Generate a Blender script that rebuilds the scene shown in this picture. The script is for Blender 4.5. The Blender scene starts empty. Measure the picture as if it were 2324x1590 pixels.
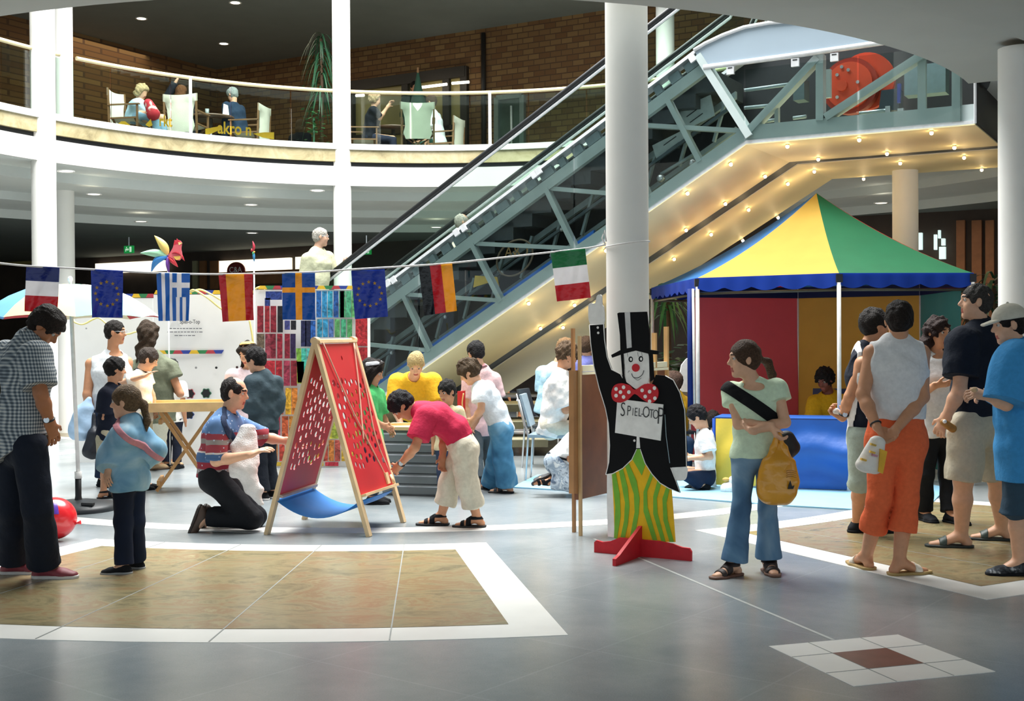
import bpy, math, random
import numpy as np
from math import sin, cos, radians as R_, pi, atan2, sqrt
rnd = random.Random(7)
S = bpy.context.scene
COL = S.collection

# ---------------------------------------------------------------- camera (lens, height, tilt, roll)
FPX, CAMH, ROLL, YH = 2800.0, 1.45, 0.006, 768.0
PITCH = (795.0 - YH) / FPX
FW = np.array([0, cos(PITCH), -sin(PITCH)])
_u0 = np.array([0, sin(PITCH), cos(PITCH)]); _r0 = np.array([1.0, 0, 0])
RT = _r0 * cos(ROLL) - _u0 * sin(ROLL)
UP = _u0 * cos(ROLL) + _r0 * sin(ROLL)
CAM = np.array([0, 0, CAMH])
from mathutils import Matrix, Vector
cd = bpy.data.cameras.new('camera'); cam = bpy.data.objects.new('camera', cd); COL.objects.link(cam)
cd.sensor_width = 36.0; cd.lens = FPX * 36.0 / 2324.0; cd.clip_end = 200; cd.clip_start = 0.05
cam.matrix_world = Matrix(((RT[0], UP[0], -FW[0], CAM[0]), (RT[1], UP[1], -FW[1], CAM[1]), (RT[2], UP[2], -FW[2], CAM[2]), (0, 0, 0, 1)))
S.camera = cam

# ---------------------------------------------------------------- world, daylight, exposure
S.view_settings.view_transform = 'Standard'; S.view_settings.look = 'None'
S.view_settings.gamma = 1.0; S.view_settings.use_curve_mapping = False
S.view_settings.exposure = 0.0
w = bpy.data.worlds.new('world'); S.world = w; w.use_nodes = True
bg = w.node_tree.nodes['Background']; bg.inputs[0].default_value = (0.80, 0.92, 1.0, 1); bg.inputs[1].default_value = 1.45

def area(name, loc, rot, size, power, col, shape='DISK', size_y=None):
    l = bpy.data.lights.new(name, 'AREA'); l.shape = shape; l.size = size; l.energy = power; l.color = col
    if size_y: l.size_y = size_y
    o = bpy.data.objects.new(name, l); COL.objects.link(o); o.location = loc; o.rotation_euler = rot
    return o
area('atrium_skylight', (-1.1, 14.3, 13.5), (0, 0, 0), 12.8, 7700, (1.0, 0.985, 0.95))
area('cafe_ceiling_light', (-6.5, 24.8, 7.7), (0, 0, R_(-30)), 6, 90, (1.0, 0.85, 0.62), 'RECTANGLE', 2.5)
area('arcade_fill_light', (1.0, 2.2, 3.6), (0, 0, 0), 8, 40, (1.0, 0.95, 0.88), 'RECTANGLE', 3)  # unseen fill lamp, added above the foreground to brighten it
area('shop_ceiling_light', (5.5, 19.5, 3.4), (0, 0, R_(-30)), 5, 40, (1.0, 0.75, 0.5), 'RECTANGLE', 2)

def ray(x, y): return FW + RT * ((x - 1162.0) / FPX) - UP * ((y - 795.0) / FPX)
def P(x, y, Y):                      # the point at distance Y (world y) that stands at this place in the frame
    r = ray(x, y); return CAM + r * (Y / r[1])
def G(x, y, z=0.0):                  # the point on the level z
    r = ray(x, y); return CAM + r * ((z - CAMH) / r[2])
def PLN(x, y, p0, n):                # the point on the plane through p0 with normal n
    r = ray(x, y); return CAM + r * (np.dot(np.asarray(p0) - CAM, n) / np.dot(r, n))
def proj(p):
    d = np.asarray(p) - CAM; z = d @ FW
    return 1162 + FPX * (d @ RT) / z, 795 - FPX * (d @ UP) / z

# ---------------------------------------------------------------- materials
def lin(h):
    if not isinstance(h, str): return tuple(h)
    h = h.lstrip('#'); o = []
    for i in (0, 2, 4):
        c = int(h[i:i + 2], 16) / 255.0
        o.append(c / 12.92 if c <= 0.04045 else ((c + 0.055) / 1.055) ** 2.4)
    return tuple(o)
MATS = {}
def mat(hexc, rough=0.6, metal=0.0, ns=18.0, na=0.08, bump=0.0, bs=60.0, emit=0.0, coat=0.0, spec=0.5, trans=0.0):
    key = (hexc, rough, metal, ns, na, bump, bs, emit, coat, spec, trans)
    if key in MATS: return MATS[key]
    m = bpy.data.materials.new('material_' + str(len(MATS))); m.use_nodes = True
    nt = m.node_tree; b = nt.nodes['Principled BSDF']; c = lin(hexc)
    tc = nt.nodes.new('ShaderNodeTexCoord'); n = nt.nodes.new('ShaderNodeTexNoise')
    n.inputs['Scale'].default_value = ns; n.inputs['Detail'].default_value = 4
    nt.links.new(tc.outputs['Object'], n.inputs['Vector'])
    r = nt.nodes.new('ShaderNodeValToRGB'); r.color_ramp.elements[0].position = 0.3; r.color_ramp.elements[1].position = 0.7
    r.color_ramp.elements[0].color = tuple(max(0, x * (1 - na)) for x in c) + (1,)
    r.color_ramp.elements[1].color = tuple(min(1, x * (1 + na)) for x in c) + (1,)
    nt.links.new(n.outputs['Fac'], r.inputs['Fac']); nt.links.new(r.outputs['Color'], b.inputs['Base Color'])
    b.inputs['Roughness'].default_value = rough; b.inputs['Metallic'].default_value = metal
    b.inputs['Specular IOR Level'].default_value = spec
    if coat: b.inputs['Coat Weight'].default_value = coat; b.inputs['Coat Roughness'].default_value = 0.1
    if trans: b.inputs['Transmission Weight'].default_value = trans
    if emit:
        b.inputs['Emission Color'].default_value = c + (1,); b.inputs['Emission Strength'].default_value = emit
    if bump:
        n2 = nt.nodes.new('ShaderNodeTexNoise'); n2.inputs['Scale'].default_value = bs; n2.inputs['Detail'].default_value = 3
        nt.links.new(tc.outputs['Object'], n2.inputs['Vector'])
        bp = nt.nodes.new('ShaderNodeBump'); bp.inputs['Strength'].default_value = bump; bp.inputs['Distance'].default_value = 0.02
        nt.links.new(n2.outputs['Fac'], bp.inputs['Height']); nt.links.new(bp.outputs['Normal'], b.inputs['Normal'])
    MATS[key] = m; return m
def cloth(h, **k): return mat(h, 0.85, 0, 40, 0.07, k.get('bump', 0.25), k.get('bs', 34), spec=0.25)
def skin(h): return mat(h, 0.5, 0, 30, 0.06, 0.05, 200, spec=0.4)
def glass_mat(tint='#dfeee8', fac=0.10, name='glass', ior=1.35):
    key = ('glass', tint, fac, ior)
    if key in MATS: return MATS[key]
    m = bpy.data.materials.new(name); m.use_nodes = True; nt = m.node_tree; nt.nodes.clear()
    o = nt.nodes.new('ShaderNodeOutputMaterial'); mix = nt.nodes.new('ShaderNodeMixShader'); t = nt.nodes.new('ShaderNodeBsdfTransparent')
    g = nt.nodes.new('ShaderNodeBsdfGlossy'); g.inputs['Roughness'].default_value = 0.02
    f = nt.nodes.new('ShaderNodeFresnel'); f.inputs['IOR'].default_value = ior
    a = nt.nodes.new('ShaderNodeMath'); a.operation = 'MULTIPLY_ADD'; a.inputs[1].default_value = 0.8; a.inputs[2].default_value = fac * 0.3
    t.inputs[0].default_value = lin(tint) + (1,)
    nt.links.new(f.outputs[0], a.inputs[0]); nt.links.new(a.outputs[0], mix.inputs[0])
    nt.links.new(t.outputs[0], mix.inputs[1]); nt.links.new(g.outputs[0], mix.inputs[2]); nt.links.new(mix.outputs[0], o.inputs[0])
    MATS[key] = m; return m
def tex_mat(key, build, rough=0.6, spec=0.4):
    """build(nt, coord) -> colour socket"""
    if key in MATS: return MATS[key]
    m = bpy.data.materials.new('material_' + key); m.use_nodes = True; nt = m.node_tree; b = nt.nodes['Principled BSDF']
    tc = nt.nodes.new('ShaderNodeTexCoord'); nt.links.new(build(nt, tc.outputs['Object']), b.inputs['Base Color'])
    b.inputs['Roughness'].default_value = rough; b.inputs['Specular IOR Level'].default_value = spec
    MATS[key] = m; return m
def nd(nt, typ, **kw):
    n = nt.nodes.new(typ)
    for k, v in kw.items():
        if k in n.inputs: n.inputs[k].default_value = v
        else: setattr(n, k, v)
    return n
def ramp(nt, fac, stops, interp='LINEAR'):
    r = nt.nodes.new('ShaderNodeValToRGB'); r.color_ramp.interpolation = interp
    e = r.color_ramp.elements
    while len(e) > 1: e.remove(e[-1])
    e[0].position = stops[0][0]; e[0].color = lin(stops[0][1]) + (1,)
    for p, c in stops[1:]:
        q = e.new(p); q.color = lin(c) + (1,)
    nt.links.new(fac, r.inputs['Fac']); return r.outputs['Color']

# ---------------------------------------------------------------- objects
def wloc(o):
    v = Vector((0, 0, 0))
    while o is not None: v = v + o.location; o = o.parent
    return np.array(v)
def tag(o, label=None, cat=None, group=None, kind=None):
    if label: o['label'] = label
    if cat: o['category'] = cat
    if group: o['group'] = group
    if kind: o['kind'] = kind
    return o
def thing(name, label, cat, loc=(0, 0, 0), group=None):
    o = bpy.data.objects.new(name, None); COL.objects.link(o); o.location = tuple(float(x) for x in loc); o.empty_display_size = 0.1
    return tag(o, label, cat, group)
def mk(name, V, F, mats, parent=None, fm=None, smooth=False, origin=None):
    V = np.asarray(V, dtype=float)
    if parent is not None: og = wloc(parent)
    elif origin is not None: og = np.asarray(origin, dtype=float)
    else:
        lo, hi = V.min(0), V.max(0); og = np.array([(lo[0] + hi[0]) / 2, (lo[1] + hi[1]) / 2, lo[2]])
    me = bpy.data.meshes.new(name)
    if isinstance(F, np.ndarray):
        nf = len(F); k = F.shape[1]; W = (V - og).astype(np.float32)
        me.vertices.add(len(W)); me.vertices.foreach_set('co', W.ravel())
        me.loops.add(nf * k); me.loops.foreach_set('vertex_index', F.astype(np.int32).ravel())
        me.polygons.add(nf); me.polygons.foreach_set('loop_start', np.arange(0, nf * k, k, dtype=np.int32))
        me.update(calc_edges=True)
    else:
        me.from_pydata((V - og).tolist(), [], F)
    if not isinstance(mats, (list, tuple)): mats = [mats]
    for m in mats: me.materials.append(m)
    if fm is not None: me.polygons.foreach_set('material_index', np.asarray(fm, dtype=np.int32))
    if smooth is True: me.polygons.foreach_set('use_smooth', np.ones(len(me.polygons), dtype=bool))
    elif smooth: me.polygons.foreach_set('use_smooth', np.asarray(smooth, dtype=bool))
    me.update()
    o = bpy.data.objects.new(name, me); COL.objects.link(o)
    if parent is not None: o.parent = parent
    else: o.location = tuple(og)
    return o
def unit(v):
    v = np.asarray(v, float); n = np.linalg.norm(v); return v / n if n > 1e-9 else v
def frame(d, up=(0, 0, 1)):
    d = unit(d); up = np.asarray(up, float)
    if abs(np.dot(d, unit(up))) > 0.98: up = np.array([0, 1.0, 0]) if abs(d[1]) < 0.9 else np.array([1.0, 0, 0])
    s = unit(np.cross(d, up)); u = np.cross(s, d); return d, s, u
class MB:
    def __init__(self): self.V = []; self.F = []; self.M = []; self.Sm = []
    def add(self, V, F, m=0, sm=False):
        o = len(self.V); self.V += [tuple(v) for v in V]
        for f in F: self.F.append(tuple(i + o for i in f)); self.M.append(m); self.Sm.append(sm)
        return self
    def box(self, c, size, ax=None, m=0):
        c = np.asarray(c, float); X, Y, Z = ax if ax is not None else np.eye(3)
        X, Y, Z = np.asarray(X) * size[0] / 2, np.asarray(Y) * size[1] / 2, np.asarray(Z) * size[2] / 2
        V = [c + a * X + b * Y + d * Z for a in (-1, 1) for b in (-1, 1) for d in (-1, 1)]
        return self.add(V, [(0, 1, 3, 2), (4, 6, 7, 5), (0, 4, 5, 1), (2, 3, 7, 6), (0, 2, 6, 4), (1, 5, 7, 3)], m)
    def beam(self, a, b, w, h, up=(0, 0, 1), m=0):
        a, b = np.asarray(a, float), np.asarray(b, float); d, s, u = frame(b - a, up)
        return self.box((a + b) / 2, (np.linalg.norm(b - a), w, h), (d, s, u), m)
    def tube(self, pts, r, n=8, m=0, cap=True, closed=False):
        pts = [np.asarray(p, float) for p in pts]; V = []; N = len(pts); u = None
        for i, p in enumerate(pts):
            d = pts[(i + 1) % N] - pts[i - 1] if closed else pts[min(i + 1, N - 1)] - pts[max(i - 1, 0)]
            d = unit(d)
            if u is None: _, s, u = frame(d)
            u = unit(u - d * np.dot(u, d)); s = np.cross(d, u)
            rr = r[i] if isinstance(r, (list, tuple)) else r
            for k in range(n):
                a = 2 * pi * k / n; V.append(p + (s * cos(a) + u * sin(a)) * rr)
        F = []
        for i in range(N if closed else N - 1):
            for k in range(n):
                j = (i + 1) % N; F.append((i * n + k, i * n + (k + 1) % n, j * n + (k + 1) % n, j * n + k))
        self.add(V, F, m, True)
        if cap and not closed:
            o = len(self.V) - len(V)
            self.F.append(tuple(o + k for k in range(n))[::-1]); self.M.append(m); self.Sm.append(False)
            self.F.append(tuple(o + (N - 1) * n + k for k in range(n))); self.M.append(m); self.Sm.append(False)
        return self
    def prism(self, pts, vec, m=0, ms=None):
        pts = [np.asarray(p, float) for p in pts]; vec = np.asarray(vec, float); n = len(pts)
        V = pts + [p + vec for p in pts]
        self.add(V, [tuple(range(n)), tuple(range(2 * n - 1, n - 1, -1))], m)
        o = len(self.V) - 2 * n
        for i in range(n):
            self.F.append((o + i, o + n + i, o + n + (i + 1) % n, o + (i + 1) % n)); self.M.append(m if ms is None else ms); self.Sm.append(False)
        return self
    def quad(self, a, b, c, d, m=0): return self.add([a, b, c, d], [(0, 1, 2, 3)], m)
    def lathe(self, prof, c, a0=0, a1=360, n=32, m=0, sm=True, closedprof=False):
        """profile (r, z) turned about the vertical through c; angle 0 points to -y, positive towards +x"""
        full = abs(a1 - a0) >= 359.99; N = n if full else n + 1; V = []; K = len(prof)
        for i in range(N):
            a = R_(a0 + (a1 - a0) * i / n)
            for r, z in prof: V.append((c[0] + r * sin(a), c[1] - r * cos(a), c[2] + z))
        F = []
        for i in range(n):
            j = (i + 1) % N
            for k in range(K if closedprof else K - 1):
                q = (k + 1) % K; F.append((i * K + k, j * K + k, j * K + q, i * K + q))
        self.add(V, F, m, sm)
        if closedprof and not full:
            o = len(self.V) - len(V)
            self.F.append(tuple(o + k for k in range(K))); self.M.append(m); self.Sm.append(False)
            self.F.append(tuple(o + (N - 1) * K + k for k in range(K))[::-1]); self.M.append(m); self.Sm.append(False)
        return self
    def ell(self, c, rad, ax=None, n=16, k=10, m=0):
        c = np.asarray(c, float); A = np.eye(3) if ax is None else np.asarray(ax); V = []; rad = (rad,) * 3 if np.isscalar(rad) else rad
        for j in range(k + 1):
            t = pi * j / k
            for i in range(n):
                p = 2 * pi * i / n; V.append(c + A[0] * rad[0] * sin(t) * cos(p) + A[1] * rad[1] * sin(t) * sin(p) + A[2] * rad[2] * cos(t))
        F = [(j * n + i, (j + 1) * n + i, (j + 1) * n + (i + 1) % n, j * n + (i + 1) % n) for j in range(k) for i in range(n)]
        return self.add(V, F, m, True)
    def build(self, name, mats=None, parent=None, origin=None):
        mats = mats or WHITE
        return mk(name, self.V, self.F, mats, parent, self.M, self.Sm, origin)
def struct(o, label=None):
    o['kind'] = 'structure'
    if label: o['label'] = label
    return o
def cyl(name, a, b, r, m, parent=None, n=16): return MB().tube([a, b], r, n).build(name, m, parent)
def spline(pts, n=8, closed=False):
    pts = [np.asarray(p, float) for p in pts]; out = []; N = len(pts)
    for i in range(N if closed else N - 1):
        p0 = pts[(i - 1) % N] if closed or i > 0 else 2 * pts[0] - pts[1]
        p1, p2 = pts[i], pts[(i + 1) % N]
        p3 = pts[(i + 2) % N] if closed or i + 2 < N else 2 * pts[-1] - pts[-2]
        for k in range(n):
            t = k / n
            out.append(0.5 * ((2 * p1) + (p2 - p0) * t + (2 * p0 - 5 * p1 + 4 * p2 - p3) * t * t + (3 * p1 - p0 - 3 * p2 + p3) * t ** 3))
    if not closed: out.append(pts[-1])
    return out
def text(name, s, p0, xdir, zdir, h, m, parent=None, width=None, depth=0.002, bold=0.0, sx=1.0):
    """lettering as a mesh: baseline start p0, running along xdir, capital height h"""
    cu = bpy.data.curves.new(name, 'FONT'); cu.body = s; cu.size = 1.0; cu.extrude = 0.0; cu.offset = bold; cu.resolution_u = 4
    t = bpy.data.objects.new(name, cu); COL.objects.link(t); dg = bpy.context.evaluated_depsgraph_get(); dg.update()
    me = bpy.data.meshes.new_from_object(t.evaluated_get(dg)); bpy.data.objects.remove(t); bpy.data.curves.remove(cu)
    V = np.array([v.co[:] for v in me.vertices]); F = [tuple(p.vertices) for p in me.polygons]; bpy.data.meshes.remove(me)
    V[:, 0] -= V[:, 0].min(); sc = h / 0.7
    kx = sc * sx if width is None else width / max(1e-6, V[:, 0].max())
    X, Z = unit(xdir), unit(zdir); nn = np.cross(X, Z)
    W = np.asarray(p0) + np.outer(V[:, 0] * kx, X) + np.outer(V[:, 1] * sc, Z)
    n = len(W); W2 = np.vstack([W + nn * depth, W])
    from collections import Counter
    ed = Counter()
    for f in F:
        for i in range(len(f)): ed[(f[i], f[(i + 1) % len(f)])] += 1
    F2 = [f for f in F] + [tuple(i + n for i in f)[::-1] for f in F] + [(b, a, a + n, b + n) for (a, b) in ed if (b, a) not in ed]
    return mk(name, W2, F2, m, parent)
def fabric(h, tr=0.35):
    key = ('fabric', h, tr)
    if key in MATS: return MATS[key]
    m = mat(h, 0.65, 0, 3.3, 0.05, 0.12, 6.1, spec=0.3).copy(); nt = m.node_tree; b = nt.nodes['Principled BSDF']; o = nt.nodes['Material Output']
    t = nt.nodes.new('ShaderNodeBsdfTranslucent'); mx = nt.nodes.new('ShaderNodeMixShader'); mx.inputs[0].default_value = tr
    nt.links.new(b.inputs['Base Color'].links[0].from_socket, t.inputs[0]); nt.links.new(b.outputs[0], mx.inputs[1]); nt.links.new(t.outputs[0], mx.inputs[2]); nt.links.new(mx.outputs[0], o.inputs[0])
    MATS[key] = m; return m
WHITE = mat('#f2f1ee', 0.55); BLACK = mat('#15171a', 0.5); SILVER = mat('#c9cdd0', 0.3, 0.9); WOOD = mat('#d8b483', 0.55, ns=6, na=0.14)
# ================================================================ the setting
AC = np.array([-1.12, 14.34, 0.0])                       # middle of the round atrium
def pol(r, a, z=0.0): return np.array([AC[0] + r * sin(R_(a)), AC[1] - r * cos(R_(a)), z])
HA = R_(29.9); U = np.array([cos(HA), -sin(HA), 0]); W_ = np.array([sin(HA), cos(HA), 0]); Z = np.array([0, 0, 1.0])
def floor_col(nt, co):
    n = nd(nt, 'ShaderNodeTexNoise', Scale=1.3, Detail=6, Roughness=0.65); nt.links.new(co, n.inputs['Vector'])
    v = nd(nt, 'ShaderNodeTexNoise', Scale=140, Detail=2); nt.links.new(co, v.inputs['Vector'])
    a = nd(nt, 'ShaderNodeMath', operation='MULTIPLY_ADD'); a.inputs[1].default_value = 0.35
    nt.links.new(v.outputs['Fac'], a.inputs[0]); nt.links.new(n.outputs['Fac'], a.inputs[2])
    c = ramp(nt, a.outputs[0], [(0.35, '#6f7c82'), (0.62, '#868f93'), (0.85, '#989ea0')])
    mp = nd(nt, 'ShaderNodeMapping'); mp.inputs['Rotation'].default_value = (0, 0, R_(38)); nt.links.new(co, mp.inputs['Vector'])
    b = nd(nt, 'ShaderNodeTexBrick', Scale=1.0, offset=0.0); b.inputs['Brick Width'].default_value = 0.9; b.inputs['Row Height'].default_value = 0.9
    b.inputs['Mortar Size'].default_value = 0.006; b.inputs['Color1'].default_value = (1, 1, 1, 1); b.inputs['Color2'].default_value = (0.93, 0.93, 0.93, 1); b.inputs['Mortar'].default_value = (1.16, 1.16, 1.14, 1)
    nt.links.new(mp.outputs[0], b.inputs['Vector'])
    mx = nd(nt, 'ShaderNodeMix', data_type='RGBA', blend_type='MULTIPLY'); mx.inputs['Factor'].default_value = 0.55
    nt.links.new(c, mx.inputs[6]); nt.links.new(b.outputs['Color'], mx.inputs[7]); return mx.outputs[2]
FLOORM = tex_mat('floor', floor_col, 0.25, 0.7)
fl = MB().box((0, 14, -0.05), (60, 50, 0.1)).build('floor', FLOORM); struct(fl, 'grey stone floor')
def stone_col(nt, co):
    mp = nd(nt, 'ShaderNodeMapping'); mp.inputs['Scale'].default_value = (1.0, 1.7, 1); nt.links.new(co, mp.inputs['Vector'])
    n = nd(nt, 'ShaderNodeTexNoise', Scale=2.2, Detail=9, Roughness=0.7, Distortion=1.2); nt.links.new(mp.outputs[0], n.inputs['Vector'])
    return ramp(nt, n.outputs['Fac'], [(0.25, '#57523f'), (0.40, '#787053'), (0.5, '#928664'), (0.58, '#8a7252'), (0.66, '#978c69'), (0.8, '#b0a47c')])
STONE = tex_mat('stone_panel', stone_col, 0.27, 0.5)
TILEW = mat('#dfe0dc', 0.35, ns=3, na=0.05); SEAM = mat('#8d9290', 0.6)
def sector(name, r0, r1, a0, a1, m, z, n=24, th=0.004):
    mb = MB().lathe([(r0, z), (r1, z), (r1, z - th), (r0, z - th)], (AC[0], AC[1], 0), a0, a1, n, sm=False, closedprof=True)
    return struct(mb.build(name, m))
tn = [0]
def trim():
    tn[0] += 1; return 'trim_%d' % tn[0]
struct(sector(trim(), 4.86, 5.11, 0, 360, TILEW, 0.002, 96), 'white stone ring in the floor')
for k in range(8):
    ca = -5.3 + 46.2 * k if k < 2 else -5.3 + 45 * k
    h = 14.75
    s1 = sector(trim(), 5.65, 8.44, ca - h, ca + h, TILEW, 0.002); s1['label'] = 'white stone border of a floor panel'
    e0 = math.degrees(0.25 / 5.9); mb = MB()
    # panel of brown stone inside the border: sides parallel to the border
    V = []; n = 20
    for i in range(n + 1):
        t = i / n
        for r in (5.91, 8.17):
            e = math.degrees(0.25 / r); a = ca - h + e + (2 * h - 2 * e) * t; V.append(pol(r, a, 0.0035))
    mb.add(V, [(2 * i, 2 * i + 1, 2 * i + 3, 2 * i + 2) for i in range(n)])
    struct(mb.build(trim(), STONE), 'brown stone panel in the floor')
    mb = MB()
    for t in (0.2, 0.4, 0.6, 0.8):
        a = ca - h + 2 * h * t; mb.beam(pol(5.66, a, 0.0038), pol(8.43, a, 0.0038), 0.007, 0.001)
    struct(mb.build(trim(), SEAM), 'joints of the floor panel')
for a in (17.4, -28.0):
    c = pol(9.22, a); r_ = unit(pol(5, a) - pol(8, a)); t_ = np.array([-r_[1], r_[0], 0]); q = 0.352
    mb = MB().prism([c + r_ * q * i + t_ * q * j for i, j in ((1, 1), (1, -1), (-1, -1), (-1, 1))], (0, 0, 0.002))
    struct(mb.build(trim(), TILEW), 'white square of tiles in the floor')
    q = 0.142
    mb = MB().prism([c + r_ * q * i + t_ * q * j for i, j in ((1, 1), (1, -1), (-1, -1), (-1, 1))], (0, 0, 0.0035))
    struct(mb.build(trim(), mat('#6e4a40', 0.35, ns=9, na=0.2)), 'red brown tile in the middle of the white square')
    mb = MB()
    for s in (-0.142, 0.142):
        mb.beam(c + r_ * s - t_ * 0.35 + Z * 0.0025, c + r_ * s + t_ * 0.35 + Z * 0.0025, 0.006, 0.001); mb.beam(c + t_ * s - r_ * 0.35 + Z * 0.0025, c + t_ * s + r_ * 0.35 + Z * 0.0025, 0.006, 0.001)
    struct(mb.build(trim(), SEAM), 'joints of the white square')
mb = MB().beam(pol(5.7, 17.4, 0.001), pol(8.86, 17.4, 0.001), 0.02, 0.001); struct(mb.build(trim(), mat('#aeb3b1', 0.5)), 'thin pale line in the floor')

# ---- slabs, ceilings, fascia
CEILW = mat('#c4c6c2', 0.8, ns=2, na=0.03); CEILG = mat('#8b918e', 0.8, ns=2, na=0.04); CEILD = mat('#6f7674', 0.8, ns=2, na=0.04)
c0 = (AC[0], AC[1], 0)
o = MB().lathe([(6.12, 3.75), (6.12, 4.5), (24, 4.5), (24, 3.66), (7.1, 3.66), (7.06, 3.75)], c0, -97, 60, 72, closedprof=True, sm=False).build('ceiling', mat('#a9aca8', 0.8, ns=2, na=0.03)); struct(o, 'pale underside of the near upper floor')
# far side: stepped soffit and flat ceiling
o = MB().lathe([(6.24, 3.98), (7.0, 3.98), (7.0, 3.83), (8.6, 3.83), (8.6, 3.70), (10.0, 3.70), (10.0, 3.55)], c0, 60, 263, 90, sm=False).build('ceiling', mat('#d2d8d6', 0.8, ns=2, na=0.03)); struct(o, 'stepped rings under the balcony')
o = MB().lathe([(10.0, 3.55), (30, 3.55)], c0, 60, 263, 60, sm=False).build('ceiling', CEILD); struct(o, 'dark ceiling of the lower shops')
o = MB().lathe([(6.24, 3.98), (6.2, 3.98), (6.2, 4.30), (6.26, 4.30)], c0, 106, 263, 90, sm=False).build(trim(), mat('#c2c1bd', 0.6, ns=2, na=0.02)); struct(o, 'white curved fascia of the balcony')
o = MB().lathe([(6.26, 4.30), (6.26, 4.375)], c0, 106, 263, 90, sm=False).build(trim(), BLACK); struct(o, 'dark groove above the fascia')
def band_col(nt, co):
    n = nd(nt, 'ShaderNodeTexNoise', Scale=2.4, Detail=8, Roughness=0.7, Distortion=0.8); nt.links.new(co, n.inputs['Vector'])
    return ramp(nt, n.outputs['Fac'], [(0.28, '#756a4c'), (0.45, '#a0946f'), (0.6, '#b4a988'), (0.75, '#9c8656')])
o = MB().lathe([(6.26, 4.375), (6.2, 4.375), (6.2, 4.575), (6.24, 4.575)], c0, 106, 263, 90, sm=False).build(trim(), tex_mat('stone_band', band_col, 0.5)); struct(o, 'veined stone band of the balcony')
o = MB().lathe([(6.23, 4.57), (6.17, 4.575), (6.17, 4.67), (6.55, 4.67), (6.55, 4.57)], c0, 106, 263, 90, sm=False).build(trim(), mat('#c9cac6', 0.5)); struct(o, 'pale stone ledge of the balcony')
o = MB().lathe([(6.5, 4.5), (30, 4.5)], c0, 60, 263, 70, sm=False).build('floor', mat('#77736a', 0.5)); struct(o, 'upper floor of the balcony')
o = MB().lathe([(6.7, 7.8), (6.7, 8.6), (32, 8.6), (32, 7.8)], c0, 0, 360, 96, sm=False, closedprof=True).build('ceiling', mat('#7d8582', 0.8, ns=2, na=0.04)); struct(o, 'grey ceiling over the upper floor')

# ---- walls
def brick_col(nt, co):
    mp = nd(nt, 'ShaderNodeMapping'); mp.inputs['Rotation'].default_value = (R_(90), 0, 0); nt.links.new(co, mp.inputs['Vector'])
    sp = nt.nodes.new('ShaderNodeSeparateXYZ'); nt.links.new(co, sp.inputs[0])
    ad = nd(nt, 'ShaderNodeMath', operation='SUBTRACT'); nt.links.new(sp.outputs[0], ad.inputs[0]); nt.links.new(sp.outputs[1], ad.inputs[1])
    cb = nt.nodes.new('ShaderNodeCombineXYZ'); nt.links.new(ad.outputs[0], cb.inputs[0]); nt.links.new(sp.outputs[2], cb.inputs[1])
    b = nd(nt, 'ShaderNodeTexBrick', Scale=1.0); b.inputs['Brick Width'].default_value = 0.34; b.inputs['Row Height'].default_value = 0.115
    b.inputs['Mortar Size'].default_value = 0.012; b.inputs['Color1'].default_value = lin('#735236') + (1,); b.inputs['Color2'].default_value = lin('#8c6e48') + (1,); b.inputs['Mortar'].default_value = lin('#5d4634') + (1,)
    nt.links.new(cb.outputs[0], b.inputs['Vector'])
    return b.outputs['Color']
BRICK = tex_mat('brick', brick_col, 0.85, 0.2)
WC = np.array([-6.9, 29.0, 0])                           # far corner of the building
def wp(t, z, off=0.0): return WC + U * t + Z * z - W_ * off     # a point on the far wall
def wpx(x, y, off=0.0): return PLN(x, y, WC - W_ * off, W_)
def wall_box(name, t0, t1, z0, z1, m, off=0.0, th=0.3, label=None):
    p = [wp(t0, z0, off), wp(t1, z0, off), wp(t1, z1, off), wp(t0, z1, off)]
    return struct(MB().prism(p, W_ * th).build(name, m), label)
wall_box('wall_back', -0.5, 40, 4.5, 7.8, BRICK, label='brick wall behind the upper cafe')
def lw(d, z): return WC - W_ * d + Z * z
o = MB().prism([lw(-0.5, 4.5), lw(26, 4.5), lw(26, 7.8), lw(-0.5, 7.8)], -U * 0.3).build('wall_left', BRICK); struct(o, 'brick wall left of the upper cafe')
DARKW = mat('#3b3029', 0.7, ns=3, na=0.2)
wall_box('wall_back', -8, 40, 0, 3.6, DARKW, label='dark shop fronts at the back')
o = MB().prism([lw(-0.5, 0) - U * 8, lw(26, 0) - U * 8, lw(26, 3.6) - U * 8, lw(-0.5, 3.6) - U * 8], -U * 0.3).build('wall_left', mat('#8f7f52', 0.8, ns=4, na=0.15)); struct(o, 'tan wall at the left of the lower floor')
# shop fronts: lit sign boxes, brown fascia, posts
LIT = mat('#fff3d6', 0.5, emit=1.5); BROWN = mat('#7b5330', 0.6, ns=5, na=0.15)
def px_panel(name, x0, y0, x1, y1, m, label, cat, off=0.11, th=0.1, group=None):
    th = min(th, off - 0.01); a, b = wpx(x0, y0, off), wpx(x1, y1, off)
    ta, tb = np.dot(a - WC, U), np.dot(b - WC, U)
    p = [wp(ta, b[2], off), wp(tb, b[2], off), wp(tb, a[2], off), wp(ta, a[2], off)]
    return tag(MB().prism(p, W_ * th).build(name, m), label, cat, group)
px_panel('lit_sign_box', 497, 592, 657, 616, LIT, 'long lit cream sign box with a dark red oval logo', 'sign')
px_panel('lit_sign_box', 216, 598, 372, 614, LIT, 'lit cream sign box behind the rooster pinwheel', 'sign')
px_panel('lit_sign_box', 670, 583, 745, 618, LIT, 'lit cream sign box behind the man on the moving stair', 'sign')
px_panel('shop_fascia_board', 497, 618, 700, 640, BROWN, 'brown board under the long lit sign box', 'board', off=0.14, th=0.1)
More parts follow.
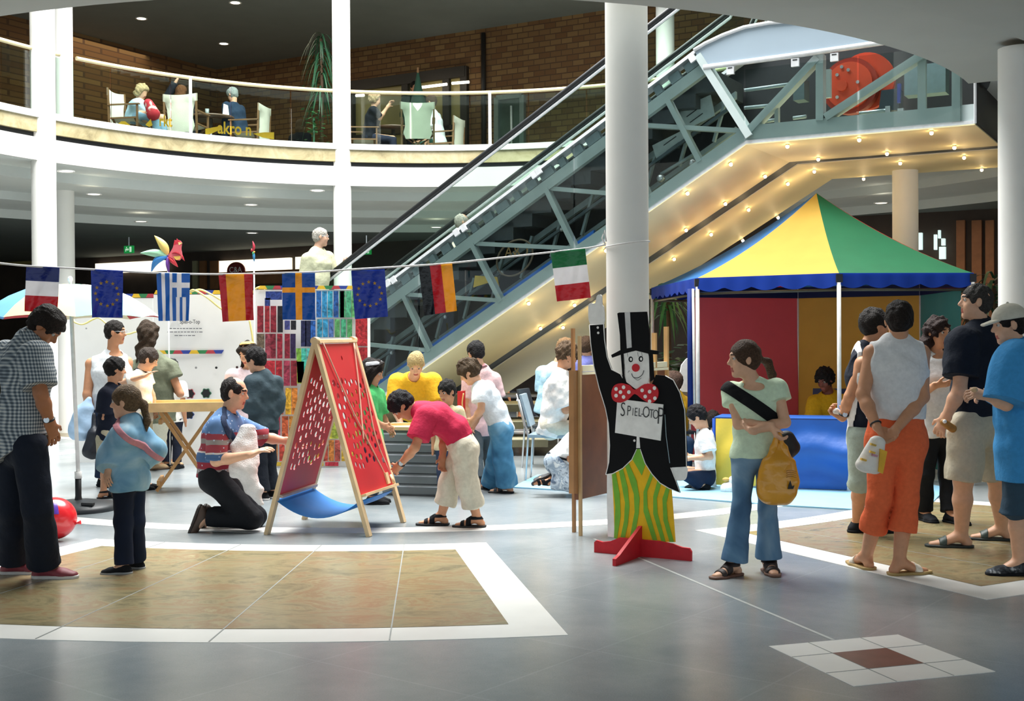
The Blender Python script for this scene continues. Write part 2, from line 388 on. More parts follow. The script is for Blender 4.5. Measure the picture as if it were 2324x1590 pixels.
px_panel('shop_fascia_board', 500, 642, 700, 650, mat('#4a3626', 0.6), 'darker brown board lowest under the long lit sign box', 'board', off=0.08)
0 and px_panel('shop_shutter', 330, 622, 352, 652, mat('#b9ab86', 0.6), 'small pale shutter under a sign box', 'shutter', off=0.1)
for i, (x0, x1) in enumerate(((452, 466), (476, 496), (436, 447))):
    px_panel('shop_door_post', x0, 592, x1, 655, (BROWN, BROWN, mat('#8d8a6a', 0.5))[i], ('brown post beside the long sign box', 'brown post left of a pale strip', 'pale strip between two brown posts')[i], 'post', off=0.07)
lg = thing('oval_logo', 'dark red oval logo with white letters on the lit sign box', 'logo', wpx(537, 612, 0.14))
p = wpx(537, 614, 0.14); MB().prism([p + U * 0.27 * cos(a) + Z * 0.2 * sin(a) for a in np.linspace(0, 2 * pi, 28)[:-1]], -W_ * 0.03).build('oval_plate', mat('#6e1a1a', 0.5), lg)
text('lettering', 'C&A', p - U * 0.19 - W_ * 0.032 - Z * 0.04, U, Z, 0.13, WHITE, lg, width=0.38)
px_panel('tan_wall_panel', -20, 538, 76, 598, mat('#94874f', 0.7, ns=4, na=0.1), 'tan brick panel on the back wall at the left edge', 'panel', off=0.06, th=0.06)
# right end of the lower floor: wood panels and bright window slits
for i, (x0, x1) in enumerate(((2170, 2190), (2205, 2228), (2236, 2256))):
    px_panel('wood_wall_panel', x0, 500, x1, 760, mat('#8a5a38', 0.6, ns=5, na=0.2), ('tall wood panel behind the green tent side', 'tall wood panel beside the palm', 'tall wood panel next to the round pillar')[i], 'panel', off=0.1, group='wood panels on the far wall')
SKYW = mat('#d8f2ee', 0.5, emit=0.9)
for i, (x, y0, y1, wd) in enumerate(((2088, 528, 566, 8), (2122, 532, 566, 6), (2131, 522, 540, 5), (2140, 541, 556, 8), (2138, 560, 587, 14))):
    px_panel('window_%d' % (i + 1), x - wd / 2, y0, x + wd / 2, y1, SKYW, None, None, off=0.1)['kind'] = 'structure'
# ---- upper cafe: shop window, door, pipe, strip lights
fr = mat('#2a2622', 0.5)
a0, b0 = wpx(800, 175), wpx(1062, 330); ta, tb = np.dot(a0 - WC, U), np.dot(b0 - WC, U)
zt = wpx(1062, 152)[2]
win = thing('window_6', None, None, wp(ta, 4.5, 0.1)); win['kind'] = 'structure'
MB().prism([wp(ta, 4.5, 0.02), wp(tb, 4.5, 0.02), wp(tb, zt - 0.15, 0.02), wp(ta, zt - 0.15, 0.02)], W_ * 0.01).build('pane', mat('#8c7f4e', 0.3, ns=1.5, na=0.35, emit=0.12), win)
mb = MB().beam(wp(ta, zt - 0.1, 0.06), wp(tb, zt - 0.1, 0.06), 0.12, 0.22); mb.beam(wp(ta, 5.85, 0.06), wp(tb, 5.85, 0.06), 0.1, 0.08)
for x in (802, 925, 1018, 1058):
    t = np.dot(wpx(x, 250) - WC, U); mb.beam(wp(t, 4.5, 0.06), wp(t, zt, 0.06), 0.16, 0.1, up=W_)
mb.build('frame', fr, win)
LAMP = mat('#fff2dc', 0.4, emit=6.0)
for i, (x0, y0, x1, y1) in enumerate(((950, 199, 1014, 191), (1026, 189, 1064, 186), (808, 217, 826, 216))):
    tag(MB().tube([wpx(x0, y0, 0.35), wpx(x1, y1, 0.35)], 0.028, 8).build('strip_light', LAMP), ('long glowing strip light in the cafe window', 'short glowing strip light right of the long one', 'small glowing strip light beside the round pillar')[i], 'light', 'strip lights of the cafe')
tag(MB().tube([wpx(1097, 75, 0.06), wpx(1098, 330, 0.06)], 0.05, 8).build('drain_pipe', fr), 'dark vertical pipe on the upper brick wall', 'pipe')
dr = thing('door_1', None, None, wpx(1150, 330, 0.1)); dr['kind'] = 'structure'
d0, d1 = wpx(1128, 222, 0.06), wpx(1188, 330, 0.06)
mb = MB()
for a, b in (((1128, 222), (1128, 330)), ((1186, 216), (1186, 330)), ((1128, 222), (1186, 216))): mb.beam(wpx(*a, 0.06), wpx(*b, 0.06), 0.1, 0.09, up=W_)
mb.build('door_frame', mat('#8e9a96', 0.4, 0.5), dr)
MB().quad(wpx(1131, 226, 0.04), wpx(1131, 330, 0.04), wpx(1183, 330, 0.04), wpx(1183, 222, 0.04)).build('pane', mat('#56665c', 0.15, ns=2, na=0.4), dr)
cyl('door_handle', wpx(1160, 240, 0.1), wpx(1161, 326, 0.1), 0.022, WHITE, dr)
# ---- downlights in the ceilings
DL = mat('#fff4dc', 0.4, emit=5.0)
for i, (x, y, z) in enumerate(((534, 6, 7.8), (321, 42, 7.8), (508, 99, 7.8), (213, 440, 3.70), (570, 464, 3.70), (320, 502, 3.55), (572, 528, 3.55), (150, 388, 3.83), (720, 432, 3.83), (990, 515, 3.55), (2000, 460, 3.55), (2008, 503, 3.55), (1484, 57, 7.8), (1573, 94, 7.8))):
    p = G(x, y, z); nm = 'upper cafe' if z > 5 else 'lower'
    t = thing('ceiling_downlight', 'small round downlight in the %s ceiling %s' % (nm, ['at the top of the picture', 'left of the plant', 'right above the wall corner', 'next to the left pillar', 'above the long lit sign', 'above the green exit sign', 'above the pinwheel stick', 'at the left edge of the fascia', 'left of the middle pillar', 'behind the moving stair glass', 'above the tent roof', 'right of the tent peak', 'beside the near pillar', 'behind the upper handrail'][i]), 'ceiling light', p, 'downlights in the ceilings')
    MB().lathe([(0.09, -0.004), (0.12, -0.012), (0.12, 0)], p, n=16).build('rim', WHITE, t)
    MB().lathe([(0.0, -0.006), (0.09, -0.005)], p, n=16).build('diffuser', DL, t)
# ---- pillars
PW = mat('#eeede8', 0.55, ns=3, na=0.03)
def pillar(x, Y, r, z0, z1, label):
    p = P(x, 600, Y); o = MB().lathe([(r, z0), (r, z1)], (p[0], p[1], 0), n=40).build('pillar', PW); o['label'] = label; o['category'] = 'pillar'; o['kind'] = 'structure'; return p
pc = pillar(1424, 9.06, 0.156, 0, 8, 'round white pillar behind the clown figure')
pillar(101, 17.4, 0.168, 0, 8, 'round white pillar at the left behind the bunting')
pillar(778, 20.4, 0.148, 0, 8, 'round white pillar behind the man on the moving stair')
pillar(146, 19.6, 0.16, 0, 8, 'shaded round pillar just right of the left one')
pillar(2055, 15.6, 0.158, 0, 3.6, 'round pillar behind the tent roof')
pillar(2314, 9.7, 0.158, 0, 3.7, 'round white pillar at the right edge')
pillar(1512, 21.5, 0.16, 4.5, 8, 'round pillar on the upper floor behind the handrails')
pillar(1626, 24, 0.16, 4.5, 8, 'second round pillar on the upper floor beside the exit sign')

# ---- balcony balustrade
bal = thing('glass_balustrade', 'curved glass balustrade with a cream handrail along the balcony', 'balustrade', pol(6.3, 180, 4.67))
GL = glass_mat('#e9f3ee', 0.03)
aa = [263, 255, 247, 238.5, 230, 221, 212, 203, 194, 185, 176, 167, 158, 149, 140, 131, 122, 113, 106]
for a, b in zip(aa[:-1], aa[1:]):
    MB().lathe([(6.30, 4.67), (6.30, 5.50), (6.315, 5.50), (6.315, 4.67)], c0, b + 0.1, a - 0.1, 6, closedprof=True, sm=False).build('glass_panel', GL, bal)
HR = mat('#cfc29a', 0.4)
for a, b in ((263, 237.8), (235.2, 196.3), (194.2, 106)):
    MB().tube([pol(6.30, a + (b - a) * i / 40, 5.55) for i in range(41)], 0.03, 10).build('handrail', HR, bal)
for x in (432, 1112):
    p = P(x, 250, 20); d = unit(p[:2] - CAM[:2]); 
    lo, hi = 90, 270
    best = min((abs(proj(pol(6.29, a, 5.0))[0] - x), a) for a in np.arange(100, 256, 0.1))[1]
    MB().beam(pol(6.27, best, 4.67), pol(6.27, best, 5.54), 0.045, 0.02, up=W_).build('post', WHITE, bal)
# ---- exit signs
def exit_sign(x, y, Y, wpx_, label, z=None):
    p = P(x, y, Y); wd = wpx_ * Y / FPX; h = wd * 0.62
    t = thing('exit_sign', label, 'sign', p, 'green exit signs')
    MB().box(p, (wd, 0.05, h), (U, W_, Z)).build('panel', mat('#1d9a4a', 0.4, emit=0.5), t)
    w_ = mat('#d8f4dc', 0.5, emit=0.6); q = p - W_ * 0.028
    mb = MB().box(q + U * wd * 0.28, (wd * 0.22, 0.004, h * 0.7), (U, W_, Z)); mb.beam(q - U * wd * 0.32, q - U * wd * 0.02, 0.004, h * 0.12, up=Z); mb.prism([q + U * wd * 0.1, q - U * wd * 0.05 + Z * h * 0.18, q - U * wd * 0.05 - Z * h * 0.18], -W_ * 0.003)
    mb.tube([q - U * wd * 0.28 - Z * h * 0.25, q - U * wd * 0.2 + Z * h * 0.15], h * 0.06, 6); mb.ell(q - U * wd * 0.18 + Z * h * 0.28, h * 0.07)
    mb.build('pictogram', w_, t)
    MB().beam(p + Z * h / 2, p + Z * (h / 2 + 0.25), 0.02, 0.02).build('hanger', SILVER, t)
exit_sign(293, 566, 25, 27, 'green exit sign left of the rooster pinwheel')
exit_sign(832, 570, 24.5, 24, 'green exit sign behind the stair handrail')
exit_sign(1655, 66, 25.5, 28, 'green exit sign on the upper floor behind the stair')
# ================================================================ moving stairs
K0 = np.array([2.557, 13.418, 3.55]); SL = math.tan(R_(30.25))
SU = unit(U + Z * SL); SN = unit(np.cross(W_, SU)); SN = SN if SN[2] > 0 else -SN
def ept(s, w, h=0.0):                    # s along the run (0 = upper bend), w across, h above the lower chord
    return K0 + U * s + W_ * w + Z * (h + (SL * s if s < 0 else 0))
def s_of(px, h=0.0, w=0.0):
    lo, hi = -8.5, 3.0
    for _ in range(50):
        m_ = (lo + hi) / 2
        if proj(ept(m_, w, h))[0] < px: lo = m_
        else: hi = m_
    return (lo + hi) / 2
STEEL = mat('#b3c0c0', 0.5, 0.0, ns=5, na=0.06); STEELD = mat('#2a3136', 0.5, 0.2); STRIP = mat('#d8dadd', 0.35, 0.2)
PANEL = mat('#93a3b0', 0.5, ns=2, na=0.03); CREAM = mat('#f2e6b8', 0.5, ns=1.2, na=0.05, spec=0.4); RUBBER = mat('#0d0f12', 0.4)
LOW, END = -8.3, 2.36
def run_strip(mb, w0, w1, h0, h1, s0=LOW, s1=END, m=0, drop=0.0):
    """a bar following the stair: box section between (w0,h0) and (w1,h1)"""
    ss = [s0] + ([0.0] if s0 < 0 < s1 else []) + [s1]
    for a, b in zip(ss[:-1], ss[1:]):
        V = []
        for s in (a, b):
            for (w, h) in ((w0, h0), (w1, h0), (w1, h1), (w0, h1)): 
                q = K0 + U * s + W_ * w + Z * (h + (SL * s if s <= 0 else 0)); V.append(q)
        mb.add(V, [(0, 1, 5, 4), (1, 2, 6, 5), (2, 3, 7, 6), (3, 0, 4, 7), (0, 3, 2, 1), (4, 5, 6, 7)], m)
    return mb
def rail_path(w, h):
    pts = [ept(s, w, h) for s in np.linspace(LOW + 0.6, -0.6, 24)]
    pts += [K0 + U * s + W_ * w + Z * (h + SL * (-0.25 * (1.2) * ((0.6 - s) / 1.2) ** 2)) for s in np.linspace(-0.5, 0.6, 8)]
    pts += [ept(s, w, h) for s in np.linspace(0.7, END, 6)]
    return pts
def escalator(w0, label, detail):
    t = thing('escalator', label, 'escalator', ept(-6.0, w0) * np.array([1, 1, 0]), None)
    wd = 1.55
    run_strip(MB(), w0, w0 + 0.12, 0.0, 0.035).build('edge_strip', STRIP, t)
    run_strip(MB(), w0 + 0.02, w0 + 0.10, 0.035, 0.2).build('lower_chord', STEEL, t)
    run_strip(MB(), w0 + 0.0, w0 + 1.55, -0.012, 0.0).build('soffit', CREAM, t)
    run_strip(MB(), w0 + wd - 0.05, w0 + wd, 0.0, 0.2).build('lower_chord', STEEL, t)
    run_strip(MB(), w0 + 0.02, w0 + 0.10, 1.09, 1.235, s1=-0.45).build('upper_chord', STEEL, t)
    run_strip(MB(), w0 - 0.02, w0 + 0.16, 1.385, 1.425, s1=-0.45).build('deck_strip', STRIP, t)
    run_strip(MB(), w0 + 1.0, w0 + wd, 1.36, 1.40, s1=-0.2).build('deck_strip', STRIP, t)
    # steps
    mb = MB(); n = 30
    for i in range(n):
        s = LOW + 0.3 + i * 0.4 / SL * 0.385
        if s > -0.4: break
        z = (K0 + U * s)[2] + SL * s + 1.22
        c = K0 + U * s + W_ * (w0 + 0.62); c[2] = z - 0.11
        mb.box(c, (0.42, 0.84, 0.22), (U, W_, Z))
    mb.build('steps', mat('#4d5357', 0.5, 0.4), t)
    # dark sheet added behind the machinery, stands for the unlit interior
    run_strip(MB(), w0 + 1.12, w0 + 1.14, 0.05, 1.35).build('dark_backing', mat('#181d21', 0.5, 0.1), t)
    # handrails and glass
    for k, w in enumerate((w0 + 0.07, w0 + 1.181)):
        p = rail_path(w, 2.12); MB().tube(p, 0.038, 8).build('handrail', RUBBER, t)
        MB().tube([q - Z * 0.062 for q in p], 0.02, 6).build('rail_strip', STRIP, t)
        run_strip(MB(), w - 0.006, w + 0.006, 1.42, 2.05).build('balustrade_glass', GL, t)
    if not detail:
        return t
    # truss web as traced: foot of every upright, ties
    top = [912, 1068, 1237, 1408, 1512]; foot = [972, 1134, 1303, 1470, 1586]
    st = [s_of(x, 1.1, w0) for x in top]; sf = [s_of(x, 0.2, w0) for x in foot]
    st = [2 * st[0] - st[1], *st]; sf = [2 * sf[0] - sf[1], *sf]
    wq = w0 + 0.06
    for a, b in zip(st, sf): MB().beam(ept(a, wq, 1.12), ept(b, wq, 0.17), 0.06, 0.1, up=W_).build('truss_post', STEEL, t)
    ties = [(st[0], sf[1]), (st[1], sf[2]), (st[2], sf[3]), (st[3], sf[4]), (s_of(1432, 1.1, w0), -0.05)]
    for a, b in ties: MB().beam(ept(a + 0.05, wq + 0.03, 1.1), ept(b, wq + 0.03, 0.18), 0.05, 0.1, up=W_).build('truss_tie', STEEL, t)
    def wq_px(x, y, w=0.06): return PLN(x, y, K0 + W_ * (w0 + w), W_)
    for a, b, wd_ in (((1590, 128), (1706, 312), 0.20), ((1700, 300), (1858, 132), 0.13), ((1876, 268), (2108, 118), 0.13)):
        MB().beam(wq_px(*a), wq_px(*b), 0.08, wd_, up=W_).build('truss_tie', STEEL, t)
    for x, y0, y1, wd_ in ((1863, 125, 275, 0.115), (2093, 100, 262, 0.06), (2172, 150, 278, 0.13)):
        MB().beam(wq_px(x, y0), wq_px(x, y1), 0.08, wd_, up=W_).build('truss_post', STEEL, t)
    # blocks under the deck
    mb = MB()
    for i in range(34):
        s = -7.2 + i * 0.205
        mb.box(ept(s, w0 + 0.08, 1.31), (0.09 + 0.05 * (i % 3), 0.08, 0.1), (SU, W_, SN))
    mb.build('deck_brackets', mat('#8f9ea4', 0.5, 0.0), t)
    for x, y in ((1571, 132), (1052, 517), (1036, 527), (893, 635), (880, 642), (1212, 396), (1222, 388)):
        p = wq_px(x, y, -0.03); MB().box(p, (0.075, 0.03, 0.085), (SU, W_, SN)).build('bracket_plate', STRIP, t)
    for x, y in ((1658, 160), (1805, 142), (1894, 130)):
        p = wq_px(x, y, -0.03); g = MB().box(p, (0.085, 0.03, 0.085), (U, W_, Z)).build('bracket_plate', STRIP, t)
        MB().box(p + Z * 0.026 - W_ * 0.016, (0.05, 0.004, 0.012), (U, W_, Z)).build('bracket_slot', BLACK, g)
    # upper cladding panel with a curved top
    tp = [(1575, 114), (1600, 99), (1640, 80), (1689, 62), (1745, 52), (1811, 46), (1900, 38), (2190, 8)]
    bt = [(2190, 72), (2028, 90), (1800, 123), (1596, 150)]
    MB().prism([wq_px(*q, -0.02) for q in tp + bt], W_ * 0.05).build('cladding_panel', PANEL, t)
    MB().tube([wq_px(*q, -0.03) for q in tp], 0.022, 6).build('edge_strip', STRIP, t)
    a, b = [(1597, 153), (1800, 126), (2028, 93), (2190, 75)], None
    MB().tube([wq_px(*q, -0.03) for q in a], 0.03, 6).build('edge_strip', STRIP, t)
    # machinery
    def bar(a, b, r, name, m, w): MB().tube([wq_px(*a, w), wq_px(*b, w)], r, 8).build(name, m, t)
    CH = mat('#8b9ca0', 0.45, 0.1)
    run_strip(MB(), w0 + 0.5, w0 + 0.56, 0.78, 0.86, s1=-0.3).build('step_track', CH, t)
    run_strip(MB(), w0 + 0.5, w0 + 0.56, 0.40, 0.46, s1=-0.3).build('step_track', CH, t)
    run_strip(MB(), w0 + 0.3, w0 + 0.34, 0.62, 0.66, s1=-0.3).build('chain_track', mat('#4d5b60', 0.4, 0.3), t)
    run_strip(MB(), w0 + 0.11, w0 + 0.16, 0.235, 0.275, s0=-7, s1=-1.9).build('cable_duct', mat('#1f6fd0', 0.5), t)
    rq = random.Random(3)
    for i in range(15):
        s = -6.4 + i * 0.42; h = 0.62 + 0.0 * i
        MB().beam(ept(s, w0 + 0.4, 0.42), ept(s + 0.16, w0 + 0.4, 0.84), 0.03, 0.05, up=W_).build('track_stay', CH, t)
        if i % 2: MB().ell(ept(s + 0.2, w0 + 0.3, 0.5 + 0.2 * rq.random()), 0.03, n=8, k=6).build('roller', SILVER, t)
    for q in ([(1545, 245), (1612, 215), (1622, 262), (1568, 288), (1540, 280)], [(1480, 330), (1560, 290), (1570, 310), (1490, 362)]):
        pl = MB().prism([wq_px(*z_, 0.35) for z_ in q], W_ * 0.02).build('cover_plate', mat('#b4c2c2', 0.45), t)
        mx = np.mean([wq_px(*z_, 0.34) for z_ in q], axis=0)
        for dz in (-0.05, 0.03): MB().beam(mx - SU * 0.1 + SN * dz, mx + SU * 0.08 + SN * dz, 0.006, 0.012, up=W_).build('slot', BLACK, pl)
    for a, b in (((1525, 250), (1612, 196)), ((1500, 395), (1575, 350)), ((1690, 205), (1800, 190)), ((1690, 245), (1760, 238)), ((1732, 276), (1760, 272)), ((1800, 268), (1830, 264))): bar(a, b, 0.02, 'machine_rod', CH, 0.3)
    for x, y in ((1520, 238), (1545, 218), (1602, 188), (1572, 370), (1500, 405)): MB().ell(wq_px(x, y, 0.25), 0.05, n=10, k=8).build('roller', SILVER, t)
    MB().beam(wq_px(1764, 235, 0.12), wq_px(1764, 285, 0.12), 0.04, 0.07, up=W_).build('bracket', STEEL, t)
    for q, m_ in (([(1800, 180), (1825, 178), (1825, 225), (1800, 228)], '#56696e'), ([(2052, 150), (2146, 140), (2146, 208), (2052, 217)], '#7d949a'), ([(2000, 205), (2040, 200), (2040, 250), (1994, 250)], '#2b3a44')):
        MB().prism([wq_px(*z_, 0.4) for z_ in q], W_ * 0.2).build('machine_box', mat(m_, 0.5, 0.1), t)
    MB().prism([wq_px(*z_, 0.3) for z_ in [(2036, 190), (2044, 189), (2042, 232), (2036, 233)]], W_ * 0.05).build('cable_duct', mat('#173a9c', 0.5), t)
    bar((1950, 258), (2016, 251), 0.025, 'drive_shaft', mat('#9fb0b2', 0.3, 0.5), 0.2); MB().box(wq_px(2016, 249, 0.2), (0.05, 0.06, 0.07), (U, W_, Z)).build('bearing', SILVER, t); MB().box(wq_px(2045, 251, 0.2), (0.06, 0.06, 0.04), (U, W_, Z)).build('bearing', SILVER, t)
    # orange drive wheel
    ORG = mat('#c8482a', 0.4, ns=4, na=0.12); ORD = mat('#93301c', 0.45)
    c = wq_px(1926, 193, 0.40)
    def disc(r, w1, w2, m_, name, par, cc=c):
        a = [cc + (U * cos(x) + Z * sin(x)) * r + W_ * w1 for x in np.linspace(0, 2 * pi, 37)[:-1]]
        return MB().prism(a, W_ * (w2 - w1)).build(name, m_, par)
    dw = disc(0.30, 0.04, 0.16, ORD, 'drive_wheel', t)
    disc(0.25, 0.0, 0.05, ORG, 'wheel_disc', dw); disc(0.06, -0.03, 0.0, ORG, 'hub', dw, c - U * 0.07 - Z * 0.0)
    disc(0.31, 0.18, 0.26, ORG, 'rear_disc', dw, c + U * 0.13 + Z * 0.06)
    for dx, dz in ((-0.07, 0.2), (0.0, 0.16), (0.1, 0.02), (-0.12, -0.12), (-0.12, 0.12)): disc(0.018, -0.02, 0.0, SILVER, 'bolt', dw, c + U * dx + Z * dz)
    MB().box(wq_px(1880, 190, 0.2), (0.06, 0.05, 0.3), (U, W_, Z)).build('bracket', STEEL, t)
    # glass skin over the truss, end plate
    GT = glass_mat('#eef4f3', 0.02, ior=1.25)
    for a, b in ((-6.6, -4.3), (-4.28, -2.1), (-2.08, -0.02), (0.0, 1.2), (1.22, END - 0.12)):
        V = [K0 + U * s + W_ * (w0 - 0.01) + Z * (h + (SL * s if s <= 0 else 0)) for s, h in ((a, 0.04), (b, 0.04), (b, 1.38 if b < 0.5 else 0.8), (a, 1.38 if a < -0.01 else 0.8))]
        MB().prism(V, -W_ * 0.006).build('glass_skin', GT, t)
    e = K0 + U * END
    MB().prism([e + W_ * w0, e + W_ * (w0 + 1.59), e + W_ * (w0 + 1.59) + Z * 1.1, e + W_ * w0 + Z * 1.1], U * 0.02).build('end_plate', mat('#1d1f22', 0.5), t)
    MB().beam(e + W_ * (w0 - 0.01), e + W_ * (w0 - 0.01) + Z * 0.55, 0.02, 0.02).build('edge_strip', STRIP, t)
    return t
escalator(0.0, 'moving stair with grey truss, glass sides and orange drive wheel in front', True)
escalator(1.86, 'second moving stair hidden behind the first one', False)
run_strip(MB(), 1.551, 1.858, 0.005, 0.02).build('gap_shade', mat('#37434a', 0.5, ns=3, na=0.05), bpy.data.objects['escalator'])  # dark strip added across the open gap in place of its shade
# ---- little lamps on the soffits
LB = mat('#ffdca0', 0.4, emit=22.0)
bl = [(1787, 325), (1950, 310), (2013, 342), (2114, 294), (2166, 328), (2043, 364), (2188, 351), (2228, 379), (1960, 400), (1857, 355), (1848, 383), (1785, 412), (1733, 395), (1655, 367), (1557, 433), (1643, 457), (1696, 471), (1763, 489), (1554, 517), (1611, 527), (1683, 541), (1527, 583), (1372, 563), (1197, 683), (1301, 687), (1348, 690), (1224, 740), (1275, 738)]
ns_ = unit(np.cross(W_, SU))
for i, (x, y) in enumerate(bl):
    ph = G(x, y, 3.55)
    p = ph if np.dot(ph - K0, U) >= 0 else PLN(x, y, K0, ns_)
    nn = -Z if np.dot(ph - K0, U) >= 0 else -(ns_ if ns_[2] > 0 else -ns_)
    p = p + nn * 0.004
    t = thing('soffit_bulb', 'small warm glowing bulb on the cream underside of the moving stairs', 'bulb', p, 'glowing bulbs under the moving stairs')
    MB().tube([p + nn * 0.002, p + nn * 0.018], 0.022, 10).build('socket', mat('#b9a777', 0.4, 0.5), t)
    b = MB().ell(p + nn * 0.032, 0.02, n=10, k=8).build('glow_bulb', LB, t)
    if True:
        l = bpy.data.lights.new('bulb_light', 'POINT'); l.energy = 1.7; l.color = (1.0, 0.72, 0.38); l.shadow_soft_size = 0.03
        lo = bpy.data.objects.new('bulb_light', l); COL.objects.link(lo); lo.parent = t; lo.location = tuple(nn * 0.3)
sgn = thing('sign_reflection', 'reflection of an oval sign with mirrored gold letters, built inside the stair truss', 'sign', PLN(1168, 585, K0 + W_ * 0.2, W_))
q = PLN(1168, 585, K0 + W_ * 0.2, W_)  # a reflection in the stair glass, built here as solid ring and letters
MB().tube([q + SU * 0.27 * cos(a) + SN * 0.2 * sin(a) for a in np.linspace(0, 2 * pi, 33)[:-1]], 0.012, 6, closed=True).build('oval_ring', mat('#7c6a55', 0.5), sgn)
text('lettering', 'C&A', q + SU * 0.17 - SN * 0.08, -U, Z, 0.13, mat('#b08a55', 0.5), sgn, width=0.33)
py = [(1078, 625), (1128, 628), (1132, 650), (1120, 655), (1112, 640), (1074, 652)]
tag(MB().prism([PLN(*z_, K0 + W_ * 0.2, W_) for z_ in py], W_ * 0.015).build('yellow_board', mat('#d9b33c', 0.5)), 'yellow board seen through the stair truss', 'board')
# ================================================================ figures: a distance field per body, hair and garment, turned into one smooth surface
import os
VOXQ = 1.0
def smin(a, b, k):
    if k <= 0: return np.minimum(a, b)
    h = np.maximum(k - np.abs(a - b), 0) / k
    return np.minimum(a, b) - h * h * k * 0.25
class Prim:
    pass
def rc(a, b, r1, r2=None, lat=None, kx=1.0, cuts=(), k=0.02):
    """rounded bar from a to b; lat/kx widen it along one axis"""
    q = Prim(); q.a = np.asarray(a, float); q.b = np.asarray(b, float); q.r1 = r1; q.r2 = r1 if r2 is None else r2
    q.lat = None if lat is None else unit(lat); q.kx = kx; q.cuts = list(cuts); q.k = k; q.kind = 'rc'; return q
def el(c, rad, ax, cuts=(), k=0.02):
    q = Prim(); q.c = np.asarray(c, float); q.rad = np.asarray(rad, float); q.ax = np.asarray(ax, float); q.cuts = list(cuts); q.k = k; q.kind = 'el'; return q
def grow(q, e):
    import copy
    z = copy.copy(q)
    if q.kind == 'rc': z.r1 = q.r1 + e; z.r2 = q.r2 + e
    else: z.rad = q.rad + e
    return z
def bbox(q, m):
    if q.kind == 'rc':
        r = max(q.r1, q.r2) * max(1.0, q.kx) + m; return np.minimum(q.a, q.b) - r, np.maximum(q.a, q.b) + r
    r = q.rad.max() + m; return q.c - r, q.c + r
def evalp(q, X, Y, Zz):
    if q.kind == 'rc':
        a, b = q.a, q.b; d = b - a; L2 = float(d @ d) + 1e-12
        dx, dy, dz = X - a[0], Y - a[1], Zz - a[2]
        t = np.clip((dx * d[0] + dy * d[1] + dz * d[2]) / L2, 0, 1)
        ex, ey, ez = dx - t * d[0], dy - t * d[1], dz - t * d[2]
        s = ex * ex + ey * ey + ez * ez
        if q.lat is not None:
            el_ = ex * q.lat[0] + ey * q.lat[1] + ez * q.lat[2]; s = s - (1 - 1 / q.kx ** 2) * el_ * el_
        o = np.sqrt(np.maximum(s, 0)) - (q.r1 + (q.r2 - q.r1) * t)
    else:
        dx, dy, dz = X - q.c[0], Y - q.c[1], Zz - q.c[2]; s1 = 0; s2 = 0
        for i in range(3):
            e = (dx * q.ax[i][0] + dy * q.ax[i][1] + dz * q.ax[i][2]) / q.rad[i]; s1 = s1 + e * e; s2 = s2 + (e / q.rad[i]) ** 2
        k0 = np.sqrt(s1); o = k0 * (k0 - 1) / np.maximum(np.sqrt(s2), 1e-6)
    for p, n in q.cuts: o = np.maximum(o, (X - p[0]) * n[0] + (Y - p[1]) * n[1] + (Zz - p[2]) * n[2])
    return o
def field(adds, vox, subs=(), planes=(), kcap=1.0, kg=0.014):
    groups = adds if isinstance(adds[0], list) else [adds]; adds = [q for g_ in groups for q in g_]
    lo = np.min([bbox(q, q.k + 3 * vox)[0] for q in adds], axis=0); hi = np.max([bbox(q, q.k + 3 * vox)[1] for q in adds], axis=0)
    n = np.maximum(4, np.ceil((hi - lo) / vox).astype(int) + 1)
    D = np.full(n, 1.0, np.float32); ax = [(lo[i] + vox * np.arange(n[i])).astype(np.float32) for i in range(3)]
    def sub(q, m):
        l, h = bbox(q, m); i0 = np.clip(np.floor((l - lo) / vox).astype(int), 0, n - 1); i1 = np.clip(np.ceil((h - lo) / vox).astype(int) + 1, 1, n)
        sl = tuple(slice(i0[i], max(i0[i] + 1, i1[i])) for i in range(3))
        return sl, ax[0][sl[0]][:, None, None], ax[1][sl[1]][None, :, None], ax[2][sl[2]][None, None, :]
    for g_ in groups:
        E = D if len(groups) == 1 else np.full(n, 1.0, np.float32)
        for q in g_:
            sl, X, Y, Zz = sub(q, q.k + 2.5 * vox); E[sl] = smin(E[sl], evalp(q, X, Y, Zz).astype(np.float32), q.k * kcap)
        if len(groups) > 1: D = smin(D, E, kg)
    for q in subs:
        sl, X, Y, Zz = sub(q, q.k + 2.5 * vox); D[sl] = -smin(-D[sl], evalp(q, X, Y, Zz).astype(np.float32), q.k)
    X, Y, Zz = ax[0][:, None, None], ax[1][None, :, None], ax[2][None, None, :]
    for p, nn in planes: D = np.maximum(D, ((X - p[0]) * nn[0] + (Y - p[1]) * nn[1] + (Zz - p[2]) * nn[2]).astype(np.float32))
    return D, lo
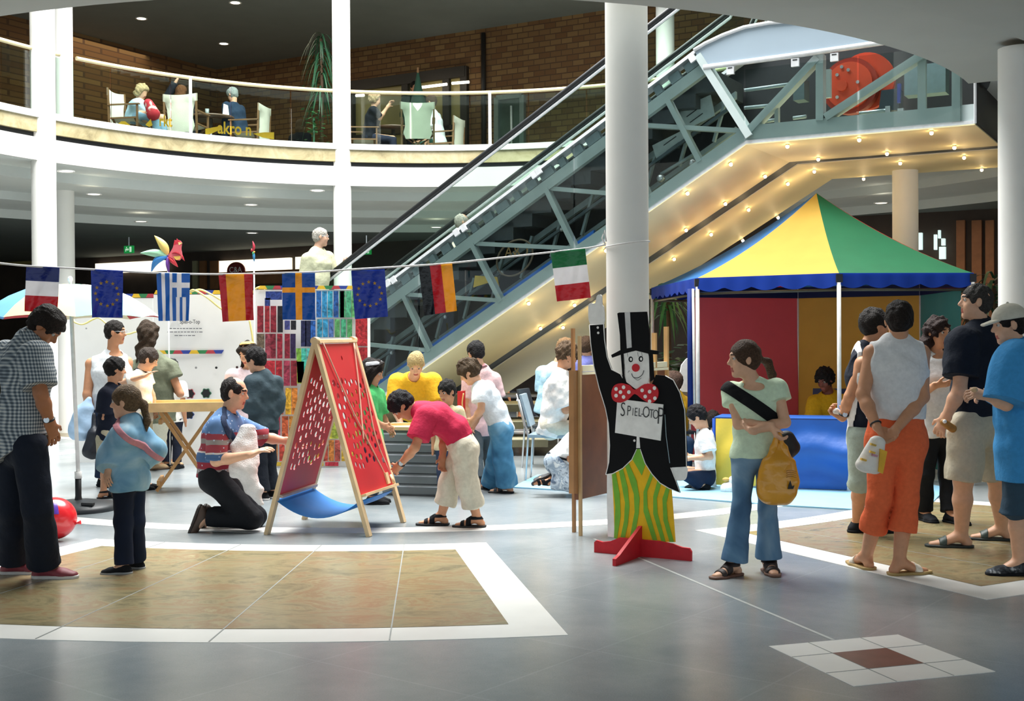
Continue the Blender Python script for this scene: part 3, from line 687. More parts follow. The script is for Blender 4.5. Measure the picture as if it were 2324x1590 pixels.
def nets(D, lo, h):
    I = D < 0; c = np.zeros(tuple(np.array(D.shape) - 1), np.int8)
    for a in (0, 1):
        for b in (0, 1):
            for d in (0, 1): c += I[a:D.shape[0] - 1 + a, b:D.shape[1] - 1 + b, d:D.shape[2] - 1 + d]
    m = (c > 0) & (c < 8); i, j, k = np.nonzero(m); N = len(i)
    if N == 0: return np.zeros((0, 3)), np.zeros((0, 4), int)
    idx = np.full(m.shape, -1, np.int32); idx[i, j, k] = np.arange(N)
    cor = [(a, b, d) for a in (0, 1) for b in (0, 1) for d in (0, 1)]
    val = {q: D[i + q[0], j + q[1], k + q[2]] for q in cor}
    S_ = np.zeros((N, 3)); C_ = np.zeros(N)
    for q in cor:
        for ax in range(3):
            if q[ax] == 0:
                r = list(q); r[ax] = 1; r = tuple(r); va, vb = val[q], val[r]; cr = (va < 0) != (vb < 0)
                t = np.where(cr, va / np.where(va == vb, 1, va - vb), 0)
                p = np.zeros((N, 3)); p[:] = q; p[:, ax] += t; S_ += p * cr[:, None]; C_ += cr
    V = (np.stack([i, j, k], 1) + S_ / C_[:, None]) * h + lo
    Fs = []
    for ax in range(3):
        b, d = (ax + 1) % 3, (ax + 2) % 3
        s0 = [slice(None)] * 3; s1 = [slice(None)] * 3; s0[ax] = slice(0, -1); s1[ax] = slice(1, None)
        A, B = I[tuple(s0)], I[tuple(s1)]; x = (A != B); e = np.array(np.nonzero(x)).T
        ok = (e[:, b] > 0) & (e[:, d] > 0) & (e[:, b] < m.shape[b]) & (e[:, d] < m.shape[d]); e = e[ok]
        if not len(e): continue
        def at(db, dd):
            q = e.copy(); q[:, b] += db; q[:, d] += dd; return idx[q[:, 0], q[:, 1], q[:, 2]]
        Q = np.stack([at(-1, -1), at(0, -1), at(0, 0), at(-1, 0)], 1); ins = A[e[:, 0], e[:, 1], e[:, 2]]
        Q[~ins] = Q[~ins][:, ::-1]; Fs.append(Q)
    F = np.concatenate(Fs); F = F[(F >= 0).all(1)]
    return V, F
def vnorm(V, F):
    n = np.cross(V[F[:, 2]] - V[F[:, 0]], V[F[:, 3]] - V[F[:, 1]]); N = np.zeros_like(V)
    for q in range(4): np.add.at(N, F[:, q], n)
    return N / np.maximum(np.linalg.norm(N, axis=1), 1e-9)[:, None]
def wrinkle(V, F, amp, fr, seed=0):
    N = vnorm(V, F); r = random.Random(seed); o = np.zeros(len(V))
    for _ in range(6):
        d = np.array([r.gauss(0, 1), r.gauss(0, 1), r.gauss(0, 0.8)]); d = unit(d) * fr * (0.6 + r.random()); o += np.sin(V @ d + r.random() * 6.28 + 1.5 * np.sin(V @ (d[::-1] * 0.5)))
    return V + N * (o / 6 * 1.6 * amp)[:, None]
def surf(name, adds, vox, m, parent, subs=(), planes=(), wr=0.0, wf=45, seed=0, kcap=1.0, fmf=None, kg=0.014):
    D, lo = field(adds, vox, subs, planes, kcap, kg); V, F = nets(D, lo, vox)
    if len(F) == 0: return None
    if wr: V = wrinkle(V, F, wr * 1.3, wf, seed)
    fm = None if fmf is None else fmf(V[F].mean(1))
    return mk(name, V, F, m, parent, fm, True)
def hd_frame(yaw, pitch, roll=0):
    f0 = np.array([sin(R_(yaw)), cos(R_(yaw)), 0]); p = R_(pitch)
    f = f0 * cos(p) - Z * sin(p); u = f0 * sin(p) + Z * cos(p); l = np.cross(u, f)      # l = the person's left
    if roll: c, s = cos(R_(roll)), sin(R_(roll)); l, u = l * c + u * s, u * c - l * s
    return f, l, u
def hand(add, wr, d, th, g, left, curl=0.5, grip=None):
    d = unit(d); th = unit(np.asarray(th, float) - d * np.dot(th, d)); n = np.cross(d, th) * (1 if left else -1)
    s = g
    add.append(rc(wr - d * 0.01 * s, wr + d * 0.075 * s, 0.017 * s, 0.016 * s, th, 2.2, k=0.018))
    ln = (0.034, 0.04, 0.038, 0.03)
    for i in range(4):
        o = (1.5 - i) * 0.0205 * s; b = wr + d * 0.082 * s + th * o; dd = unit(d + th * (1.5 - i) * 0.07)
        c1, c2, c3 = curl * 0.7, curl * 1.6, curl * 2.2
        p1 = b + (dd * cos(c1) + n * sin(c1)) * ln[i] * s; p2 = p1 + (dd * cos(c2) + n * sin(c2)) * ln[i] * 0.75 * s; p3 = p2 + (dd * cos(c3) + n * sin(c3)) * ln[i] * 0.55 * s
        for a, c, r1, r2 in ((b, p1, 0.0092, 0.0086), (p1, p2, 0.0086, 0.008), (p2, p3, 0.008, 0.007)): add.append(rc(a, c, r1 * s, r2 * s, k=0.004))
    t0 = wr + d * 0.025 * s + th * 0.026 * s; t1 = t0 + (d * 0.55 + th * 0.75 + n * 0.3) * 0.042 * s; t2 = t1 + (d * 0.85 + th * 0.25 + n * 0.45) * 0.034 * s
    add.append(rc(t0, t1, 0.0125 * s, 0.0105 * s, k=0.012)); add.append(rc(t1, t2, 0.0102 * s, 0.0085 * s, k=0.004))
    return wr + d * 0.09 * s + n * 0.02 * s, d, n

SKINS = {'fair': '#d9a98a', 'mid': '#c68f6c', 'tan': '#a96f4c', 'pale': '#e6c3ab'}
def person(label, Y0, g, yaw, head, neck=None, sh=None, el_=None, wr=None, hip=None, kn=None, an=None, an3=None, toe=None, ch=None, wa=None, tyaw=None, fz=0.0,
           skin_='mid', wt=1.0, lw=1.0, hair=('short', '#2a211c'), top=None, bot=None, shoe=None, curl=(0.45, 0.45), hyaw=None, hpitch=0, hroll=0, hdir=(None, None),
           bands=(), group=None, hands=True, name='person', noface=False, hipw=1.0, armbare=True, extra=None):
    """px joints: (x, y, depth offset); index 0 = the person's right, 1 = left. yaw: 0 away, 90 to the right, 180 to the viewer."""
    J = lambda q: P(q[0], q[1], Y0 + q[2])
    vox = min(0.016, max(0.0055, Y0 * 0.00075)) * VOXQ
    hs = 0.6 + 0.4 * g; hyaw = yaw if hyaw is None else hyaw
    H = J(head); f, l, u = hd_frame(hyaw, hpitch, hroll)
    tf = np.array([sin(R_(yaw)), cos(R_(yaw)), 0]); tr = np.array([cos(R_(yaw)), -sin(R_(yaw)), 0])
    NB = J(neck) if neck else H - Z * 0.185 * hs - tf * 0.03 * g
    SH = [J(q) for q in sh] if sh else [NB + tr * s * 0.175 * g * wt ** 0.5 - Z * 0.055 * g for s in (1, -1)]
    if hip: HP = [J(q) for q in hip]
    else: HP = [np.array([NB[0], NB[1], NB[2] - 0.56 * g]) + tr * s * 0.085 * g * hipw for s in (1, -1)]
    EL = [J(el_[i]) if el_ and el_[i] else SH[i] + tr * (1, -1)[i] * 0.04 * g - Z * 0.285 * g - tf * 0.02 * g for i in (0, 1)]
    WR = [J(wr[i]) if wr and wr[i] else EL[i] - Z * 0.25 * g + tf * 0.06 * g for i in (0, 1)]
    AN = []; TY = []
    for i in (0, 1):
        if an and an[i]:
            q = an[i]; a = G(q[0], q[1], fz) + Z * 0.075 * g; AN.append(a); TY.append(q[2] if len(q) > 2 else yaw)
        elif an3 and an3[i]: AN.append(J(an3[i])); TY.append(None)
        else:
            a = HP[i].copy(); a[2] = fz + 0.075 * g; AN.append(a); TY.append(yaw)
    KN = [J(kn[i]) if kn and kn[i] else HP[i] * 0.48 + AN[i] * 0.52 + tf * 0.02 * g for i in (0, 1)]
    PV = (HP[0] + HP[1]) / 2; LH = unit(HP[0] - HP[1]); LA = unit(SH[0] - SH[1])
    CH = J(ch) if ch else PV + (NB - PV) * 0.70; WA = J(wa) if wa else PV + (NB - PV) * 0.34
    UC = CH + (NB - CH) * 0.62
    root = thing(name, label, 'person', (PV[0], PV[1], fz) if not an3 else (PV[0], PV[1], max(fz, 0)), group)
    sk = skin(SKINS.get(skin_, skin_))
    lipc = skin('#a8584c') if SKINS.get(skin_, '') != SKINS['tan'] else skin('#7d4438')
    # torso and limbs
    T = [rc(PV - unit(NB - PV) * 0.01 * g, WA, 0.098 * g * hipw, 0.092 * g * wt, LH, 1.42, k=0.06 * g),
         rc(WA, CH, 0.092 * g * wt, 0.104 * g * wt, LA, 1.36, k=0.06 * g), rc(CH, UC, 0.104 * g * wt, 0.07 * g, LA, 1.5, k=0.05 * g),
         rc(UC, SH[0], 0.058 * g, 0.056 * g * lw, k=0.05 * g), rc(UC, SH[1], 0.058 * g, 0.056 * g * lw, k=0.05 * g), rc(CH + (NB - CH) * 0.75, NB, 0.062 * g, 0.05 * g, LA, 1.3, k=0.04 * g)]
    AR = []
    for i in (0, 1): AR.append([rc(SH[i], EL[i], 0.051 * g * lw, 0.038 * g * lw, k=0.03 * g), rc(EL[i], EL[i] + (WR[i] - EL[i]) * 0.35, 0.038 * g * lw, 0.0395 * g * lw, k=0.02 * g), rc(EL[i] + (WR[i] - EL[i]) * 0.35, WR[i], 0.0395 * g * lw, 0.0255 * g * lw, k=0.02 * g)])
    LG = []
    for i in (0, 1): LG.append([rc(HP[i], KN[i], 0.084 * g * lw * hipw ** 0.5, 0.053 * g * lw, k=0.04 * g), rc(KN[i], KN[i] + (AN[i] - KN[i]) * 0.35, 0.051 * g * lw, 0.053 * g * lw, k=0.025 * g), rc(KN[i] + (AN[i] - KN[i]) * 0.35, AN[i], 0.053 * g * lw, 0.034 * g * lw, k=0.025 * g)])
    neckp = rc(NB - unit(H - NB) * 0.01, H - u * 0.075 * hs - f * 0.022 * hs, 0.054 * g * (0.9 + 0.1 * wt), 0.05 * hs, k=0.03 * g)
    HB = lambda a, b, c: H + f * a * hs + l * b * hs + u * c * hs
    flu = (l, f, u)
    HD = [el(HB(-0.012, 0, 0.03), np.array([0.074, 0.094, 0.088]) * hs, flu, k=0.02), el(HB(0.024, 0, -0.042), np.array([0.056, 0.064, 0.074]) * hs, flu, k=0.03 * hs)]
    face = []
    if vox < 0.0125:
        face = [rc(HB(0.082, 0, 0.014), HB(0.101, 0, -0.022), 0.008 * hs, 0.0125 * hs, k=0.012 * hs), rc(HB(0.088, 0.012, -0.026), HB(0.088, -0.012, -0.026), 0.0085 * hs, k=0.008 * hs),
                rc(HB(0.072, 0.032, 0.032), HB(0.08, 0.0, 0.03), 0.0105 * hs, k=0.015 * hs), rc(HB(0.072, -0.032, 0.032), HB(0.08, 0.0, 0.03), 0.0105 * hs, k=0.015 * hs),
                rc(HB(0.072, 0.018, -0.058), HB(0.072, -0.018, -0.058), 0.0095 * hs, k=0.01 * hs), rc(HB(0.070, 0.016, -0.070), HB(0.070, -0.016, -0.070), 0.0095 * hs, k=0.008 * hs),
                el(HB(0.062, 0, -0.098), np.array([0.024, 0.02, 0.018]) * hs, flu, k=0.02 * hs)]
        for s in (1, -1):
            face.append(el(HB(0.052, 0.04 * s, -0.03), np.array([0.02, 0.022, 0.022]) * hs, flu, k=0.02 * hs))
    for s in (1, -1): face.append(el(HB(-0.006, 0.077 * s, -0.004), np.array([0.011, 0.019, 0.031]) * hs, flu, k=0.006))
    subs = [el(HB(0.094, 0.031 * s, 0.009), np.array([0.017, 0.016, 0.012]) * hs, flu, k=0.008) for s in (1, -1)] if vox < 0.0125 else []
    body = T + [LG[0][0], LG[1][0], neckp] + HD + face + AR[0][:0]
    limb = [list(AR[0]), list(AR[1]), list(LG[0]), list(LG[1])]
    grips = []
    for i in (0, 1):
        d = hdir[i] if hdir[i] is not None else unit(WR[i] - EL[i])
        d = unit(np.asarray(d, float)); th = tf * 0.9 + Z * 0.5 - tr * (0.3, -0.3)[i]
        if hands: grips.append(hand(limb[i], WR[i], d, th, g * 0.98, i == 1, curl[i]))
        else: limb[i].append(rc(WR[i], WR[i] + d * 0.09 * g, 0.022 * g, 0.018 * g, k=0.015)); grips.append((WR[i] + d * 0.08 * g, d, d))
    FT = []
    for i in (0, 1):
        if toe and toe[i] is not None: td = unit(np.asarray(toe[i], float))
        else: td = np.array([sin(R_(TY[i] if TY[i] is not None else yaw)), cos(R_(TY[i] if TY[i] is not None else yaw)), 0])
        dn = -Z if (not (toe and toe[i] is not None)) else unit(np.cross(np.cross(td, AN[i] - KN[i]), td))
        he = AN[i] - td * 0.035 * g + dn * 0.042 * g; ba = AN[i] + td * 0.125 * g + dn * 0.05 * g; tp = AN[i] + td * 0.185 * g + dn * 0.055 * g; lt = np.cross(td, dn)
        FT.append((he, ba, tp, lt, dn, td))
        limb[2 + i] += [rc(he, AN[i], 0.032 * g, 0.034 * g, k=0.02), rc(AN[i] + td * 0.02 * g, ba, 0.036 * g, 0.024 * g, lt, 1.35, k=0.02), rc(ba, tp, 0.024 * g, 0.016 * g, lt, 1.7, k=0.015)]
    def fmf(C):
        q = (C - H); a, b, c = (q @ f) / hs, (q @ l) / hs, (q @ u) / hs; m = np.zeros(len(C), int)
        if not noface:
            m[(a > 0.066) & (np.abs(b) < 0.024) & (c > -0.078) & (c < -0.051)] = 1
            m[(a > 0.058) & (np.abs(b) > 0.012) & (np.abs(b) < 0.046) & (c > 0.027) & (c < 0.038)] = 2
        return m
    surf('body', [body] + limb, vox, [sk, lipc, mat(hair[1], 0.8)], root, subs=subs, fmf=fmf)
    # eyes
    if vox < 0.0125 and not noface:
        for s in (1, -1):
            c = HB(0.0725, 0.031 * s, 0.009); mb = MB().ell(c, 0.0118 * hs, (l, u, f), 12, 10)
            mb.M = [1 if np.dot(np.mean([mb.V[i] for i in fc], axis=0) - c, f) > 0.0118 * hs * 0.70 else 0 for fc in mb.F]
            mb.build('eye', [mat('#c4bdb5', 0.45, spec=0.2), mat('#231a15', 0.4, spec=0.2)], root)
    # hair
    hk, hc = hair[0], hair[1]; hm = mat(hc, 0.65, 0, 90, 0.4, 0.9, 110, spec=0.25)
    if hk != 'none':
        th = {'short': 0.016, 'bald': 0.006, 'curly': 0.026, 'long': 0.014, 'pony': 0.012, 'bun': 0.010, 'longcurly': 0.024, 'crop': 0.007, 'bob': 0.017}[hk]
        ha = [grow(HD[0], th * hs)]; ha[0].k = 0.02
        hsub = [el(HB(0.094, 0, -0.034), np.array([0.066, 0.064, 0.086]) * hs, flu, k=0.012)]
        pl = []
        low = -0.052 if hk in ('short', 'crop', 'pony', 'bun', 'bald') else -0.16
        if hk in ('short', 'crop', 'curly', 'pony', 'bun', 'bald'):
            ha.append(el(HB(-0.05, 0, -0.018), np.array([0.064, 0.05, 0.06]) * hs, flu, k=0.03))
            if hk in ('short', 'crop', 'bald', 'curly'):
                for s in (1, -1): hsub.append(el(HB(0.02, 0.085 * s, -0.045), np.array([0.03, 0.055, 0.05]) * hs, flu, k=0.01))
            else:
                for s in (1, -1): hsub.append(el(HB(0.015, 0.09 * s, -0.045), np.array([0.03, 0.045, 0.045]) * hs, flu, k=0.01))
            for q in ha: q.cuts = list(q.cuts) + [(HB(0, 0, low - 0.02), -u)]
        if hk == 'bald': hsub.append(el(HB(0.05, 0, 0.10), np.array([0.05, 0.075, 0.05]) * hs, flu, k=0.015))
        wv, wf = 0.0045, 120
        if hk == 'curly': ha.append(el(HB(-0.02, 0, 0.035), np.array([0.092, 0.108, 0.098]) * hs, flu, k=0.02)); wv, wf = 0.013 * hs, 95
        if hk in ('long', 'longcurly', 'bob'):
            Lh = {'long': 0.30, 'longcurly': 0.27, 'bob': 0.15}[hk] * (hair[2] if len(hair) > 2 else 1.0)
            for a, b in ((-0.055, 0.0), (-0.03, 0.058), (-0.03, -0.058), (-0.05, 0.03), (-0.05, -0.03)):
                p0 = HB(a, b, 0.02); p1 = p0 - Z * Lh * 0.5 * hs - f * 0.02; p2 = p0 - Z * Lh * hs - f * 0.01 + l * b * 0.4
                r0 = 0.042 if hk != 'long' else 0.034
                ha += [rc(p0, p1, r0 * hs, r0 * hs * 1.05, k=0.03), rc(p1, p2, r0 * hs * 1.05, r0 * hs * 0.6, k=0.03)]
            hsub.append(el(HB(0.082, 0, -0.09), np.array([0.058, 0.07, 0.12]) * hs, flu, k=0.012))
            if hk == 'longcurly' or hk == 'bob': wv, wf = 0.015, 75
        if hk == 'pony':
            b0 = HB(-0.105, 0, 0.0); ha.append(el(b0, (0.022 * hs,) * 3, flu, k=0.01))
            pt = hair[2] if len(hair) > 2 else [HB(-0.135, 0, -0.04), HB(-0.14, 0, -0.12), HB(-0.12, 0, -0.19)]
            pt = [J(q) if isinstance(q, tuple) else q for q in pt]; pp = [b0] + pt
            for a, b, r1, r2 in zip(pp[:-1], pp[1:], (0.02, 0.028, 0.026), (0.028, 0.026, 0.010)): ha.append(rc(a, b, r1 * hs, r2 * hs, k=0.015))
            wv, wf = 0.003, 60
        if hk == 'bun':
            ha.append(el(HB(-0.095, 0, -0.005), np.array([0.045, 0.03, 0.055]) * hs, flu, k=0.012))
        surf('hair', ha, vox, hm, root, subs=hsub, planes=pl, wr=wv, wf=wf, seed=len(label))
    # garments
    def torso_prims(e, hem, wide=1.0):
        t = [grow(q, e) for q in T]; sp = unit(WA - PV)
        t[0].r1 = t[0].r1 * wide; t.append(rc(PV - sp * (hem + 0.1), PV, (0.098 * g * max(hipw, wt * 0.97) + e) * wide, 0.098 * g * max(hipw, wt * 0.97) + e, LH, 1.42, k=0.05))
        return t, [(PV - sp * hem, -sp)]
    gm = {}
    if top:
        e = top.get('ez', 0.014); hem = top.get('hem', 0.06) * g; t, pl = torso_prims(e, hem, top.get('wide', 1.0)); sl = top.get('sl', 0.75); tg = [t]
        if 'hemcut' in top:
            a, b = J(top['hemcut'][0]), J(top['hemcut'][1]); nn = unit(np.cross(b - a, np.array([0, 1.0, 0]))); nn = nn if nn[2] < 0 else -nn; pl = [(a, nn)]
        if sl <= 0.02:      # sleeveless: shoulders trimmed
            for i in (0, 1):
                d = unit(SH[i] - UC); t[3 + i].cuts = [(SH[i] - d * (top.get('strap', 0.02)) * g, d)]
        for i in (0, 1):
            es = e + top.get('se', 0.008); ar = []; tg.append(ar)
            if sl > 0.02:
                s1 = min(sl, 1.0); d = unit(EL[i] - SH[i]); p1 = SH[i] + (EL[i] - SH[i]) * s1
                ar.append(rc(SH[i] + (SH[i] - EL[i]) * 0.02, p1, 0.055 * g * lw + es, (0.054 - 0.014 * s1) * g * lw + es + (0.008 if sl < 1 else 0), cuts=[(p1, d)] if sl <= 1 else [], k=0.035))
            if sl > 1:
                d = unit(WR[i] - EL[i]); p2 = EL[i] + (WR[i] - EL[i]) * (sl - 1); ar.append(rc(EL[i], p2, 0.042 * g * lw + es, 0.032 * g * lw + es, cuts=[(p2, d)], k=0.025))
        nd_ = unit(H - NB); nk = top.get('neck', 0.012)
        sb = [rc(NB + nd_ * nk + f * 0.015, NB + nd_ * 0.3, 0.058 * g, 0.075 * g, k=0.006)]
        if top.get('scoop'): sb.append(el(NB + tf * 0.07 * g - Z * 0.01, np.array([0.075, 0.07, top['scoop']]) * g, (tr, tf, Z), k=0.01))
        tg = [q for q in tg if q]
        surf(top.get('name', 'shirt'), tg if len(tg) > 1 else t, vox, top['c'], root, subs=sb, planes=pl, wr=top.get('wr', 0.0035), wf=top.get('wf', 40), seed=int(Y0 * 100))
        gm['top'] = (tg if len(tg) > 1 else t, sb, pl)
        if top.get('collar'):
            d = nd_; mb = MB(); n = 20; V = []
            cc = NB + d * 0.012
            a1, a2 = unit(tr - d * np.dot(tr, d)), unit(tf - d * np.dot(tf, d))
            for k_ in range(n):
                a = 2 * pi * k_ / n; o = a1 * cos(a) + a2 * sin(a); gap = 0.0 if abs(a - pi / 2) > 0.3 else 0.012
                V += [cc + o * 0.062 * g + d * (0.03 - gap), cc + o * 0.086 * g - d * 0.004, cc + o * 0.09 * g - d * 0.008, cc + o * 0.068 * g + d * (0.02 - gap)]
            F = [(4 * k_ + q, 4 * ((k_ + 1) % n) + q, 4 * ((k_ + 1) % n) + (q + 1) % 4, 4 * k_ + (q + 1) % 4) for k_ in range(n) for q in range(4)]
            mk('collar', V, F, top['collar'], root, None, True)
    if bot:
        e = bot.get('ez', 0.010); sp = unit(WA - PV); t = [rc(PV - sp * 0.02 * g, PV + sp * max(0.10, bot.get('rise', 0.085) + 0.02) * g, 0.1 * g * hipw + e, 0.096 * g * max(wt * 0.95, 0.9) + e, LH, 1.42, k=0.05)]
        pl = [(PV + sp * bot.get('rise', 0.085) * g, sp)]; ln = bot.get('ln', 1.93); fl_ = bot.get('fl', 1.25); pel = t; lgs = []
        for i in (0, 1):
            dk = unit(KN[i] - HP[i]); t = list(pel); lgs.append(t)
            if ln <= 1:
                p1 = HP[i] + (KN[i] - HP[i]) * ln; t.append(rc(HP[i], p1, 0.086 * g * lw * hipw ** 0.5 + e, (0.086 - 0.03 * ln) * g * lw * fl_ + e, cuts=[(p1, dk)], k=0.035))
            else:
                t.append(rc(HP[i], KN[i], 0.086 * g * lw * hipw ** 0.5 + e, 0.056 * g * lw * bot.get('kf', 1.0) + e, k=0.04))
                d = unit(AN[i] - KN[i]); p2 = KN[i] + (AN[i] - KN[i]) * (ln - 1); t.append(rc(KN[i], p2, 0.056 * g * lw * bot.get('kf', 1.0) + e, 0.046 * g * lw * fl_ + e, cuts=[(p2, d)], k=0.03))
        surf(bot.get('name', 'trousers'), lgs, vox, bot['c'], root, planes=pl, kg=0.006, wr=bot.get('wr', 0.003), wf=bot.get('wf', 38), seed=int(Y0 * 77))
        gm['bot'] = (lgs, [], pl)
    # shoes
    if shoe:
        for i in (0, 1):
            he, ba, tp, lt, dn, td = FT[i]; kd = shoe[0]
            if kd in ('shoe', 'boot'):
                a = [rc(he + dn * 0.004, AN[i] + dn * 0.01 * g, 0.04 * g, 0.043 * g, k=0.02), rc(AN[i] + td * 0.01 * g + dn * 0.02 * g, ba, 0.042 * g, 0.034 * g, lt, 1.25, k=0.025), rc(ba, tp, 0.034 * g, 0.024 * g, lt, 1.6, k=0.02)]
                pl = [(he + dn * 0.026 * g, dn), (AN[i] + (-dn) * 0.035 * g, -dn)]
                so = surf('shoe', a, vox, shoe[1], root, planes=pl)
                s2 = [rc(he + dn * 0.012, ba + dn * 0.012 * g, 0.043 * g, 0.041 * g, lt, 1.15, k=0.01), rc(ba + dn * 0.01 * g, tp + dn * 0.008 * g, 0.041 * g, 0.03 * g, lt, 1.4, k=0.02)]
                if so: surf('sole', s2, vox, shoe[2], so, planes=[(he + dn * 0.033 * g, dn), (he + dn * 0.010 * g, -dn)])
            else:
                s2 = [rc(he + dn * 0.012, ba + dn * 0.012 * g, 0.044 * g, 0.043 * g, lt, 1.15, k=0.01), rc(ba + dn * 0.01 * g, tp + dn * 0.008 * g + td * 0.012 * g, 0.043 * g, 0.03 * g, lt, 1.4, k=0.02)]
                so = surf('sandal' if kd == 'sandal' else 'flip_flop', s2, vox, shoe[2], root, planes=[(he + dn * 0.033 * g, dn), (he + dn * 0.014 * g, -dn)])
                if so:
                    base = [rc(he, AN[i], 0.040 * g, 0.042 * g, k=0.02), rc(AN[i] + td * 0.02 * g, ba, 0.043 * g, 0.031 * g, lt, 1.35, k=0.02), rc(ba, tp, 0.031 * g, 0.023 * g, lt, 1.7, k=0.015)]
                    zones = ([(0.055, 0.10), (0.115, 0.15)] if kd == 'sandal' else [(0.095, 0.14)])
                    for z0, z1 in zones: surf('strap', base, vox * 0.8, shoe[1], so, planes=[(AN[i] + td * z1 * g, td), (AN[i] + td * z0 * g, -td), (he + dn * 0.026 * g, dn)])
                    if kd == 'sandal': surf('ankle_strap', base, vox * 0.8, shoe[1], so, planes=[(AN[i] + dn * 0.002, dn), (AN[i] - dn * 0.022, -dn)])
    for (which, a, b, wd, m_, nm) in bands:
        pa, pb = J(a), J(b); nn = unit(np.cross(pb - pa, np.array([0, 1.0, 0]))); t, sb, pl = gm[which] if which in gm else ([grow(q, 0.004) for q in HD] if which == 'head' else AR[int(which)], [], [])
        e = 0.007 if which != 'head' else th * hs + 0.004
        t = t if isinstance(t[0], list) else [t]
        surf(nm, [[grow(q, e) for q in q_] for q_ in t], vox * 0.8, m_, root, subs=[], planes=[(pa + nn * wd / 2, nn), (pa - nn * wd / 2, -nn)] + ([(p_ + n_ * 0.004, n_) for p_, n_ in pl] if which in gm else []))
    if extra: extra(root, dict(H=H, f=f, l=l, u=u, hs=hs, HB=HB, NB=NB, SH=SH, EL=EL, WR=WR, AN=AN, PV=PV, grips=grips, J=J, tf=tf, tr=tr, g=g, vox=vox, KN=KN, CH=CH))
    return root
def glasses(root, k):
    mb = MB(); HB, l, u, f, hs = k['HB'], k['l'], k['u'], k['f'], k['hs']
    for s in (1, -1):
        c = HB(0.096, 0.032 * s, 0.006); mb.tube([c + (l * 0.024 * cos(a) + u * 0.017 * sin(a)) * hs for a in np.linspace(0, 2 * pi, 17)[:-1]], 0.0022, 5, closed=True)
        mb.tube([HB(0.094, 0.056 * s, 0.01), HB(0.05, 0.078 * s, 0.012), HB(-0.01, 0.08 * s, 0.008)], 0.0022, 5)
    mb.tube([HB(0.097, 0.01, 0.01), HB(0.097, -0.01, 0.01)], 0.002, 5); mb.build('glasses', SILVER, root)
def watch(i, m_=None):
    def fn(root, k):
        d = unit(k['WR'][i] - k['EL'][i]); p = k['WR'][i] - d * 0.03; _, s, u_ = frame(d); r = 0.031 * k['g']
        MB().tube([p + (s * cos(a) + u_ * sin(a)) * r for a in np.linspace(0, 2 * pi, 21)[:-1]], 0.007, 6, closed=True).build('watch_strap', m_ or BLACK, root)
        MB().tube([p - np.array([0, 1, 0]) * (r - 0.002), p - np.array([0, 1, 0]) * (r + 0.009)], 0.017, 14).build('watch_case', SILVER, root)
    return fn
def bracelet(i):
    def fn(root, k):
        d = unit(k['WR'][i] - k['EL'][i]); p = k['WR'][i] - d * 0.02; _, s, u_ = frame(d); r = 0.031 * k['g']
        MB().tube([p + (s * cos(a) + u_ * sin(a)) * r for a in np.linspace(0, 2 * pi, 21)[:-1]], 0.006, 6, closed=True).build('bracelet', BLACK, root)
    return fn
def multi(*fs):
    def fn(root, k):
        for q in fs: q(root, k)
    return fn
# ================================================================ the people
def check_col(nt, co):
    sp = nt.nodes.new('ShaderNodeSeparateXYZ'); nt.links.new(co, sp.inputs[0]); out = []
    ad = nd(nt, 'ShaderNodeMath', operation='ADD'); nt.links.new(sp.outputs[0], ad.inputs[0]); nt.links.new(sp.outputs[1], ad.inputs[1])
    for s in (ad.outputs[0], sp.outputs[2]):
        m1 = nd(nt, 'ShaderNodeMath', operation='MULTIPLY'); m1.inputs[1].default_value = 2 * pi / 0.021; nt.links.new(s, m1.inputs[0])
        m2 = nd(nt, 'ShaderNodeMath', operation='SINE'); nt.links.new(m1.outputs[0], m2.inputs[0]); out.append(m2.outputs[0])
    a = nd(nt, 'ShaderNodeMath', operation='ADD'); nt.links.new(out[0], a.inputs[0]); nt.links.new(out[1], a.inputs[1])
    b = nd(nt, 'ShaderNodeMath', operation='MULTIPLY_ADD'); b.inputs[1].default_value = 0.25; b.inputs[2].default_value = 0.5; nt.links.new(a.outputs[0], b.inputs[0])
    return ramp(nt, b.outputs[0], [(0.15, '#4c565f'), (0.45, '#7c868e'), (0.62, '#98a0a6'), (0.9, '#c9cac6')])
CHECK = tex_mat('checked_cloth', check_col, 0.9, 0.2)
def stripes(key, stops, axis=2, lo=0.0, hi=1.0, spots=None):
    def b(nt, co):
        sp = nt.nodes.new('ShaderNodeSeparateXYZ'); nt.links.new(co, sp.inputs[0])
        n = nd(nt, 'ShaderNodeTexNoise', Scale=7.0, Detail=2); nt.links.new(co, n.inputs['Vector'])
        a = nd(nt, 'ShaderNodeMath', operation='MULTIPLY_ADD'); a.inputs[1].default_value = 0.03; nt.links.new(n.outputs['Fac'], a.inputs[0]); nt.links.new(sp.outputs[axis], a.inputs[2])
        mr = nd(nt, 'ShaderNodeMapRange'); mr.inputs[1].default_value = lo; mr.inputs[2].default_value = hi; nt.links.new(a.outputs[0], mr.inputs[0])
        c = ramp(nt, mr.outputs[0], stops, 'CONSTANT')
        if spots:
            v = nd(nt, 'ShaderNodeTexVoronoi', Scale=spots[0]); nt.links.new(co, v.inputs['Vector'])
            lt = nd(nt, 'ShaderNodeMath', operation='LESS_THAN'); lt.inputs[1].default_value = spots[1]; nt.links.new(v.outputs['Distance'], lt.inputs[0])
            mx = nd(nt, 'ShaderNodeMix', data_type='RGBA'); mx.inputs[7].default_value = lin(spots[2]) + (1,); nt.links.new(lt.outputs[0], mx.inputs[0]); nt.links.new(c, mx.inputs[6]); c = mx.outputs[2]
        return c
    return tex_mat(key, b, 0.9, 0.2)
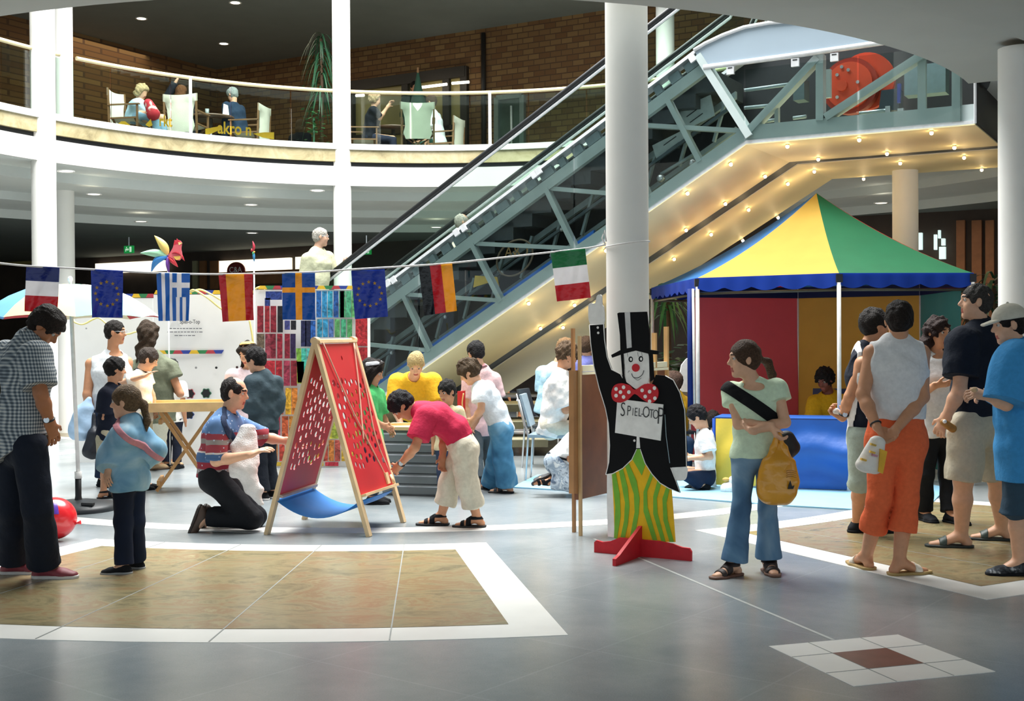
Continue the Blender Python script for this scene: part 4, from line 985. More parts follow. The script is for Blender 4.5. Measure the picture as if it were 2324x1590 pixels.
def blotch(key, stops, sc=5.0, dist=0.5, rough=0.85):
    def b(nt, co):
        n = nd(nt, 'ShaderNodeTexNoise', Scale=sc, Detail=4, Distortion=dist); nt.links.new(co, n.inputs['Vector']); return ramp(nt, n.outputs['Fac'], stops)
    return tex_mat(key, b, rough, 0.25)
JEAN = blotch('washed_denim', [(0.3, '#3d5c7c'), (0.5, '#5f83a2'), (0.72, '#9bb3c2')], 3.0)
JEANB = blotch('pale_denim', [(0.3, '#2f628a'), (0.5, '#4f8cb4'), (0.75, '#9cc3d6')], 3.5)
DENJ = blotch('denim_jacket', [(0.3, '#5a8db2'), (0.5, '#86b2cd'), (0.75, '#bcd6e2')], 5.0)
DKJ = blotch('dark_denim', [(0.3, '#10182a'), (0.62, '#16233c'), (0.78, '#4a6a86')], 2.6)
CAMO = blotch('camouflage', [(0.35, '#5d6f86'), (0.45, '#c9d8e4'), (0.55, '#8ea3b8'), (0.65, '#dfe9ee')], 14.0)
FLAGSH = stripes('flag_shirt', [(0, '#8c3340'), (0.12, '#8d8784'), (0.2, '#8c3340'), (0.32, '#47648c'), (0.40, '#47648c'), (0.47, '#c9c2bc'), (0.50, '#93404a'), (0.62, '#8d8784'), (0.70, '#93404a'), (0.80, '#5b7ba6')], 2, 0.40, 0.86, (26, 0.16, '#b8c6d8'))
BLK = cloth('#14171c'); NAVY = cloth('#161d2b'); WHT = cloth('#dddddd'); KHAKI = cloth('#bcb6a2'); OFFW = cloth('#d8d4c2')
VOXQ = float(os.environ.get('VOXQ', '1'))

def carrier(root, k): pass
person('man in grey checked shirt and dark trousers with head bent down at left edge', 7.45, 1.0, 62, (103, 741, 0), (66, 768, 0), [(80, 812, -.16), (16, 808, .16)], [(92, 892, -.22), (55, 890, .26)], [(114, 962, -.14), (100, 968, .12)],
       [(66, 1012, -.1), (34, 1012, .1)], [(86, 1155, -.08), (30, 1155, .1)], [(100, 1312, 92), (28, 1302, 88)], wt=1.12, lw=1.05, hyaw=86, hpitch=48, hair=('short', '#241c18'), skin_='tan',
       top=dict(c=CHECK, sl=0.82, hem=0.12, ez=0.024, se=0.02, wr=0.005, wide=1.2, hemcut=((-10, 1056, 0), (100, 990, 0)), collar=CHECK), bot=dict(c=NAVY, ln=1.95, fl=1.75, ez=0.016, kf=1.2, rise=0.1), shoe=('shoe', mat('#7d2f3a', 0.6), mat('#c9c6c2', 0.6)), extra=watch(0))
person('small girl in pale blue denim jacket with ponytail seen from behind at left', 7.72, 0.68, -62, (284, 912, 0), (296, 957, 0), [(318, 990, .1), (278, 992, -.1)], [(346, 1020, .05), (250, 1030, -.06)], [(318, 1048, .0), (246, 1066, -.12)],
       [(306, 1085, .05), (280, 1088, -.05)], [(306, 1182, .04), (280, 1184, -.04)], [(312, 1290, -75), (282, 1302, -95)], hyaw=-88, hpitch=4, skin_='fair',
       hair=('pony', '#64503a', [(326, 918, .03), (334, 955, .03), (326, 990, .02)]), wt=1.05, top=dict(c=DENJ, sl=1.92, hem=0.10, ez=0.026, se=0.026, wr=0.007, wf=36, wide=1.0, name='jacket', collar=DENJ),
       bot=dict(c=DKJ, ln=1.97, fl=1.5, ez=0.013, kf=1.1), shoe=('shoe', BLK, mat('#9a9c9c', 0.6)), bands=[('top', (272, 968, -.1), (338, 1018, 0), 0.035, cloth('#c98a94'), 'pink_stripe')])
person('kneeling man in a stars and stripes shirt holding a white cloth', 9.45, 1.02, 88, (533, 892, 0), (515, 944, 0), [(495, 972, -.17), (540, 968, .17)], [(490, 1046, -.22), (600, 992, .28)], [(572, 1030, -.3), (652, 1001, .28)],
       [(484, 1084, -.09), (492, 1080, .1)], [(572, 1176, -.11), (580, 1172, .13)], an3=[(466, 1172, -.12), (478, 1170, .1)], toe=[(-0.35, 0, -0.94), (-0.35, 0, -0.94)], ch=(506, 980, 0), wa=(490, 1040, 0), hyaw=96, hpitch=8, hair=('bald', '#221d1b'), skin_='fair', wt=1.06,
       curl=(0.35, 0.3), hdir=(np.array([0.85, -0.1, 0.35]), None), top=dict(c=FLAGSH, sl=1.0, hem=0.0, ez=0.02, se=0.016, wr=0.004, collar=cloth('#33506e')), bot=dict(c=BLK, ln=1.95, fl=1.2, ez=0.018, kf=1.1, rise=0.12), shoe=('shoe', mat('#4a3a30', 0.6), mat('#2c241f', 0.6)),
       bands=[('top', (515, 950, -.1), (545, 1030, -.1), 0.03, cloth('#22304a'), 'shoulder_strap')])
person('boy in crimson t-shirt and cream trousers bending to the red board', 9.5, 0.88, -90, (913, 920, -.02), (947, 931, 0), [(972, 938, .15), (966, 948, -.16)], [(1008, 995, .14), (942, 1015, -.24)], [(1004, 1040, .05), (906, 1056, -.12)],
       [(1052, 1018, .08), (1052, 1018, -.08)], [(1022, 1096, .08), (1060, 1098, -.08)], [(1001, 1191, -90), (1084, 1196, -86)], ch=(992, 947, 0), wa=(1032, 975, 0), hpitch=62, hair=('short', '#15151a'), skin_='mid', wt=1.02,
       curl=(0.5, 0.8), top=dict(c=cloth('#c02a4c'), sl=0.72, hem=0.05, ez=0.022, se=0.02, wr=0.004, hemcut=((1090, 968, 0), (1008, 1026, 0))), bot=dict(c=cloth('#d5cfbb'), ln=1.62, fl=1.55, ez=0.026, kf=1.25, wr=0.006, rise=0.1), shoe=('sandal', BLK, mat('#17181a', 0.6)), extra=watch(1))
person('girl in pale green t-shirt and flared jeans with arms crossed', 7.55, 0.86, -163, (1688, 815, 0), (1712, 872, .02), [(1664, 893, .05), (1762, 886, -.02)], [(1676, 962, -.03), (1782, 958, -.08)], [(1752, 966, -.15), (1706, 977, -.17)],
       [(1690, 1030, 0), (1740, 1026, .02)], [(1682, 1150, -.06), (1742, 1150, .04)], [(1666, 1306, -125), (1744, 1297, 178)], hyaw=-98, hpitch=2, hair=('pony', '#4b3729', [(1742, 822, .1), (1752, 850, .12), (1752, 880, .1)]), skin_='fair', wt=0.98, lw=0.98, hipw=1.03,
       curl=(0.9, 0.6), hdir=(np.array([0.35, -0.2, -0.9]), np.array([-.25, .95, .1])), top=dict(c=cloth('#cfe3c6'), sl=0.34, hem=0.03, wide=1.07, ez=0.012, se=0.016, wr=0.0025, scoop=0.03), bot=dict(c=JEAN, ln=1.93, fl=1.85, ez=0.009, kf=1.0, rise=0.07), shoe=('sandal', mat('#2a1f1c', 0.6), mat('#6a4a3c', 0.6)),
       bands=[('top', (1655, 876, -.12), (1752, 945, -.1), 0.075, cloth('#101114'), 'bag_strap')])
person('woman in white sleeveless top and orange cropped trousers seen from behind', 7.55, 0.98, 8, (2040, 727, 0), (2036, 772, 0), [(2090, 802, .01), (1980, 802, .01)], [(2094, 900, -.06), (1958, 895, -.06)], [(2030, 978, -.2), (1990, 968, -.2)],
       [(2062, 1000, 0), (2006, 1000, 0)], [(2056, 1135, -.03), (1996, 1135, -.02)], [(2040, 1304, 75), (1966, 1290, -12)], hpitch=2, hair=('bun', '#1f1713'), skin_='mid', wt=1.08, lw=1.04, hipw=1.18, hdir=(np.array([-.75, -.05, -.6]), np.array([0.55, 0, -0.8])),
       noface=True, curl=(0.5, 0.9), top=dict(c=WHT, sl=0, strap=0.0, hem=-0.14, ez=0.016, wr=0.005, neck=0.0), bot=dict(c=cloth('#e2693f'), ln=1.50, fl=1.6, ez=0.012, kf=1.05, wr=0.004, rise=0.17), shoe=('flip', mat('#e6dccb', 0.6), mat('#a58a55', 0.6)), extra=bracelet(1))
person('man in navy and white tank top with pale shorts behind the orange trousers', 9.0, 1.0, 62, (1986, 738, 0), (1966, 790, 0), [(1958, 826, -.14), (2005, 822, .16)], [(1928, 900, -.12), (2010, 905, .2)], [(1912, 948, -.05), (2000, 960, .2)],
       [(1958, 992, -.09), (1975, 992, .09)], [(1952, 1092, -.08), (1982, 1092, .1)], [(1945, 1208, 70), (1985, 1210, 80)], hyaw=82, hair=('short', '#211b18'), skin_='mid', wt=1.08, hdir=(np.array([-.35, .3, .25]), None), curl=(1.1, .5),
       top=dict(c=NAVY, sl=0, strap=0.03, hem=0.12, ez=0.02, neck=-0.005), bot=dict(c=cloth('#9aa79c'), ln=1.1, fl=1.5, ez=0.026), shoe=('shoe', BLK, BLK), bands=[('top', (1950, 795, -.1), (1938, 900, -.1), 0.03, cloth('#e8e8e6'), 'white_edge')], extra=watch(0))
person('dark-haired woman in white top facing this way beside the green tent side', 9.65, 0.97, 158, (2128, 756, 0), (2122, 806, .02), [(2085, 836, 0), (2165, 832, .0)], [(2080, 900, -.05), (2172, 900, 0)], [(2122, 874, -.22), (2168, 960, -.05)],
       [(2108, 975, 0), (2150, 975, 0)], [(2100, 1075, -.02), (2150, 1075, 0)], [(2094, 1180, 170), (2158, 1186, 160)], hyaw=148, hpitch=3, hair=('bob', '#2a1a18', 1.2), skin_='mid', hdir=(np.array([0.9, -.2, 0.1]), None), top=dict(c=WHT, sl=0.05, strap=0.0, hem=0.06, ez=0.016, scoop=0.02, neck=-0.01), bot=dict(c=BLK, ln=1.95, fl=1.5, ez=0.012), shoe=('shoe', BLK, BLK))
person('stout man in dark navy shirt and khaki shorts looking left', 8.45, 1.07, -66, (2214, 685, 0), (2226, 742, 0), [(2258, 780, .16), (2186, 782, -.14)], [(2270, 880, .2), (2178, 884, -.2)], [(2262, 950, .1), (2146, 948, -.16)],
       [(2246, 968, .1), (2196, 970, -.1)], [(2262, 1085, .12), (2186, 1090, -.1)], [(2275, 1226, -78), (2182, 1242, -80)], hyaw=-82, hpitch=-4, hair=('crop', '#3a3734'), skin_='fair', wt=1.3, lw=1.12, hipw=1.15, curl=(.5, .7),
       top=dict(c=cloth('#121a28'), sl=0.72, hem=0.05, ez=0.03, se=0.028, wr=0.005, hemcut=((2130, 945, 0), (2290, 940, 0)), collar=cloth('#101724')), bot=dict(c=KHAKI, ln=1.0, fl=1.5, ez=0.02, wr=0.005, rise=0.12), shoe=('flip', mat('#3c4b46', 0.5), mat('#27302e', 0.6)))
def cap(root, k):
    HB, f, l, u, hs, vox = k['HB'], k['f'], k['l'], k['u'], k['hs'], k['vox']; cm = cloth('#c9c5b6')
    dome = surf('cap', [el(HB(-0.012, 0, 0.036), np.array([0.09, 0.11, 0.1]) * hs, (l, f, u))], vox, cm, root, planes=[(HB(0, 0, 0.036), -u)], wr=0.001)
    surf('cap_visor', [rc(HB(0.05, 0, 0.042), HB(0.155, 0, 0.022), 0.014 * hs, 0.010 * hs, l, 4.6)], vox * 0.8, cm, dome)
    MB().ell(HB(-0.012, 0, 0.136), 0.009 * hs, n=8, k=6).build('cap_button', cm, dome)
person('boy in big sky blue t-shirt and cap at right edge', 7.5, 0.93, -84, (2289, 737, 0), (2312, 798, .02), [(2322, 822, .14), (2308, 826, -.15)], [(2296, 905, .16), (2284, 918, -.2)], [(2250, 900, .12), (2236, 896, -.14)],
       [(2318, 1020, .08), (2316, 1020, -.08)], [(2334, 1150, .08), (2308, 1152, -.08)], [(2345, 1298, -85), (2312, 1305, -88)], hyaw=-88, hpitch=8, hair=('crop', '#1b1715'), skin_='fair', wt=1.1, curl=(.9, .9), hdir=(np.array([-1, 0, .15]), np.array([-1, .05, .1])),
       top=dict(c=cloth('#3f93cf'), sl=0.97, hem=0.2, ez=0.05, se=0.045, wr=0.006, wf=30), bot=dict(c=cloth('#32495a'), ln=1.08, fl=1.7, ez=0.03), shoe=('shoe', blotch('silver_shoe', [(0.4, '#23262b'), (0.55, '#50565c'), (0.65, '#b9bec2')], 24), BLK), extra=cap)
# ---- middle distance, left
person('man in white tank top with glasses standing before the white panel', 12.3, 1.0, 128, (262, 754, 0), (256, 800, .02), [(208, 826, 0), (287, 822, .1)], [(198, 895, -.06), (292, 895, .12)], [(206, 958, -.05), (285, 955, .05)], [(232, 945, 0), (268, 945, .05)], hyaw=88, hpitch=2,
       hair=('crop', '#1d1815'), skin_='mid', wt=1.12, lw=1.12, top=dict(c=cloth('#e2e6ea'), sl=0, strap=0.02, hem=-0.06, ez=0.014, scoop=0.03, neck=-0.01), bot=dict(c=cloth('#1c2c48'), ln=1.95, fl=1.3, ez=0.012), shoe=('shoe', BLK, BLK), extra=glasses)
person('boy in dark navy t-shirt and beige shorts behind the denim jacket', 11.35, 0.74, 58, (262, 838, 0), (256, 877, 0), [(242, 898, -.1), (284, 893, .1)], [(236, 950, -.1), (300, 945, .12)], [(240, 990, -.02), (302, 985, .1)], [(240, 988, -.05), (262, 988, .05)], None, [(234, 1131, 60), (262, 1128, 70)],
       hyaw=62, hpitch=6, hair=('short', '#120f0f'), skin_='mid', top=dict(c=cloth('#151b2b'), sl=0.75, hem=0.06, ez=0.022, se=0.02), bot=dict(c=cloth('#b3ab93'), ln=0.95, fl=1.5, ez=0.022), shoe=('sandal', BLK, BLK))
person('child in white t-shirt with dark trim holding a hand to the face', 12.0, 0.76, 70, (337, 815, 0), (318, 846, 0), [(304, 862, -.12), (330, 855, .1)], [(276, 868, -.14), (345, 895, .1)], [(330, 852, -.2), (350, 925, .1)], [(312, 945, -.05), (326, 945, .05)], None, None, hyaw=78, hpitch=26,
       hair=('short', '#3d332c'), skin_='fair', hdir=(np.array([0.9, -.1, .5]), None), curl=(.25, .5), top=dict(c=cloth('#ece9df'), sl=0.5, hem=0.06, ez=0.02, collar=cloth('#20242e')), bot=dict(c=cloth('#d9cfae'), ln=1.0, ez=0.02), shoe=('shoe', BLK, BLK))
person('woman with long curly hair and olive vest seen from behind at the white panel', 13.05, 1.0, 18, (338, 758, 0), (342, 806, 0), [(384, 836, 0), (314, 838, .05)], [(409, 893, -.02), (312, 900, .08)], [(392, 872, .15), (330, 930, .15)], [(372, 925, 0), (338, 925, 0)], None, [(352, 1066, 40), (374, 1058, 80)],
       noface=True, hair=('longcurly', '#3d2f22', 1.5), skin_='mid', wt=1.1, top=dict(c=cloth('#6d7360'), sl=0.4, hem=0.16, ez=0.03, se=0.02, wr=0.006, name='vest'), bot=dict(c=cloth('#cfc9b4'), ln=1.85, fl=1.3), shoe=('shoe', mat('#c0a27c', 0.6), mat('#5a4632', 0.6)))
person('child with long straight black hair facing the white panel', 13.95, 0.72, 12, (390, 836, 0), None, None, [None, None], None, noface=True, hair=('long', '#17171a', 1.25), skin_='mid', top=dict(c=cloth('#e8e6e2'), sl=0.6, hem=0.05, ez=0.02), bot=dict(c=cloth('#1b2030'), ln=1.9), shoe=('shoe', BLK, BLK), hands=False)
person('girl with streaked dark hair and pink cardigan behind the boy in grey sweater', 12.4, 0.86, 165, (562, 803, 0), None, None, None, None, hyaw=-150, hpitch=24, hair=('bob', '#2b221d', 1.3), skin_='fair', top=dict(c=cloth('#e8d3da'), sl=1.9, hem=0.1, ez=0.02, name='cardigan'), bot=dict(c=BLK, ln=1.9), shoe=('shoe', BLK, BLK), hands=False,
       bands=[('head', (540, 780, 0), (580, 776, 0), 0.03, cloth('#c9a86c'), 'hair_streak')])
person('boy in dark grey sweater with his back to us beside the kneeling man', 11.3, 0.82, -40, (580, 817, 0), (597, 852, 0), [(620, 872, .08), (576, 872, -.08)], [(628, 918, .08), (572, 918, -.12)], [(610, 950, .0), (552, 912, -.16)], [(608, 968, .05), (586, 968, -.05)], None, [(618, 1130, -40), (598, 1134, -60)],
       hyaw=-70, hpitch=14, hair=('short', '#141214'), skin_='fair', top=dict(c=cloth('#3a4a52'), sl=1.9, hem=0.04, ez=0.026, se=0.022, wr=0.006, name='sweater'), bot=dict(c=cloth('#161c26'), ln=1.95, fl=1.3, ez=0.018), shoe=('shoe', BLK, mat('#d8d8d8', 0.6)))
# ---- middle distance, behind the red board
person('girl with curly dark hair and grey headband in green top', 10.9, 0.78, 90, (846, 845, 0), (842, 880, 0), [(838, 902, -.1), (858, 898, .1)], [(842, 950, -.12), (868, 945, .1)], [(868, 965, -.1), (880, 965, .1)], None, None, None, hyaw=98, hpitch=18, hair=('longcurly', '#1f1714', 1.1), skin_='mid',
       top=dict(c=cloth('#4fb56a'), sl=0.9, hem=0.06, ez=0.018), bot=dict(c=cloth('#2a3648'), ln=1.9), shoe=('shoe', BLK, BLK), bands=[('head', (832, 826, 0), (866, 822, 0), 0.035, cloth('#b9bcc0'), 'headband')])
person('blonde helper in yellow t-shirt leaning forward over the game table', 12.3, 1.0, 180, (944, 826, -.12), (938, 858, .06), [(902, 868, .1), (982, 866, .1)], [(896, 922, .05), (992, 918, .05)], [(912, 968, -.1), (972, 966, -.1)], [(922, 935, .42), (956, 935, .42)], None, None, ch=(940, 880, .16), wa=(940, 908, .3),
       hyaw=178, hpitch=40, hair=('pony', '#bda673'), skin_='fair', wt=1.12, top=dict(c=cloth('#e9b72e'), sl=0.85, hem=0.06, ez=0.022, se=0.02), bot=dict(c=BLK, ln=1.9), shoe=('shoe', BLK, BLK))
person('toddler boy with short black hair peeking over the crimson t-shirt', 11.2, 0.62, -165, (1014, 888, 0), None, None, None, None, hpitch=18, hyaw=-140, hair=('short', '#171414'), skin_='mid', top=dict(c=cloth('#e0d0a8'), sl=0.6, hem=0.05, ez=0.018), bot=dict(c=cloth('#3a4660'), ln=1.9), shoe=('shoe', BLK, BLK), hands=False)
person('curly-haired boy in white t-shirt and baggy blue jeans leaning left', 11.6, 0.85, -84, (1064, 844, -.02), (1086, 876, 0), [(1104, 885, .12), (1094, 892, -.13)], [(1098, 925, .16), (1092, 930, -.18)], [(1080, 955, .1), (1074, 952, -.12)], [(1138, 972, .07), (1136, 972, -.07)], [(1128, 1045, .06), (1142, 1045, -.07)],
       [(1116, 1110, -70), (1152, 1118, -80)], ch=(1108, 905, 0), wa=(1126, 938, 0), hpitch=34, hair=('curly', '#4a3a28'), skin_='fair', top=dict(c=cloth('#dce6ee'), sl=0.6, hem=0.05, ez=0.026, se=0.02, wr=0.005), bot=dict(c=JEANB, ln=1.96, fl=1.95, ez=0.03, kf=1.35, wr=0.006), shoe=('sandal', mat('#2c3138', 0.6), mat('#1c1e22', 0.6)))
person('black-haired boy in pink shirt and grey trousers behind the curly boy', 12.2, 0.86, -22, (1080, 801, 0), (1091, 836, 0), [(1120, 862, .05), (1066, 862, -.05)], [(1134, 912, .05), (1062, 915, -.06)], [(1120, 955, .0), (1066, 955, -.1)], [(1104, 968, .03), (1078, 968, -.03)], None, [(1118, 1098, -40), (1086, 1108, -40)],
       hyaw=-28, hpitch=16, hair=('short', '#141113'), skin_='fair', noface=True, top=dict(c=cloth('#e3bfc0'), sl=0.8, hem=0.1, ez=0.022, collar=cloth('#c98f94')), bot=dict(c=cloth('#4b5357'), ln=1.92, fl=1.4, ez=0.016), shoe=('shoe', mat('#7b1d24', 0.6), BLK))
# ---- seated by the board and the tent
person('woman with bushy curly hair in white t-shirt seated on a metal chair', 12.6, 1.0, 82, (1288, 806, 0), (1275, 848, 0), [(1268, 872, -.17), (1286, 868, .17)], [(1284, 930, -.2), (1310, 925, .2)], [(1326, 925, -.2), (1336, 920, .15)], [(1248, 968, -.1), (1256, 966, .1)], [(1322, 978, -.1), (1330, 975, .1)], [(1318, 1090, 85), (1328, 1086, 85)],
       hpitch=24, hair=('curly', '#5a4632'), skin_='mid', wt=1.14, top=dict(c=cloth('#eceae6'), sl=0.9, hem=0.1, ez=0.026, se=0.02, wr=0.006), bot=dict(c=cloth('#cdc8b8'), ln=1.9, ez=0.02), shoe=('shoe', BLK, BLK))
person('person in pale blue shirt seated behind the curly-haired woman', 13.9, 0.98, 60, (1284, 792, 0), (1262, 832, 0), [(1258, 850, -.12), (1232, 846, .12)], [(1262, 900, -.12), (1228, 900, .1)], [(1290, 910, -.1), (1262, 912, .15)], [(1250, 925, -.08), (1232, 925, .08)], [(1310, 935, -.08), (1300, 932, .1)], [(1306, 1052, 70), (1296, 1050, 70)],
       hyaw=80, hpitch=20, hair=('short', '#8a6a48'), skin_='fair', noface=True, top=dict(c=cloth('#a9cfe0'), sl=0.8, hem=0.08, ez=0.022), bot=dict(c=BLK, ln=1.9), shoe=('shoe', BLK, BLK), hands=False)
person('child in white t-shirt and camouflage trousers kneeling on the blue mat', 11.35, 0.74, 70, (1338, 965, .05), (1318, 985, 0), [(1300, 998, -.1), (1312, 995, .1)], [(1294, 1042, -.14), (1330, 1035, .1)], [(1330, 1048, -.12), (1350, 1050, .1)], [(1262, 1048, -.07), (1262, 1044, .08)], [(1296, 1098, -.12), (1300, 1092, .1)],
       an3=[(1248, 1092, -.08), (1252, 1086, .1)], toe=[(-0.8, -.2, -0.3), (-0.8, .2, -0.3)], ch=(1298, 1008, 0), wa=(1278, 1030, 0), hpitch=30, hair=('short', '#3a2c22'), skin_='mid', top=dict(c=cloth('#e6e9ea'), sl=0.85, hem=0.02, ez=0.02, se=0.018), bot=dict(c=CAMO, ln=1.9, fl=1.3, ez=0.028), shoe=('sandal', BLK, mat('#3a3a3c', 0.6)),
       bands=[('top', (1255, 1030, 0), (1290, 1042, 0), 0.02, BLK, 'belt')])
person('person in violet shirt behind the brown wooden board', 14.6, 0.95, 20, (1331, 786, 0), (1334, 815, 0), [(1352, 832, .05), (1318, 832, -.05)], None, None, None, None, None, noface=True, hair=('short', '#5a4434'), skin_='fair', top=dict(c=cloth('#7a7fc4'), sl=0.8, hem=0.1, ez=0.02), bot=dict(c=BLK, ln=1.9), shoe=('shoe', BLK, BLK), hands=False)
person('boy in white t-shirt with dark trim sitting on the mat beside the clown', 11.75, 0.74, -78, (1582, 945, 0), (1600, 980, 0), [(1604, 996, .1), (1602, 1000, -.11)], [(1600, 1036, .14), (1612, 1036, -.16)], [(1566, 1036, .1), (1560, 1040, -.14)], [(1600, 1078, .07), (1602, 1080, -.07)], [(1552, 1066, .12), (1558, 1074, -.14)],
       an3=[(1590, 1094, .02), (1596, 1100, -.12)], toe=[(-0.9, .3, -0.1), (-.7, .6, -0.1)], hpitch=32, hair=('short', '#131116'), skin_='fair', top=dict(c=cloth('#eceded'), sl=0.7, hem=0.04, ez=0.02, se=0.018, collar=cloth('#1a1c24')), bot=dict(c=cloth('#16233a'), ln=1.9, ez=0.024), shoe=('shoe', BLK, BLK))
person('child with dark brown hair half hidden behind the yellow cloth panel', 12.7, 0.7, 20, (1618, 955, 0), (1622, 985, 0), None, None, None, [(1630, 1062, 0), (1612, 1062, 0)], [(1640, 1056, .15), (1604, 1056, .15)], an3=[(1622, 1078, .2), (1616, 1078, .2)], noface=True, hair=('short', '#2e2420'), skin_='mid', top=dict(c=cloth('#5a2e2e'), sl=0.6, hem=0.04, ez=0.02), bot=dict(c=BLK, ln=1.9), hands=False)
person('man in yellow t-shirt seated inside the tent behind the blue counter', 13.7, 1.0, -160, (1872, 862, -.04), (1882, 896, .04), [(1850, 916, .02), (1914, 914, .06)], [(1842, 968, -.06), (1922, 966, 0)], [(1868, 985, -.25), (1890, 985, -.2)], [(1868, 990, .1), (1898, 990, .1)], [(1852, 1000, -.3), (1886, 1000, -.3)], [(1852, 1085, -170), (1886, 1085, -170)],
       hyaw=-138, hpitch=24, hair=('curly', '#1c1614'), skin_='#8a4a3a', top=dict(c=cloth('#d8a21c'), sl=0.9, hem=0.05, ez=0.024, se=0.02), bot=dict(c=BLK, ln=1.9), shoe=('shoe', BLK, BLK), hands=False)
person('helper in yellow shirt half hidden behind the clown shoulder', 12.9, 0.95, -40, (1527, 868, .05), (1530, 896, 0), [(1548, 915, .06), (1512, 915, -.05)], [(1552, 960, .05), (1508, 960, 0)], [(1540, 985, -.1), (1520, 985, -.1)], [(1540, 1000, .05), (1516, 1000, -.05)], [(1560, 1005, -.2), (1530, 1005, -.25)], [(1556, 1082, -40), (1528, 1084, -40)],
       noface=True, hair=('short', '#4a3428'), skin_='mid', top=dict(c=cloth('#d8a82a'), sl=0.9, hem=0.05, ez=0.022), bot=dict(c=cloth('#23364f'), ln=1.9), shoe=('shoe', BLK, BLK), hands=False)
seat_leg = person('guest with bare lower leg seated far behind the step podium', 21.0, 0.98, 82, (1150, 800, 0), None, None, None, None, [(1152, 898, -.08), (1152, 898, .08)], [(1186, 902, -.1), (1190, 902, .1)], an3=[(1180, 946, -.1), (1196, 948, .1)], noface=True, skin_='tan', hair=('short', '#2a2220'), top=dict(c=BLK, sl=0.8, hem=0.05, ez=0.02), bot=dict(c=BLK, ln=0.95), shoe=('shoe', BLK, BLK), hands=False)
# ---- on the moving stair
fzs = P(722, 768, 16.2)[2] - 0.2
person('elderly man in pale shirt with glasses riding the moving stair', 16.2, 1.02, 62, (728, 538, 0), (720, 568, 0), [(698, 588, -.14), (744, 584, .14)], [(692, 632, -.15), (756, 620, .16)], [(716, 640, .05), (772, 604, .1)], [(714, 668, -.08), (728, 668, .08)], None, None, fz=1.22, hyaw=80, hpitch=2, hair=('crop', '#aaa59c'), skin_='#c99f86', wt=1.12,
       top=dict(c=cloth('#b4b598'), sl=0.8, hem=0.06, ez=0.022, collar=cloth('#a9aa90')), bot=dict(c=cloth('#6f6a5c'), ln=1.9), shoe=('shoe', BLK, BLK), extra=glasses)
person('balding white-haired person half hidden behind the moving stair', 16.6, 1.0, 80, (1050, 505, 0), None, None, None, None, fz=1.45, hair=('bald', '#9a958c'), skin_='#b08a74', top=dict(c=cloth('#c9c2b0'), sl=0.8, hem=0.06, ez=0.02), bot=dict(c=cloth('#55606c'), ln=1.9), shoe=('shoe', BLK, BLK), hands=False)
# ---- upper cafe
FZ = 4.5
def seat(x, Y, head, yaw, label, col, hair, pants='#23283a', hyaw=None, pitch=5, el_=None, wr=None, sl=1.9, g=0.98, sk='fair', back=False, nf=False, hand_=False):
    f = np.array([sin(R_(yaw)), cos(R_(yaw)), 0]); c = P(x, 250, Y); hp = np.array([c[0], c[1], FZ + 0.52 * g])
    r = np.array([cos(R_(yaw)), -sin(R_(yaw)), 0])
    def px(p): q = proj(p); return (q[0], q[1], p[1] - Y)
    hips = [px(hp + r * s * 0.09) for s in (1, -1)]; kns = [px(hp + f * 0.42 * g + r * s * 0.11 - Z * 0.02) for s in (1, -1)]
    ans = [px(hp + f * 0.44 * g + r * s * 0.11 - Z * 0.44 * g) for s in (1, -1)]
    return person(label, Y, g, yaw, head, None, None, el_, wr, hips, kns, an3=ans, hyaw=hyaw, hpitch=pitch, fz=FZ, hair=hair, skin_=sk, noface=nf, top=dict(c=cloth(col), sl=sl, hem=0.08, ez=0.022), bot=dict(c=cloth(pants), ln=1.9), shoe=('shoe', BLK, BLK), hands=hand_, wt=1.08)
seat(306, 19.6, (322, 208, 0), 100, 'light-haired woman in pale blue jacket seated at the balcony', '#a9c8de', ('bob', '#b09a72', 0.6), '#8fb0cc', pitch=20, el_=[(306, 258, -.1), None], wr=[(326, 272, -.1), None])
seat(404, 20.8, (412, 210, .05), 20, 'brown-haired person raising an arm over a cream canvas chair', '#1b1d26', ('long', '#6b4428', 0.6), el_=[None, (378, 222, .05)], wr=[None, (400, 184, .05)], nf=True)
seat(545, 21.2, (527, 215, 0), -62, 'grey-haired man in navy jacket seated by the balcony glass', '#1f3147', ('short', '#9aa09e'), pitch=18)
seat(682, 24.0, (683, 285, 0), 30, 'person in black seated low beside the hanging plant', '#14161d', ('long', '#5a4630', 0.7), nf=True)
seat(838, 21.9, (852, 225, 0), 84, 'fair-haired person in black t-shirt resting an elbow on a cafe table', '#171a22', ('bob', '#b59d78', 0.5), el_=[(862, 268, -.1), None], wr=[(880, 242, -.1), None], sl=0.85, hand_=True)
seat(996, 22.4, (978, 232, 0), -70, 'person in white shirt and green waistcoat seated with back to the glass', '#dfe6ea', ('short', '#4a3a2c'), '#31564a', sl=0.9, nf=True)
person('dark-haired person in bottle green standing behind the cafe tables', 24.3, 0.98, 170, (941, 199, 0), None, None, None, None, fz=FZ, hair=('short', '#17120f'), skin_='mid', noface=True, top=dict(c=cloth('#1e3a30'), sl=1.9, hem=0.3, ez=0.03, wide=1.1), bot=dict(c=BLK, ln=1.9), shoe=('shoe', BLK, BLK), hands=False)
